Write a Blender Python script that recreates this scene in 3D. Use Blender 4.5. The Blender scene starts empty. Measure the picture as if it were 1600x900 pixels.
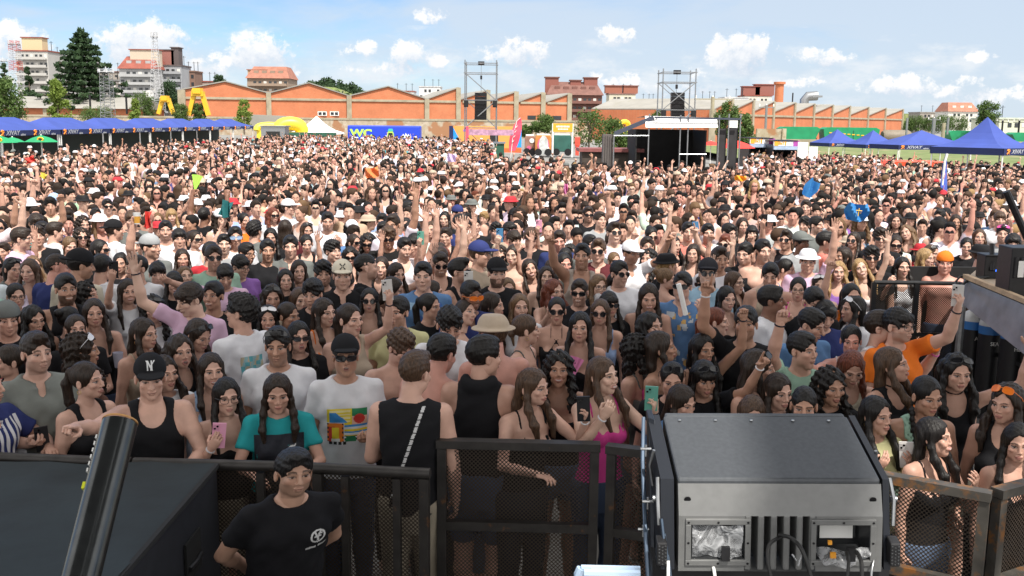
import bpy, math, random
import numpy as np
from mathutils import Vector, Matrix, Euler
from mathutils.bvhtree import BVHTree
R = math.radians
SC = bpy.context.scene
COL = SC.collection
random.seed(11)
rng = np.random.default_rng(11)
# ------------------------------------------------------------------ camera
CAM_Z = 3.05
FPX = 1555.0                      # focal length in photo pixels (1600 wide)
PITCH, ROLL = R(9.5), R(0.63)
cam_d = bpy.data.cameras.new('camera'); cam = bpy.data.objects.new('camera', cam_d); COL.objects.link(cam)
cam_d.sensor_width = 36.0; cam_d.lens = 36.0 * FPX / 1600.0
cam_d.clip_start = 0.05; cam_d.clip_end = 6000
_f = Vector((0, math.cos(PITCH), -math.sin(PITCH)))
_u0 = Vector((0, math.sin(PITCH), math.cos(PITCH))); _r0 = Vector((1, 0, 0))
_r = _r0 * math.cos(ROLL) + _u0 * math.sin(ROLL)
_u = _u0 * math.cos(ROLL) - _r0 * math.sin(ROLL)
cam.matrix_world = Matrix(((_r.x, _u.x, -_f.x, 0), (_r.y, _u.y, -_f.y, 0), (_r.z, _u.z, -_f.z, CAM_Z), (0, 0, 0, 1)))
SC.camera = cam
def ray(px, py):
 return _f + _r * ((px - 800) / FPX) + _u * ((450 - py) / FPX)
def at_y(px, py, Y):
 d = ray(px, py); t = Y / d.y
 return Vector((d.x * t, Y, CAM_Z + d.z * t))
def at_z(px, py, Z):
 d = ray(px, py); t = (Z - CAM_Z) / d.z
 return Vector((d.x * t, d.y * t, Z))
def to_px(p):
 v = Vector(p) - Vector((0, 0, CAM_Z)); d = v.dot(_f)
 return 800 + FPX * v.dot(_r) / d, 450 - FPX * v.dot(_u) / d
# ------------------------------------------------------------------ sun and sky
SUN_EL, SUN_AZ = R(57), R(28)      # the sun stands behind the camera, to the right
sun_dir = Vector((math.sin(SUN_AZ) * math.cos(SUN_EL), -math.cos(SUN_AZ) * math.cos(SUN_EL), math.sin(SUN_EL)))
sd = bpy.data.lights.new('sun', 'SUN'); sd.energy = 4.7; sd.angle = R(0.5); sd.color = (1.0, 0.95, 0.87)
so = bpy.data.objects.new('sun', sd); COL.objects.link(so)
so.rotation_euler = sun_dir.to_track_quat('Z', 'Y').to_euler()
W = bpy.data.worlds.new('World'); SC.world = W; W.use_nodes = True
def build_sky():
 nt = W.node_tree; nt.nodes.clear(); N = nt.nodes.new; L = nt.links.new
 out = N('ShaderNodeOutputWorld'); bg = N('ShaderNodeBackground'); L(bg.outputs[0], out.inputs[0])
 bg.inputs[1].default_value = SKY_STRENGTH
 sky = N('ShaderNodeTexSky'); sky.sky_type = 'NISHITA'; sky.sun_disc = False
 sky.sun_elevation = SUN_EL; sky.sun_rotation = R(180) - SUN_AZ
 sky.air_density = 1.0; sky.dust_density = 0.35; sky.ozone_density = 1.6; sky.altitude = 800
 tc = N('ShaderNodeTexCoord')
 def math_(op, a, b=None, c=None, clamp=False):
  n = N('ShaderNodeMath'); n.operation = op; n.use_clamp = clamp
  for i, v in enumerate((a, b, c)):
   if v is None: continue
   if hasattr(v, 'is_output') or isinstance(v, bpy.types.NodeSocket): L(v, n.inputs[i])
   else: n.inputs[i].default_value = v
  return n.outputs[0]
 sep = N('ShaderNodeSeparateXYZ'); L(tc.outputs['Generated'], sep.inputs[0])
 x, y, z = sep.outputs
 az = math_('ARCTAN2', x, y)                     # azimuth from the camera's heading, to the right
 el = math_('ARCSINE', z)
 com = N('ShaderNodeCombineXYZ'); L(az, com.inputs[0]); L(math_('MULTIPLY', el, 1.0), com.inputs[1])
 # noise that gives the cumulus heaps their cauliflower edge
 n1 = N('ShaderNodeTexNoise'); n1.inputs['Scale'].default_value = 60; n1.inputs['Detail'].default_value = 6; n1.inputs['Roughness'].default_value = 0.68
 L(com.outputs[0], n1.inputs['Vector'])
 n2 = N('ShaderNodeTexNoise'); n2.inputs['Scale'].default_value = 14; n2.inputs['Detail'].default_value = 6; n2.inputs['Roughness'].default_value = 0.55
 L(com.outputs[0], n2.inputs['Vector'])
 def vm(op, a, b=None, c=None):
  n = N('ShaderNodeVectorMath'); n.operation = op
  for i, v in enumerate((a, b, c)):
   if v is None: continue
   if isinstance(v, bpy.types.NodeSocket): L(v, n.inputs[i])
   else: n.inputs[i].default_value = v
  return n.outputs['Value'] if op in ('DOT_PRODUCT', 'LENGTH') else n.outputs[0]
 up_ = vm('ADD', com.outputs[0], (-.004, .011, 0))
 acc = acc_up = None
 for (px, py, hw, hh, dens) in CLOUDS:
  d = ray(px, py).normalized(); a0 = math.atan2(d.x, d.y); e0 = math.asin(d.z)
  k = (FPX / hw, FPX / hh, 0); t0 = (-a0 * k[0], -e0 * k[1], 0)
  for which in (0, 1):
   v = vm('MULTIPLY_ADD', up_ if which else com.outputs[0], k, t0)
   m = math_('MULTIPLY_ADD', vm('DOT_PRODUCT', v, v), -dens, 1.25 * dens)
   if which: acc_up = m if acc_up is None else math_('MAXIMUM', acc_up, m)
   else: acc = m if acc is None else math_('MAXIMUM', acc, m)
 shade = math_('MULTIPLY', math_('SUBTRACT', math_('MAXIMUM', acc, -1.0), math_('MAXIMUM', acc_up, -1.0)), 0.55)
 nn = math_('MULTIPLY', math_('SUBTRACT', n1.outputs['Fac'], 0.5), 6.5)
 nn2 = math_('MULTIPLY', math_('SUBTRACT', n2.outputs['Fac'], 0.5), 3.6)
 f = math_('ADD', math_('ADD', math_('MULTIPLY', acc, 1.35), nn), nn2)
 mr = N('ShaderNodeMapRange'); mr.interpolation_type = 'SMOOTHSTEP'; L(f, mr.inputs[0]); mr.inputs[1].default_value = 0.1; mr.inputs[2].default_value = 1.35
 cum = math_('MULTIPLY', mr.outputs[0], 0.93)
 # a low bank of small cumulus along the horizon
 mpb = N('ShaderNodeMapping'); L(com.outputs[0], mpb.inputs[0]); mpb.inputs['Scale'].default_value = (1.0, 2.4, 1)
 n3 = N('ShaderNodeTexNoise'); n3.inputs['Scale'].default_value = 17; n3.inputs['Detail'].default_value = 8; n3.inputs['Roughness'].default_value = 0.6
 L(mpb.outputs[0], n3.inputs['Vector'])
 band = math_('SUBTRACT', 1.0, math_('ABSOLUTE', math_('DIVIDE', math_('SUBTRACT', el, R(2.6)), R(2.6))), clamp=True)
 mr3 = N('ShaderNodeMapRange'); mr3.interpolation_type = 'SMOOTHSTEP'; L(math_('ADD', n3.outputs['Fac'], math_('MULTIPLY', band, 0.16)), mr3.inputs[0]); mr3.inputs[1].default_value = 0.56; mr3.inputs[2].default_value = 0.80
 bank = math_('MULTIPLY', math_('MULTIPLY', mr3.outputs[0], 0.72), math_('GREATER_THAN', band, 0.0))
 # high thin veil (cirrostratus), thicker to the right, in streaks
 mpv = N('ShaderNodeMapping'); L(com.outputs[0], mpv.inputs[0]); mpv.inputs['Scale'].default_value = (1.0, 4.5, 1); mpv.inputs['Rotation'].default_value = (0, 0, R(4))
 n4 = N('ShaderNodeTexNoise'); n4.inputs['Scale'].default_value = 4.2; n4.inputs['Detail'].default_value = 7; n4.inputs['Roughness'].default_value = 0.55; n4.inputs['Distortion'].default_value = 0.4
 L(mpv.outputs[0], n4.inputs['Vector'])
 side = N('ShaderNodeMapRange'); L(az, side.inputs[0]); side.inputs[1].default_value = -0.50; side.inputs[2].default_value = 0.25; side.inputs[3].default_value = 0.03; side.inputs[4].default_value = 0.36
 # fades out again above the veil's upper edge
 top = N('ShaderNodeMapRange'); L(math_('ADD', el, math_('MULTIPLY', az, 0.0)), top.inputs[0]); top.inputs[1].default_value = R(6.0); top.inputs[2].default_value = R(7.8); top.inputs[3].default_value = 0.0; top.inputs[4].default_value = -0.20
 vv = math_('ADD', math_('ADD', n4.outputs['Fac'], side.outputs[0]), top.outputs[0])
 mr4 = N('ShaderNodeMapRange'); mr4.interpolation_type = 'SMOOTHSTEP'; L(vv, mr4.inputs[0]); mr4.inputs[1].default_value = 0.44; mr4.inputs[2].default_value = 0.80; mr4.inputs[4].default_value = 0.86
 def mix(fac, a, b):
  n = N('ShaderNodeMix'); n.data_type = 'RGBA'
  L(fac, n.inputs[0])
  for s, v in ((n.inputs[6], a), (n.inputs[7], b)):
   if isinstance(v, bpy.types.NodeSocket): L(v, s)
   else: s.default_value = (*v, 1)
  return n.outputs[2]
 hsv = N('ShaderNodeHueSaturation'); hsv.inputs['Saturation'].default_value = 1.08; hsv.inputs['Value'].default_value = SKY_GAIN; L(sky.outputs[0], hsv.inputs['Color'])
 tint = N('ShaderNodeMix'); tint.data_type = 'RGBA'; tint.blend_type = 'MULTIPLY'; tint.inputs[0].default_value = 1; L(hsv.outputs[0], tint.inputs[6]); tint.inputs[7].default_value = (.76, .90, 1.10, 1)
 c = mix(mr4.outputs[0], tint.outputs[2], tuple(CLOUD_V * k for k in (0.68, 0.78, 0.90)))
 c = mix(bank, c, tuple(CLOUD_V * k for k in (0.90, 0.94, 0.98)))
 # cumulus: bright tops, grey-blue undersides
 mr5 = N('ShaderNodeMapRange'); L(math_('ADD', shade, math_('MULTIPLY', nn, 0.35)), mr5.inputs[0]); mr5.inputs[1].default_value = -0.55; mr5.inputs[2].default_value = 0.65
 cc = mix(mr5.outputs[0], tuple(CLOUD_V * k for k in (0.62, 0.72, 0.86)), tuple(CLOUD_V * k for k in (1.12, 1.10, 1.08)))
 c = mix(cum, c, cc)
 # bright veil added to the unseen sky overhead and sunwards, to lift the shade
 fill_veil = N('ShaderNodeMapRange'); fill_veil.interpolation_type = 'SMOOTHSTEP'; L(math_('MULTIPLY_ADD', y, -0.8, z), fill_veil.inputs[0]); fill_veil.inputs[1].default_value = -0.25; fill_veil.inputs[2].default_value = 0.55; fill_veil.inputs[4].default_value = 0.9
 c = mix(fill_veil.outputs[0], c, tuple(BACK_FILL_V * k for k in (1.0, 0.97, 0.93)))
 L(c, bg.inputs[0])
W.cycles.sampling_method = 'MANUAL'; W.cycles.sample_map_resolution = 256
SKY_STRENGTH = 0.13
SKY_GAIN = 0.78
CLOUD_V = 6.0
BACK_FILL_V = 10.0
CLOUDS = [(222, 66, 62, 34, 1.1), (262, 88, 45, 14, .7), (15, 70, 45, 30, 1.0), (404, 80, 46, 28, 1.0), (430, 110, 40, 14, .7),
   (560, 76, 30, 12, .85), (635, 84, 34, 20, .8), (676, 96, 20, 10, .7), (676, 27, 30, 14, .85), (805, 82, 52, 24, .85),
   (962, 55, 36, 16, .85), (1152, 84, 46, 34, 1.15), (1285, 88, 40, 12, .75), (1400, 134, 50, 16, .8), (1530, 89, 22, 8, .75),
   (1245, 128, 34, 10, .7), (1080, 128, 40, 20, .7), (1515, 128, 30, 9, .65), (1570, 152, 60, 16, .75), (1480, 140, 30, 10, .6), (330, 100, 60, 16, .55), (980, 132, 60, 18, .5), (600, 108, 70, 14, .5)]
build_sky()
SC.view_settings.view_transform = 'Standard'; SC.view_settings.look = 'None'
SC.view_settings.exposure = 0.36; SC.view_settings.gamma = 1.0; SC.view_settings.use_curve_mapping = False
SC.render.engine = 'CYCLES'
SC.cycles.max_bounces = 5; SC.cycles.diffuse_bounces = 3; SC.cycles.glossy_bounces = 2; SC.cycles.transparent_max_bounces = 12
SC.cycles.transmission_bounces = 2; SC.cycles.caustics_reflective = False; SC.cycles.caustics_refractive = False
SC.cycles.use_denoising = True
# ------------------------------------------------------------------ materials
def mat(name, color=(.5, .5, .5), rough=.6, metal=0., var=.12, vscale=6., spec=.5, bump=0., bscale=40., objcol=False, paint=False,
  emit=None, dirt=None, coat=0.):
 m = bpy.data.materials.new(name); m.use_nodes = True
 nt = m.node_tree; b = nt.nodes['Principled BSDF']; N = nt.nodes.new; L = nt.links.new
 b.inputs['Roughness'].default_value = rough; b.inputs['Metallic'].default_value = metal
 b.inputs['Specular IOR Level'].default_value = spec
 if coat: b.inputs['Coat Weight'].default_value = coat; b.inputs['Coat Roughness'].default_value = .15
 tc = N('ShaderNodeTexCoord')
 if objcol:
  src = N('ShaderNodeObjectInfo').outputs['Color']
 else:
  rgb = N('ShaderNodeRGB'); rgb.outputs[0].default_value = (*color, 1); src = rgb.outputs[0]
 if paint:                                   # painted details carried by the mesh (lips, brows, irises, prints)
  at = N('ShaderNodeAttribute'); at.attribute_name = 'paint'
  mx = N('ShaderNodeMix'); mx.data_type = 'RGBA'; L(at.outputs['Alpha'], mx.inputs[0]); L(src, mx.inputs[6]); L(at.outputs['Color'], mx.inputs[7])
  src = mx.outputs[2]
 if var:
  n = N('ShaderNodeTexNoise'); n.inputs['Scale'].default_value = vscale; n.inputs['Detail'].default_value = 5
  L(tc.outputs['Object'], n.inputs['Vector'])
  mr = N('ShaderNodeMapRange'); L(n.outputs['Fac'], mr.inputs[0]); mr.inputs[1].default_value = .3; mr.inputs[2].default_value = .7
  mr.inputs[3].default_value = 1 - var; mr.inputs[4].default_value = 1 + var
  v = N('ShaderNodeVectorMath'); v.operation = 'SCALE'; L(src, v.inputs[0]); L(mr.outputs[0], v.inputs['Scale'])
  src = v.outputs[0]
 if dirt:
  n = N('ShaderNodeTexNoise'); n.inputs['Scale'].default_value = dirt[1]; n.inputs['Detail'].default_value = 8; n.inputs['Roughness'].default_value = .7
  L(tc.outputs['Object'], n.inputs['Vector'])
  mr = N('ShaderNodeMapRange'); L(n.outputs['Fac'], mr.inputs[0]); mr.inputs[1].default_value = dirt[2]; mr.inputs[2].default_value = dirt[2] + .12
  mx = N('ShaderNodeMix'); mx.data_type = 'RGBA'; L(mr.outputs[0], mx.inputs[0]); L(src, mx.inputs[6]); mx.inputs[7].default_value = (*dirt[0], 1)
  src = mx.outputs[2]
 L(src, b.inputs['Base Color'])
 if emit: b.inputs['Emission Color'].default_value = (*emit[0], 1); b.inputs['Emission Strength'].default_value = emit[1]
 if bump:
  n = N('ShaderNodeTexNoise'); n.inputs['Scale'].default_value = bscale; n.inputs['Detail'].default_value = 4
  L(tc.outputs['Object'], n.inputs['Vector'])
  bp = N('ShaderNodeBump'); bp.inputs['Strength'].default_value = bump; bp.inputs['Distance'].default_value = .02
  L(n.outputs['Fac'], bp.inputs['Height']); L(bp.outputs[0], b.inputs['Normal'])
 return m
def hair_mat():
 m = mat('hair', objcol=True, rough=.42, var=.0, spec=.3)
 nt = m.node_tree; b = nt.nodes['Principled BSDF']; N = nt.nodes.new; L = nt.links.new
 tc = N('ShaderNodeTexCoord'); mp = N('ShaderNodeMapping'); mp.inputs['Scale'].default_value = (150, 150, 9); L(tc.outputs['Object'], mp.inputs[0])
 n = N('ShaderNodeTexNoise'); n.inputs['Scale'].default_value = 1; n.inputs['Detail'].default_value = 3; L(mp.outputs[0], n.inputs['Vector'])
 bp = N('ShaderNodeBump'); bp.inputs['Strength'].default_value = .7; bp.inputs['Distance'].default_value = .006; L(n.outputs['Fac'], bp.inputs['Height']); L(bp.outputs[0], b.inputs['Normal'])
 mr = N('ShaderNodeMapRange'); L(n.outputs['Fac'], mr.inputs[0]); mr.inputs[1].default_value = .3; mr.inputs[2].default_value = .7; mr.inputs[3].default_value = .40; mr.inputs[4].default_value = 1.8
 src = b.inputs['Base Color'].links[0].from_socket
 v = N('ShaderNodeVectorMath'); v.operation = 'SCALE'; L(src, v.inputs[0]); L(mr.outputs[0], v.inputs['Scale']); L(v.outputs[0], b.inputs['Base Color'])
 return m
M = {}
M['skin'] = mat('skin', objcol=True, paint=True, rough=.50, var=.13, vscale=11, spec=.42, bump=.10, bscale=260)
M['hair'] = hair_mat()
M['print'] = mat('printed_cloth', objcol=True, paint=True, rough=.85, var=.08, vscale=9, spec=.2, bump=.25, bscale=16)
M['cloth'] = mat('cloth', objcol=True, rough=.85, var=.08, vscale=9, spec=.2, bump=.25, bscale=16)
M['gloss'] = mat('gloss', objcol=True, rough=.18, var=.0, spec=.6)
M['crowd'] = mat('crowd_cloth_and_skin', objcol=True, paint=True, rough=.7, var=.0, spec=.2)
# ------------------------------------------------------------------ mesh helpers
def mesh_np(name, V, F, smooth=True, mats=(), fmat=None, paint=None):
 """V (n,3); F = list of index arrays (all quads / all tris) or (m,4) array."""
 me = bpy.data.meshes.new(name)
 V = np.asarray(V, np.float32)
 if isinstance(F, np.ndarray): F = [F]
 F = [f for f in F if len(f)]
 nl = sum(f.size for f in F); npoly = sum(len(f) for f in F)
 me.vertices.add(len(V)); me.vertices.foreach_set('co', V.ravel())
 me.loops.add(nl); me.polygons.add(npoly)
 me.loops.foreach_set('vertex_index', np.concatenate([f.ravel() for f in F]).astype(np.int32))
 tot = np.concatenate([np.full(len(f), f.shape[1], np.int32) for f in F])
 me.polygons.foreach_set('loop_start', (np.cumsum(tot) - tot).astype(np.int32))
 me.polygons.foreach_set('use_smooth', np.full(npoly, smooth))
 if fmat is not None: me.polygons.foreach_set('material_index', np.asarray(fmat, np.int32))
 for m in mats: me.materials.append(m)
 if paint is not None:
  a = me.attributes.new('paint', 'FLOAT_COLOR', 'POINT'); a.data.foreach_set('color', np.asarray(paint, np.float32).ravel())
 me.update(calc_edges=True)
 return me
def link(name, me, parent=None, color=None, loc=None, rot=None, scale=None):
 o = bpy.data.objects.new(name, me); COL.objects.link(o)
 if parent is not None: o.parent = parent
 if color is not None: o.color = (*color, 1)
 if loc is not None: o.location = loc
 if rot is not None: o.rotation_euler = rot
 if scale is not None: o.scale = scale
 return o
def tag(o, label=None, cat=None, group=None, kind=None):
 if label: o['label'] = label
 if cat: o['category'] = cat
 if group: o['group'] = group
 if kind: o['kind'] = kind
 return o
def empty(name, loc=(0, 0, 0), rz=0., label=None, cat=None, group=None):
 o = bpy.data.objects.new(name, None); COL.objects.link(o); o.location = loc; o.rotation_euler = (0, 0, rz)
 return tag(o, label, cat, group)
class MB:
 """Collects primitives into one mesh."""
 def __init__(s): s.v = []; s.f = []; s.m = []; s.cm = 0
 def _add(s, vs, fs):
  o = len(s.v); s.v += [tuple(v) for v in vs]; s.f += [tuple(i + o for i in f) for f in fs]; s.m += [s.cm] * len(fs)
 def box(s, c, d, rot=None):
  x, y, z = (k / 2 for k in d); c = Vector(c)
  vs = [Vector(p) for p in ((-x, -y, -z), (x, -y, -z), (x, y, -z), (-x, y, -z), (-x, -y, z), (x, -y, z), (x, y, z), (-x, y, z))]
  if rot is not None:
   if not isinstance(rot, Matrix): rot = Euler(rot).to_matrix()
   vs = [rot @ v for v in vs]
  s._add([v + c for v in vs], [(0, 3, 2, 1), (4, 5, 6, 7), (0, 1, 5, 4), (1, 2, 6, 5), (2, 3, 7, 6), (3, 0, 4, 7)]); return s
 def bar(s, a, b, w, h=None, up=(0, 0, 1)):
  a = Vector(a); b = Vector(b); d = (b - a); h = h or w
  z = d.normalized(); u = Vector(up)
  if abs(z.dot(u)) > .98: u = Vector((0, 1, 0))
  x = u.cross(z).normalized(); y = z.cross(x)
  s.box((a + b) / 2, (w, h, d.length), Matrix((x, y, z)).transposed()); return s
 def tube(s, pts, r, n=8, caps=True, r2=None):
  pts = [Vector(p) for p in pts]; k = len(pts); rings = []
  prev = None
  for i, p in enumerate(pts):
   t = (pts[min(i + 1, k - 1)] - pts[max(i - 1, 0)]).normalized()
   if prev is None:
    u = Vector((0, 0, 1)) if abs(t.z) < .9 else Vector((0, 1, 0)); x = u.cross(t).normalized()
   else: x = (prev - t * prev.dot(t)).normalized()
   prev = x; y = t.cross(x)
   rr = r if r2 is None else r + (r2 - r) * i / (k - 1)
   if isinstance(r, (list, tuple)): rr = r[i]
   rings.append([p + (x * math.cos(a) + y * math.sin(a)) * rr for a in (2 * math.pi * j / n for j in range(n))])
  vs = [v for ring in rings for v in ring]; fs = []
  for i in range(k - 1):
   for j in range(n): fs.append((i * n + j, i * n + (j + 1) % n, (i + 1) * n + (j + 1) % n, (i + 1) * n + j))
  if caps: fs.append(tuple(reversed(range(n)))); fs.append(tuple((k - 1) * n + j for j in range(n)))
  s._add(vs, fs); return s
 def lathe(s, c, prof, n=20, axis=(0, 0, 1)):
  """prof: (radius, height) list, closed at the ends if radius is 0."""
  c = Vector(c); z = Vector(axis).normalized(); u = Vector((1, 0, 0)) if abs(z.x) < .9 else Vector((0, 1, 0)); x = u.cross(z).normalized(); y = z.cross(x)
  vs = []; fs = []
  for (r_, h_) in prof:
   for j in range(n):
    a = 2 * math.pi * j / n; vs.append(c + z * h_ + (x * math.cos(a) + y * math.sin(a)) * max(r_, 1e-4))
  for i in range(len(prof) - 1):
   for j in range(n): fs.append((i * n + j, i * n + (j + 1) % n, (i + 1) * n + (j + 1) % n, (i + 1) * n + j))
  s._add(vs, fs); return s
 def poly(s, vs, fs): s._add(vs, fs); return s
 def prism(s, outline, y0, y1):
  """outline in (x,z), extruded from y0 to y1."""
  n = len(outline); vs = [(x, y0, z) for x, z in outline] + [(x, y1, z) for x, z in outline]
  fs = [tuple(range(n)), tuple(reversed(range(n, 2 * n)))] + [(i, i + n, (i + 1) % n + n, (i + 1) % n) for i in range(n)]
  s._add(vs, fs); return s
 def build(s, name, mats, parent=None, smooth=False, bevel=0., auto=True, **kw):
  me = bpy.data.meshes.new(name); me.from_pydata(s.v, [], s.f)
  if not isinstance(mats, (list, tuple)): mats = [mats]
  for m in mats: me.materials.append(m)
  me.polygons.foreach_set('material_index', s.m)
  if smooth: me.polygons.foreach_set('use_smooth', [True] * len(s.f))
  me.update(); o = link(name, me, parent, **kw)
  if smooth and auto:
   try: me.set_sharp_from_angle(angle=R(40))
   except Exception: pass
  if bevel:
   b = o.modifiers.new('bevel', 'BEVEL'); b.width = bevel; b.segments = 2; b.limit_method = 'ANGLE'; b.angle_limit = R(35)
  return o
def text_obj(name, s, size, m, parent=None, loc=(0, 0, 0), rot=(R(90), 0, 0), ext=.001, sx=1., shear=0., align='CENTER', bold=0.):
 cu = bpy.data.curves.new(name, 'FONT'); cu.body = s; cu.size = size; cu.extrude = ext; cu.align_x = align; cu.align_y = 'CENTER'; cu.shear = shear; cu.offset = bold
 cu.materials.append(m); o = bpy.data.objects.new(name, cu); COL.objects.link(o); o.location = loc; o.rotation_euler = rot; o.scale = (sx, 1, 1)
 if parent is not None: o.parent = parent
 TEXTS.append(o)
 return o
TEXTS = []
# ------------------------------------------------------------------ signed distance modelling
class Field:
 def __init__(s, lo, hi, h):
  s.h = h; s.lo = np.array(lo, np.float32); n = np.ceil((np.array(hi) - s.lo) / h).astype(int) + 1
  s.n = n; s.ax = [s.lo[i] + np.arange(n[i], dtype=np.float32) * h for i in range(3)]
  s.d = np.full(n, 1e3, np.float32)
 def copy(s):
  c = Field.__new__(Field); c.__dict__.update(s.__dict__); c.d = s.d.copy(); return c
 def blank(s):
  c = Field.__new__(Field); c.__dict__.update(s.__dict__); c.d = np.full(s.n, 1e3, np.float32); return c
 def sl(s, lo, hi):
  r = []
  for i in range(3):
   a = int(max(0, math.floor((lo[i] - s.lo[i]) / s.h))); b = int(min(s.n[i], math.ceil((hi[i] - s.lo[i]) / s.h) + 1))
   if b <= a: return None, None
   r.append(slice(a, b))
  X = s.ax[0][r[0]][:, None, None]; Y = s.ax[1][r[1]][None, :, None]; Z = s.ax[2][r[2]][None, None, :]
  return tuple(r), (X, Y, Z)
 def put(s, sl, d, k, op):
  a = s.d[sl]
  if op == 'u':
   if k <= 0: s.d[sl] = np.minimum(a, d)
   else:
    hh = np.clip(.5 + .5 * (a - d) / k, 0, 1); s.d[sl] = np.where(np.abs(a) > 100, d, a + (d - a) * hh - k * hh * (1 - hh))
  elif op == 's':                         # subtract
   d = -d
   if k <= 0: s.d[sl] = np.maximum(a, d)
   else:
    hh = np.clip(.5 - .5 * (a - d) / k, 0, 1); s.d[sl] = a + (d - a) * hh + k * hh * (1 - hh)
 def ell(s, c, r, k=.015, op='u', R_=None):
  m = max(r) + k + .03; sl, g = s.sl([c[i] - m for i in range(3)], [c[i] + m for i in range(3)])
  if sl is None: return s
  X, Y, Z = g[0] - c[0], g[1] - c[1], g[2] - c[2]
  if R_ is not None:
   R_ = np.array(R_); X, Y, Z = (R_[0, i] * X + R_[1, i] * Y + R_[2, i] * Z for i in range(3))
  k0 = np.sqrt((X / r[0]) ** 2 + (Y / r[1]) ** 2 + (Z / r[2]) ** 2) + 1e-9
  k1 = np.sqrt((X / r[0] ** 2) ** 2 + (Y / r[1] ** 2) ** 2 + (Z / r[2] ** 2) ** 2) + 1e-9
  s.put(sl, (k0 * (k0 - 1) / k1).astype(np.float32), k, op); return s
 def cap(s, a, b, ra, rb=None, k=.015, op='u', flat=None):
  rb = ra if rb is None else rb; a = np.array(a, float); b = np.array(b, float); m = max(ra, rb) + k + .03
  sl, g = s.sl(np.minimum(a, b) - m, np.maximum(a, b) + m)
  if sl is None: return s
  ab = b - a; X, Y, Z = g[0] - a[0], g[1] - a[1], g[2] - a[2]
  t = np.clip((X * ab[0] + Y * ab[1] + Z * ab[2]) / (ab @ ab + 1e-12), 0, 1)
  X, Y, Z = X - t * ab[0], Y - t * ab[1], Z - t * ab[2]
  if flat: X, Y, Z = X / flat[0], Y / flat[1], Z / flat[2]
  d = np.sqrt(X * X + Y * Y + Z * Z) - (ra + (rb - ra) * t)
  s.put(sl, d.astype(np.float32), k, op); return s
 def chain(s, pts, rs, k=.01, op='u', flat=None):
  for i in range(len(pts) - 1): s.cap(pts[i], pts[i + 1], rs[i], rs[i + 1], k, op, flat)
  return s
 def loft(s, prof, k=.02):
  """prof rows: z, a, b, cy"""
  p = np.array(prof); sl, g = s.sl((-.4, -.4, p[0, 0] - .05), (.4, .4, p[-1, 0] + .05))
  if sl is None: return s
  Z = g[2]; zz = np.clip(Z, p[0, 0], p[-1, 0])
  a = np.interp(zz, p[:, 0], p[:, 1]); b = np.interp(zz, p[:, 0], p[:, 2]); cy = np.interp(zz, p[:, 0], p[:, 3])
  q = (np.abs(g[0] / a) ** 2.3 + np.abs((g[1] - cy) / b) ** 2.3) ** (1 / 2.3)
  d = (q - 1) * np.minimum(a, b)
  dz = np.maximum(p[0, 0] - Z, Z - p[-1, 0])
  d = np.maximum(d, dz)
  s.put(sl, d.astype(np.float32), k, 'u'); return s
 def plane(s, p, n, keep='below'):
  """keep the side where (x-p).n < 0"""
  d = (s.ax[0][:, None, None] - p[0]) * n[0] + (s.ax[1][None, :, None] - p[1]) * n[1] + (s.ax[2][None, None, :] - p[2]) * n[2]
  s.d = np.maximum(s.d, d.astype(np.float32)); return s
 def mesh(s):
  return surface_nets(s.d, s.h, s.lo)
def surface_nets(d, h, lo):
 d = np.pad(d, 1, constant_values=1e3); lo = np.asarray(lo) - h
 d = np.clip(d, -h * 3, h * 3)
 sg = d < 0; n = np.array(d.shape) - 1
 cnt = np.zeros(n, np.uint8); pos = np.zeros((*n, 3), np.float32)
 edges = []
 for ax in range(3):
  s0 = [slice(None)] * 3; s1 = [slice(None)] * 3; s0[ax] = slice(0, -1); s1[ax] = slice(1, None)
  e = sg[tuple(s0)] != sg[tuple(s1)]
  idx = np.argwhere(e)
  if len(idx) == 0: continue
  i0 = tuple(idx.T); j = idx.copy(); j[:, ax] += 1
  a = d[i0]; b = d[tuple(j.T)]; t = a / (a - b)
  p = idx.astype(np.float32); p[:, ax] += t
  o = [k for k in range(3) if k != ax]
  for da in (0, -1):
   for db in (0, -1):
    c = idx.copy(); c[:, o[0]] += da; c[:, o[1]] += db
    ok = np.all((c >= 0) & (c < n), axis=1); cc = tuple(c[ok].T)
    np.add.at(cnt, cc, 1)
    for k in range(3): np.add.at(pos[..., k], cc, p[ok, k])
  edges.append((ax, idx, sg[i0]))
 act = np.argwhere(cnt > 0)
 if len(act) == 0: return np.zeros((0, 3), np.float32), np.zeros((0, 4), np.int32)
 ids = np.full(n, -1, np.int64); at = tuple(act.T); ids[at] = np.arange(len(act))
 V = pos[at] / cnt[at][:, None] * h + lo
 F = []
 for ax, idx, s in edges:
  o = [k for k in range(3) if k != ax]
  if ax == 1: o = o[::-1]
  q = []
  for da, db in ((-1, -1), (0, -1), (0, 0), (-1, 0)):
   c = idx.copy(); c[:, o[0]] += da; c[:, o[1]] += db; c = np.clip(c, 0, n - 1); q.append(ids[tuple(c.T)])
  q = np.stack(q, 1); q[~s] = q[~s][:, ::-1]
  F.append(q[(q >= 0).all(1)])
 return V.astype(np.float32), np.concatenate(F).astype(np.int32)
def join_np(parts):
 """parts: (V, F, paint) -> joined"""
 V = []; F = []; P = []; o = 0
 for v, f, p in parts:
  V.append(v); F.append(f + o); P.append(np.zeros((len(v), 4), np.float32) if p is None else p); o += len(v)
 return np.concatenate(V), np.concatenate(F), np.concatenate(P)
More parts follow.
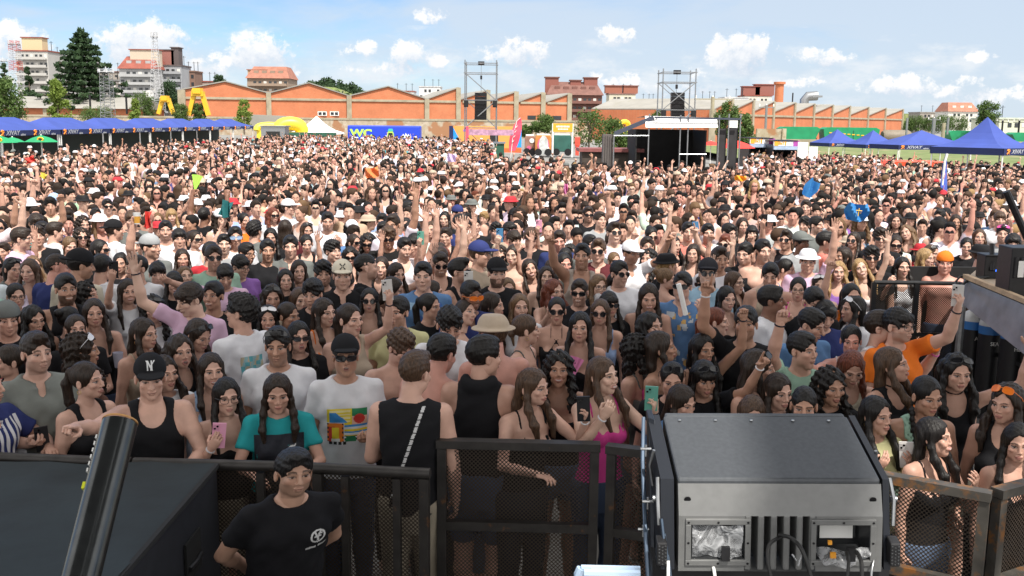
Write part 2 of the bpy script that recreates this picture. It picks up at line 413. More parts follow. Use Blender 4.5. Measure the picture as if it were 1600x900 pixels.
# ------------------------------------------------------------------ people: heads
# head frame: origin between the eyes' level and the ears, facing -Y, z up; chin at -.115, crown at +.115
def head_mesh(sex, var, mouth, h):
 key = ('head', sex, var, mouth, h)
 if key in CACHE: return CACHE[key]
 r = random.Random(hash((sex, var)) & 0xffff if False else (1 + var * 7 + (50 if sex == 'f' else 0)))
 jw = r.uniform(.88, 1.10) * (.93 if sex == 'f' else 1.05); nz = r.uniform(.75, 1.3) * (.85 if sex == 'f' else 1.1); ch = r.uniform(-.008, .006); ck = r.uniform(.85, 1.2); lp = r.uniform(.8, 1.3); fw = r.uniform(.95, 1.05); fz = r.uniform(.94, 1.07); bh = r.uniform(-.003, .003); es = r.uniform(.88, 1.12); nw = r.uniform(.8, 1.25); bt = r.uniform(-.10, .14)
 f = Field((-.105, -.150, -.175), (.105, .125, .135), h)
 f.ell((0, .014, .032), (.073, .094, .084))
 f.ell((0, -.030, -.030), (.060 * jw, .058, .080), .02)
 f.ell((0, -.056, -.090 + ch), (.026 * jw, .026, .024), .02)
 for s in (1, -1):
  f.ell((s * .043 * jw, -.012, -.062), (.018, .030, .030), .02)
  f.ell((s * .042, -.062, -.022), (.018 * ck, .018 * ck, .016), .016)
  f.cap((s * .012, -.084, .020), (s * .046, -.070, .022), .008, .008, .010)
 f.cap((0, -.086, .012), (0, -.086 - .020 * nz, -.028), .0075, .0105 * nz, .010)
 for s in (1, -1):
  f.ell((s * .011 * nw, -.092, -.034), (.008 * nw, .010, .008), .006)
  f.ell((s * .0305, -.098, .001), (.0165, .017, .0125), .010, 's')
  f.ell((s * .0305, -.071, .0), (.0135, .0135, .0125), .003)
  f.ell((s * .078, .012, -.008), (.010, .017, .029), .006)
  f.ell((s * .088, .004, -.006), (.006, .010, .018), .004, 's')
 fl = (1.15 if sex == 'f' else 1.) * lp
 if mouth == 'open':
  f.ell((0, -.086, -.064), (.024, .016, .020), .006)
  f.ell((0, -.104, -.066), (.017, .016, .011), .003, 's')
 elif mouth == 'smile':
  f.ell((0, -.085, -.062), (.030, .016, .012), .008)
  f.ell((0, -.104, -.062), (.024, .009, .0045), .003, 's')
  for s in (1, -1): f.ell((s * .036, -.070, -.038), (.016, .016, .014), .012)
 else:
  f.ell((0, -.087, -.058), (.022, .011, .0062 * fl), .006)
  f.ell((0, -.086, -.0685), (.018, .011, .0072 * fl), .006)
  f.ell((0, -.104, -.0630), (.024, .010, .0022), .003, 's')
 nr = .047 if sex == 'f' else .056
 f.cap((0, .018, -.07), (0, .028, -.18), nr, nr * 1.03, .018)
 V, F = f.mesh()
 P = np.zeros((len(V), 4), np.float32); x, y, z = np.abs(V[:, 0]), V[:, 1].copy(), V[:, 2].copy()
 def put(mask, col, a=1.):
  P[mask, :3] = col; P[mask, 3] = a
 fr = y < -.045
 # lips
 mz = -.064
 hw = .0235 if mouth != 'smile' else .028; hh = {'open': .021, 'smile': .014}.get(mouth, .0125)
 q = (x / hw) ** 2 + ((z - mz - (x * x * 5 if mouth == 'smile' else 0)) / hh) ** 2
 put(fr & (y < -.075) & (q < 1), (.40, .13, .12) if sex == 'f' else (.36, .18, .14), .62 if sex == 'f' else .42)
 if mouth == 'open': put((x < .0145) & (np.abs(z + .066) < .0095) & (y < -.07), (.11, .03, .03), .9); put((x < .012) & (np.abs(z + .0590) < .0025) & (y < -.075), (.5, .47, .43), .9)
 if mouth == 'smile': put((x < .0205) & (np.abs(z + .0615 - x * x * 5) < .0032) & (y < -.075), (.52, .49, .46), .9)
 if mouth == 'shut': put((x < .021) & (np.abs(z + .063) < .0022) & (y < -.075), (.12, .04, .035), .75)
 # eyes
 ex = x - .0305
 e = (ex / (.0135 * es)) ** 2 + ((z + .0005) / (.0054 * es)) ** 2
 put(fr & (y < -.062) & (e < 1), (.42, .38, .36))
 put(fr & (y < -.062) & ((ex) ** 2 + (z - .000) ** 2 < .0062 ** 2), (.03, .015, .008))
 put(fr & (y < -.060) & (np.abs(ex) < .0175) & (np.abs(z - .0066 + (ex / .0175) ** 2 * .005) < .0027), (.02, .012, .01), .95 if sex == 'f' else .8)
 # brows
 bz = .0235 + bh - ((x - .030) / .02) ** 2 * .0035 + (x - .03) * bt
 th = .0036 if sex == 'f' else .0050
 put(fr & (x > .011) & (x < .050) & (np.abs(z - bz) < th), (.035, .020, .012), .85)
 # cheeks and nose a touch redder
 w = np.exp(-(((x - .042) / .018) ** 2 + ((z + .028) / .018) ** 2)) * fr * (P[:, 3] == 0) * .22
 m_ = w > .02; P[m_, :3] = (.50, .20, .15); P[m_, 3] = w[m_]
 if sex == 'm' and var % 3 != 0:          # beard shadow or beard
  bd = (y < .005) & (z < -.035) & (z > -.125) & (P[:, 3] < .3) & ~((x < .022) & (np.abs(z + .064) < .012)) & (z < -.038 - .3 * np.maximum(0, .055 - x) * 0 - np.where(x > .03, 0, .004))
  a = {1: .30, 2: .82}[var % 3]; bd &= ~((x < .016) & (z > -.048))
  put(bd, (.03, .018, .012), a)
 V = V.copy(); V[:, 0] *= fw; lo = np.clip(-z / .11, 0, 1) * (y < .03) * (z > -.125); V[:, 2] += (fz - 1) * z * lo
 CACHE[key] = (V, F, P); return CACHE[key]
def hair_mesh(style, h, seed=0):
 key = ('hair', style, h, seed)
 if key in CACHE: return CACHE[key]
 r = random.Random(seed + 3)
 def noise(f, amp, fr, zfr=None):
  X = f.ax[0][:, None, None]; Y = f.ax[1][None, :, None]; Z = f.ax[2][None, None, :]; zf = fr if zfr is None else zfr
  a, b, c = (r.uniform(0, 6) for _ in range(3))
  f.d = f.d + amp * (np.sin(X * fr + a + 2 * np.sin(Z * zf * .5)) * np.sin(Y * fr + b) + .6 * np.sin(Z * zf + c + X * fr * .7)).astype(np.float32)
 def face_cut(f, zt=.062, w=.060, k=.008):
  f.ell(((.016 if seed else 0) if w > .064 else 0, -.105, zt - .105), (w, .085, .105), k, 's')
 if style in ('short', 'fade', 'buzz', 'quiff', 'curly', 'bowl'):
  f = Field((-.125, -.145, -.10), (.125, .14, .20), h)
  t = {'short': .012, 'fade': .008, 'buzz': .004, 'quiff': .010, 'curly': .020, 'bowl': .016}[style]
  f.ell((0, .016, .036), (.073 + t * .8, .094 + t, .084 + t), 0)
  if style in ('short', 'fade', 'quiff'): f.ell((0, -.012, .090), (.056, .078, .036 if style != 'quiff' else .046), .012)
  if style == 'quiff': f.ell((0, -.068, .100), (.045, .035, .032), .015)
  if style == 'curly': f.ell((0, -.020, .092), (.068, .085, .045), .015)
  if style == 'bowl':
   f.ell((0, -.060, .060), (.066, .042, .040), .012)
   for s in (1, -1): f.ell((s * .070, -.01, .01), (.018, .045, .045), .01)
  zt = {'bowl': .040, 'curly': .050}.get(style, .062)
  face_cut(f, zt, .063)
  for s in (1, -1): f.ell((s * .085, -.004, -.028), (.030, .060, .048), .006, 's')
  # nape
  f.plane((0, .09, -.062), (0, .35, -1))
  if style == 'fade':
   for s in (1, -1): f.ell((s * .092, .01, -.005), (.020, .09, .045), .006, 's')
  noise(f, {'curly': .006, 'bowl': .0025}.get(style, .0018), 150 if style == 'curly' else 190)
 else:
  f = Field((-.20, -.16, -.46), (.20, .21, .19), h)
  t = .009 if style in ('long', 'wavy', 'bangs', 'curlylong') else .007
  f.ell((0, .016, .036), (.073 + t, .094 + t, .084 + t), 0)
  if style == 'curlylong': f.ell((0, .035, .03), (.095, .105, .098), .02)
  if style in ('long', 'wavy', 'bangs', 'curlylong', 'half'):
   ln = {'long': -.34, 'wavy': -.30, 'bangs': -.26, 'curlylong': -.28, 'half': -.33}[style]
   wd = 1.25 if style in ('wavy', 'curlylong') else 1.
   f.chain([(0, .06, .0), (0, .085, -.12), (0, .10, -.22), (0, .09, ln)], [.072 * wd, .066 * wd, .060 * wd, .038], .03, flat=(1.25, .62, 1))
   for s in (1, -1):
    f.chain([(s * .069, -.00, .045), (s * .079, -.006, -.05), (s * .090 * (1 + (wd - 1) * .6), -.035, -.13), (s * .098, -.085, -.22), (s * .085, -.115, ln)],
      [.015, .016 * wd, .021 * wd, .022 * wd, .010], .02, flat=(1.0, 1.35, 1))
   f.cap((0, .01, -.10), (0, -.02, -.24), .050, .09, .004, 's')
  if style == 'tied':
   f.ell((0, .115, .055), (.030, .030, .030), .012)
   f.chain([(0, .115, .05), (0, .150, -.02), (.01, .150, -.14), (.02, .125, -.25)], [.022, .032, .030, .010], .012)
  if style == 'bun':
   f.ell((0, .105, .085), (.042, .040, .040), .010)
  if style == 'low':
   f.ell((0, .115, -.02), (.035, .030, .035), .012)
  if style == 'braid':
   for s in (1, -1):
    for i in range(9):
     f.ell((s * (.075 + .004 * (i % 2)), .03 - .012 * i, -.05 - .032 * i), (.017, .017, .022), .004)
  zt = .048 if style == 'bangs' else .081
  if style == 'bangs':
   f.ell((0, -.066, .045), (.060, .032, .040), .010)
   f.ell((0, -.110, -.075), (.054, .070, .098), .004, 's')
  else: face_cut(f, zt, .0655)
  if style in ('tied', 'bun', 'low', 'braid'):
   for s in (1, -1): f.ell((s * .090, -.004, -.040), (.030, .065, .052), .006, 's')
   f.d = np.maximum(f.d, 0 - 1e3)
  # centre parting
  if style in ('long', 'wavy', 'curlylong', 'half'): q_ = .022 if seed else 0; f.cap((q_, -.09, .10), (q_ * .6, .04, .146), .006, .004, .014, 's')
  noise(f, {'wavy': .0045, 'curlylong': .010, 'long': .0022, 'bangs': .0022}.get(style, .0014), {'curlylong': 120, 'wavy': 130}.get(style, 210), {'wavy': 60, 'curlylong': 110}.get(style, 14))
 V, F = f.mesh(); CACHE[key] = (V, F); return CACHE[key]
def cap_mesh(kind, h):
 key = ('cap', kind, h)
 if key in CACHE: return CACHE[key]
 f = Field((-.16, -.23, -.02), (.16, .17, .19), h)
 if kind in ('cap', 'capback'):
  f.ell((0, .016, .050), (.091, .113, .098), 0)
  f.plane((0, 0, .040), (0, .10, -1))
  s = -1 if kind == 'cap' else 1
  b = f.blank()
  b.ell((0, .0 + s * .115, .046), (.078, .085, .060), 0)
  b2 = b.copy(); b2.d = b.d + .010
  b.d = np.maximum(b.d, -b2.d); b.plane((0, s * .09, 0), (0, -s, 0)); b.plane((0, 0, .052), (0, 0, -1)); b.plane((0, 0, .075), (0, 0, 1))
  b = f.blank()
  b.ell((0, s * .105, .050), (.076, .088, .013), 0)
  f.d = np.minimum(f.d, b.d)
  f.ell((0, .016, .147), (.008, .008, .006), .004)
 elif kind == 'bucket':
  f.ell((0, .016, .052), (.092, .114, .095), 0); f.plane((0, 0, .125), (0, 0, 1)); f.plane((0, 0, .045), (0, 0, -1))
  b = f.blank()
  b.cap((0, .016, .060), (0, .016, .028), .100, .145, 0); b2 = f.blank(); b2.cap((0, .016, .040), (0, .016, .000), .090, .150, 0)
  b.d = np.maximum(b.d, -b2.d); b.plane((0, 0, .070), (0, 0, 1)); b.plane((0, 0, .018), (0, 0, -1))
  f.ell((0, .016, .042), (.135, .150, .014), .012)
 elif kind == 'fedora':
  f.ell((0, .016, .055), (.088, .108, .105), 0); f.plane((0, 0, .140), (0, .1, 1)); f.plane((0, 0, .045), (0, 0, -1))
  f.ell((0, .016, .050), (.150, .165, .009), .010)
 V, F = f.mesh(); CACHE[key] = (V, F); return CACHE[key]
def glasses_mesh(kind):
 """sunglasses or clear glasses, in the head frame"""
 key = ('gl', kind)
 if key in CACHE: return CACHE[key]
 mb = MB(); rx, rz = {'round': (.024, .023), 'cat': (.027, .017), 'square': (.026, .020), 'wide': (.031, .018), 'spec': (.025, .019)}[kind]
 n = 14; mb.cm = 0
 for s in (1, -1):
  cx = s * .033
  pts = []
  for j in range(n):
   a = 2 * math.pi * j / n; e = .7 if kind != 'round' else 1.
   u = math.copysign(abs(math.cos(a)) ** e, math.cos(a)); v = math.copysign(abs(math.sin(a)) ** e, math.sin(a))
   pts.append((cx + u * rx, v * rz - .001))
  yy = lambda x: -.106 + (abs(x) / .06) ** 2 * .020
  if kind != 'spec':
   vs = [(x, yy(x), z) for x, z in pts] + [(x, yy(x) + .003, z) for x, z in pts]
   mb._add(vs, [tuple(range(n)), tuple(reversed(range(n, 2 * n)))] + [(i, i + n, (i + 1) % n + n, (i + 1) % n) for i in range(n)])
  mb.cm = 1
  ring = [(x, yy(x) + .001, z) for x, z in pts]; ring.append(ring[0])
  mb.tube(ring, .0022 if kind != 'spec' else .0018, 5, False)
  mb.tube([(s * .058, -.087, .006), (s * .080, -.03, .006), (s * .081, .02, .0)], .0022, 5)
  mb.cm = 0
 mb.cm = 1; mb.tube([(-.010, -.104, .004), (0, -.107, .007), (.010, -.104, .004)], .0022, 5)
 V = np.array(mb.v, np.float32); CACHE[key] = (V, mb.f, mb.m); return CACHE[key]
CACHE = {}
# ------------------------------------------------------------------ people: hands.  wrist at the origin, fingers towards +Z, palm towards -Y, thumb on +X
def hand_mesh(kind, h):
 key = ('hand', kind, h)
 if key in CACHE: return CACHE[key]
 curl = {'open': (0, .05, .05, .1), 'relax': (.45, .5, .6, .7), 'grip': (.85, .9, .95, 1.0), 'point': (.02, 1.5, 1.6, 1.65), 'fist': (1.5, 1.6, 1.6, 1.6),
   'horns': (.05, 1.5, 1.55, .1), 'flat': (.12, .12, .15, .2), 'peace': (.02, .04, 1.5, 1.5)}[kind]
 f = Field((-.085, -.115, -.03), (.105, .045, .22), h)
 f.cap((0, 0, -.02), (0, 0, .02), .024, .026, .015, flat=(1.1, .85, 1))
 f.ell((0, 0, .052), (.039, .0145, .048), .015)
 f.ell((.020, -.008, .032), (.018, .014, .026), .012)
 spread = .10 if kind in ('open', 'horns') else .03
 bx = (.029, .0105, -.009, -.027); ln = (.068, .076, .070, .055); rr = (.0090, .0094, .0088, .0080)
 for i in range(4):
  a = spread * (1.5 - i) * 1.2; p = np.array((bx[i], -.002, .086 - abs(i - 1) * .003))
  l = ln[i]; c = curl[i]; ang = 0.; pts = [p.copy()]
  for j, sg in enumerate((.45, .31, .24)):
   ang += c * (.75, 1.0, .7)[j]
   dvec = np.array((math.sin(a) * math.cos(ang), -math.sin(ang), math.cos(ang) * math.cos(a)))
   p = p + dvec * l * sg; pts.append(p.copy())
  f.chain([np.array((bx[i] * .7, 0, .05))] + pts, [rr[i], rr[i], rr[i] * .93, rr[i] * .86, rr[i] * .72], .0035)
 th = {'open': ((.045, -.010, .045), (.068, -.016, .066), (.082, -.020, .090)), 'flat': ((.040, -.012, .045), (.050, -.018, .070), (.050, -.020, .095))}.get(
  kind, ((.042, -.020, .040), (.046, -.040, .062), (.030, -.050, .080)))
 f.chain([(.020, -.006, .020)] + list(th), [.014, .0125, .0108, .0085], .006)
 V, F = f.mesh(); CACHE[key] = (V, F); return CACHE[key]
# ------------------------------------------------------------------ people: bodies (1.75 m tall frame)
ARMS = {   # upper-arm direction, forearm direction, hand shape, palm normal; for the person's left (+X); -Y is forward
 'down':  ((.20, .02, -1), (.05, -.18, -1), 'relax', (-1, 0, 0)),
 'rail':  ((.30, -.42, -.80), (-.45, -.90, -.02), 'relax', (0, .1, -1)),
 'railout': ((.55, -.45, -.68), (-.70, -.70, .03), 'relax', (0, .1, -1)),
 'hang':  ((.25, -.55, -.78), (-.25, -.60, -.72), 'relax', (0, .6, -.6)),
 'high':  ((.28, -.25, .92), (.02, -.12, 1), 'open', (0, -1, 0)),
 'wave':  ((.80, -.30, .50), (.10, -.15, 1), 'open', (0, -1, 0)),
 'fist':  ((.45, -.45, .75), (-.10, -.20, 1), 'fist', (-.3, -1, 0)),
 'horns': ((.40, -.55, .60), (-.05, -.25, 1), 'point', (0, -1, 0)),
 'film':  ((.30, -.75, -.45), (-.28, -.50, .82), 'grip', (-.5, .6, .3)),
 'filmhi': ((.22, -.80, .45), (-.12, -.42, .90), 'grip', (-.3, .8, .3)),
 'ext':   ((.85, -.50, .30), (.80, -.50, .45), 'grip', (-.3, .8, .3)),
 'pointup': ((.30, -.75, .45), (.12, -.55, .85), 'point', (0, -1, 0)),
 'point': ((.45, -.85, .05), (.35, -.85, .30), 'point', (0, 0, -1)),
 'chin':  ((.22, -.45, -.85), (-.45, -.50, .85), 'relax', (-.2, .9, .2)),
 'low':   ((.20, -.15, -1), (-.42, -.88, .10), 'grip', (0, .5, .8)),
 'touch': ((.75, -.35, .35), (-.72, .05, .62), 'flat', (-.8, .3, -.3)),
 'back':  ((.30, .36, -.88), (-.55, .50, -.66), 'relax', (0, 1, 0)),
 'cup':   ((.25, -.40, -.90), (-.15, -.88, .45), 'grip', (-1, 0, .1)),
 'side':  ((.95, -.25, .10), (.80, -.45, .40), 'flat', (0, 0, -1)),
}
def unit(v):
 v = np.array(v, float); return v / np.linalg.norm(v)
def arm_pts(sex, side, code):
 u, fo, hand, pn = ARMS[code]; sw = .158 if sex == 'f' else .175
 m = np.array((side, 1, 1)); sh = np.array((side * sw, .005, 1.425))
 if u[2] > .2: sh = sh + np.array((-side * .015, 0, .030))
 el = sh + unit(u) * m * .285; wr = el + unit(fo) * m * .250
 return sh, el, wr, unit(fo) * m, unit(pn) * m, hand
PROF = {'m': [(.76, .150, .100, .01), (.90, .165, .112, .01), (1.04, .148, .104, .0), (1.18, .150, .110, .0), (1.31, .165, .116, .0), (1.38, .162, .106, .005), (1.44, .120, .085, .01), (1.475, .075, .062, .012)],
  'f': [(.76, .155, .105, .01), (.89, .172, .118, .01), (1.04, .128, .090, .0), (1.13, .128, .092, .0), (1.28, .148, .100, .0), (1.38, .150, .090, .005), (1.44, .105, .070, .01), (1.475, .062, .054, .012)]}
def body_fields(sex, la, ra, h, legs=True):
 pl = {s: arm_pts(sex, s, c) for s, c in ((1, la), (-1, ra))}
 ext = np.array([q for s in pl for q in pl[s][:3]])
 lo = np.minimum((-.28, -.24, 0.0 if legs else .70), ext.min(0) - .08); hi = np.maximum((.28, .20, 1.60), ext.max(0) + .08)
 T = Field(lo, hi, h)
 T.loft(PROF[sex], 0)
 for s in (1, -1):
  sh = pl[s][0]
  T.cap((s * .035, .018, 1.470), (sh[0] * .92, .012, sh[2] - .005), .040, .048, .035)
  if sex == 'f': T.ell((s * .070, -.085, 1.262), (.062, .055, .058), .025)
  else: T.ell((s * .080, -.075, 1.315), (.075, .045, .055), .03)
 nr = .045 if sex == 'f' else .055
 full = T.copy(); full.cap((0, .018, 1.44), (0, .002, 1.56), nr * 1.08, nr, .03)
 A = {}
 for s in (1, -1):
  sh, el, wr = pl[s][:3]; k = .86 if sex == 'f' else 1.06
  a = T.blank()
  a.cap(sh, sh + (el - sh) * .5, .054 * k, .047 * k, .02); a.cap(sh + (el - sh) * .5, el, .047 * k, .038 * k, .01)
  a.cap(el, el + (wr - el) * .35, .038 * k, .040 * k, .01); a.cap(el + (wr - el) * .35, wr, .040 * k, .0265 * k, .01)
  A[s] = a
  kk = .03; hh = np.clip(.5 + .5 * (full.d - a.d) / kk, 0, 1)
  full.d = np.where(a.d > 100, full.d, np.where(full.d > 100, a.d, full.d + (a.d - full.d) * hh - kk * hh * (1 - hh)))
 Lg = T.blank()
 if legs:
  for s in (1, -1):
   Lg.cap((s * .085, .015, .90), (s * .095, .0, .48), .098 if sex == 'f' else .092, .058, .03)
   Lg.cap((s * .095, .0, .48), (s * .097, .015, .34), .056, .056, .02); Lg.cap((s * .097, .015, .34), (s * .10, .025, .085), .055, .037, .02)
   Lg.cap((s * .10, .03, .04), (s * .115, -.14, .028), .036, .028, .02)
  full.d = np.minimum(full.d, Lg.d)
 return T, A, Lg, full, pl
def hand_place(side, wr, fo, pn, hand, h):
 V, F = hand_mesh(hand, h); V = V.copy()
 z = fo / np.linalg.norm(fo); y = -(pn - z * (pn @ z)); y /= np.linalg.norm(y); x = np.cross(y, z)
 # thumb side: for a left hand facing its palm forward the thumb points to -X
 V2 = V.copy(); V2[:, 0] *= -side * 1. if True else 1
 thumb = -side
 B = np.stack([x, y, z], 1)
 out = V2 @ B.T + wr
 if thumb < 0: F = F[:, ::-1]
 return out.astype(np.float32), F
def body_mesh(sex, la, ra, h, hh):
 key = ('body', sex, la, ra, h)
 if key in CACHE: return CACHE[key]
 T, A, Lg, full, pl = body_fields(sex, la, ra, h)
 V, F = full.mesh(); parts = [(V, F, None)]; hands = {}
 for s in (1, -1):
  sh, el, wr, fo, pn, hand = pl[s]
  hv, hf = hand_place(s, wr - fo * .012, fo, pn, hand, hh); hc = .9 if sex == 'f' else 1.
  hv = (hv - wr) * hc + wr
  parts.append((hv.astype(np.float32), hf, None))
  z = fo; y = -(pn - z * (pn @ z)); y /= np.linalg.norm(y)
  hands[s] = (wr, z, y)
 CACHE[('full', sex, la, ra, h)] = full
 CACHE[key] = (join_np(parts), hands, (T, A, Lg, pl)); return CACHE[key]
def arms_union(T, A, pl, off_t, off_a, frac, k=.025):
 g = T.copy(); g.d = T.d - off_t
 for s in (1, -1):
  sh, el = pl[s][0], pl[s][1]; a = T.blank()
  e = sh + (el - sh) * frac
  a.cap(sh, e + (el - sh) * .15, .054 + off_a, .052 + off_a * 1.6, .01)
  n = unit(el - sh); a.plane(e, n)
  hh = np.clip(.5 + .5 * (g.d - a.d) / k, 0, 1)
  g.d = np.where(a.d > 100, g.d, np.where(g.d > 100, a.d, g.d + (a.d - g.d) * hh - k * hh * (1 - hh)))
 return g
def garment(sex, la, ra, h, hh, kind):
 key = ('gar', sex, la, ra, h, kind)
 if key in CACHE: return CACHE[key]
 _, _, (T, A, Lg, pl) = body_mesh(sex, la, ra, h, hh)
 if kind in ('tee', 'shirt', 'hoodie', 'long'):
  g = arms_union(T, A, pl, .014, .008 if sex == 'm' else .004, .62 if kind != 'long' else .98)
  X = g.ax[0][:, None, None]; Z = g.ax[2][None, None, :]; Y = g.ax[1][None, :, None]
  if kind == 'long':
   for s in (1, -1):
    sh, el, wr = pl[s][:3]; g.cap(el, el + (wr - el) * .9, .050, .040, .02)
  # cloth that hangs straighter than the body, with shallow folds
  g2 = T.blank(); a_ = .154 if sex == 'm' else .142
  g2.loft([(.84, a_ + .012, .125, .0), (1.10, a_ + .004, .120, -.002), (1.25, a_ + .006, .118, 0), (1.34, a_, .10, 0)], 0)
  hh2 = np.clip(.5 + .5 * (g.d - g2.d) / .03, 0, 1); g.d = np.where(g2.d > 100, g.d, g.d + (g2.d - g.d) * hh2 - .03 * hh2 * (1 - hh2))
  g.d = g.d + .0050 * (np.sin(X * 34 + Z * 22 + 1 + 1.5 * np.sin(Z * 9)) * np.sin(Z * 17 - Y * 26 + X * 9) + .5 * np.sin(X * 62 - Z * 41 + 2 * np.sin(Z * 13))).astype(np.float32)
  g.ell((0, -.012, 1.515), (.083 if sex == 'm' else .085, .088, .052), .004, 's')
  if kind == 'shirt': g.ell((0, -.12, 1.46), (.030, .09, .075), .004, 's'); g.cap((-.06, -.03, 1.475), (-.028, -.095, 1.435), .014, .010, .008); g.cap((.06, -.03, 1.475), (.028, -.095, 1.435), .014, .010, .008); g.cap((-.06, .0, 1.485), (.06, .0, 1.485), .0, .0, 0) if False else None
  if kind == 'hoodie':
   for i in range(9):
    a = math.pi * (i / 8.) ; g.ell((.085 * math.cos(a), .02 + .055 * math.sin(a), 1.485 - .012 * math.sin(a)), (.030, .030, .034), .012)
  g.plane((0, 0, .86), (0, 0, -1))
 elif kind in ('sleeveless', 'tank', 'hoodtank'):
  g = T.copy(); g.d = T.d - .012
  X = g.ax[0][:, None, None]; Z = g.ax[2][None, None, :]; Y = g.ax[1][None, :, None]
  g2 = T.blank(); a_ = .150 if sex == 'm' else .130
  g2.loft([(.84, a_ + .012, .120, .0), (1.10, a_ - .002, .112, 0), (1.25, a_, .110, 0), (1.30, a_ - .01, .09, 0)], 0)
  hh2 = np.clip(.5 + .5 * (g.d - g2.d) / .03, 0, 1); g.d = np.where(g2.d > 100, g.d, g.d + (g2.d - g.d) * hh2 - .03 * hh2 * (1 - hh2))
  g.d = g.d + .0045 * (np.sin(X * 38 + Z * 26) * np.sin(Z * 21 - Y * 30)).astype(np.float32)
  for s in (1, -1):
   if kind == 'sleeveless': g.ell((s * .222, 0, 1.38), (.055, .2, .13), .006, 's')
   else: g.ell((s * (.192 if sex == 'm' else .178), 0, 1.40), (.078 if sex == 'm' else .075, .25, .135), .006, 's')
  if kind == 'sleeveless': g.ell((0, -.012, 1.52), (.090, .092, .060), .004, 's')
  elif kind == 'tank': g.ell((0, -.09, 1.475), (.080, .14, .115), .006, 's'); g.ell((0, .06, 1.50), (.070, .12, .07), .006, 's')
  else:
   g.ell((0, -.03, 1.52), (.085, .092, .055), .004, 's')
   for i in range(9):
    a = math.pi * (i / 8.); g.ell((.080 * math.cos(a), .035 + .055 * math.sin(a), 1.50 - .02 * math.sin(a)), (.032, .034, .045), .014)
  g.plane((0, 0, .86), (0, 0, -1))
 elif kind in ('strap', 'crop', 'bandeau', 'cross', 'racer'):
  g = T.copy(); g.d = T.d - .008
  g.plane((0, 0, 1.335), (0, -.35, 1)); g.plane((0, 0, {'crop': 1.06, 'cross': 1.04}.get(kind, .86)), (0, 0, -1))
  for s in (1, -1): g.ell((s * .21, 0, 1.37), (.060, .2, .08), .005, 's')
  if kind != 'bandeau':
   r_ = .0075 if kind in ('strap', 'crop', 'cross') else .020
   st = T.copy(); st.d = np.abs(T.d - .002) - .008          # a shell on the skin
   for s in (1, -1):
    x0, x1 = (s * .075, s * .095) if kind != 'cross' else (s * .07, -s * .045)
    c = T.blank()
    c.cap((x0, -.16, 1.27), (x1, -.14, 1.44), r_ * 1.3, k=0, flat=(1, 99, 1)); c.cap((x1, -.14, 1.44), (x1, .1, 1.50), r_ * 1.3, k=0, flat=(1, 9, 9))
    c.cap((x1, .1, 1.50), (s * .07, .16, 1.28), r_ * 1.3, k=0, flat=(1, 99, 1))
    g.d = np.minimum(g.d, np.maximum(c.d, st.d))
 elif kind == 'pants':
  g = T.copy(); g.d = np.minimum(T.d, Lg.d) - .013
  g.plane((0, 0, .965), (0, 0, 1)); g.plane((0, 0, .10), (0, 0, -1))
 elif kind == 'shorts':
  g = T.copy(); g.d = np.minimum(T.d, Lg.d) - .018
  g.plane((0, 0, .965), (0, 0, 1)); g.plane((0, 0, .52 if sex == 'm' else .70), (0, 0, -1))
 CACHE[('gf',) + key[1:]] = g
 V, F = g.mesh(); CACHE[key] = (V, F); return CACHE[key]
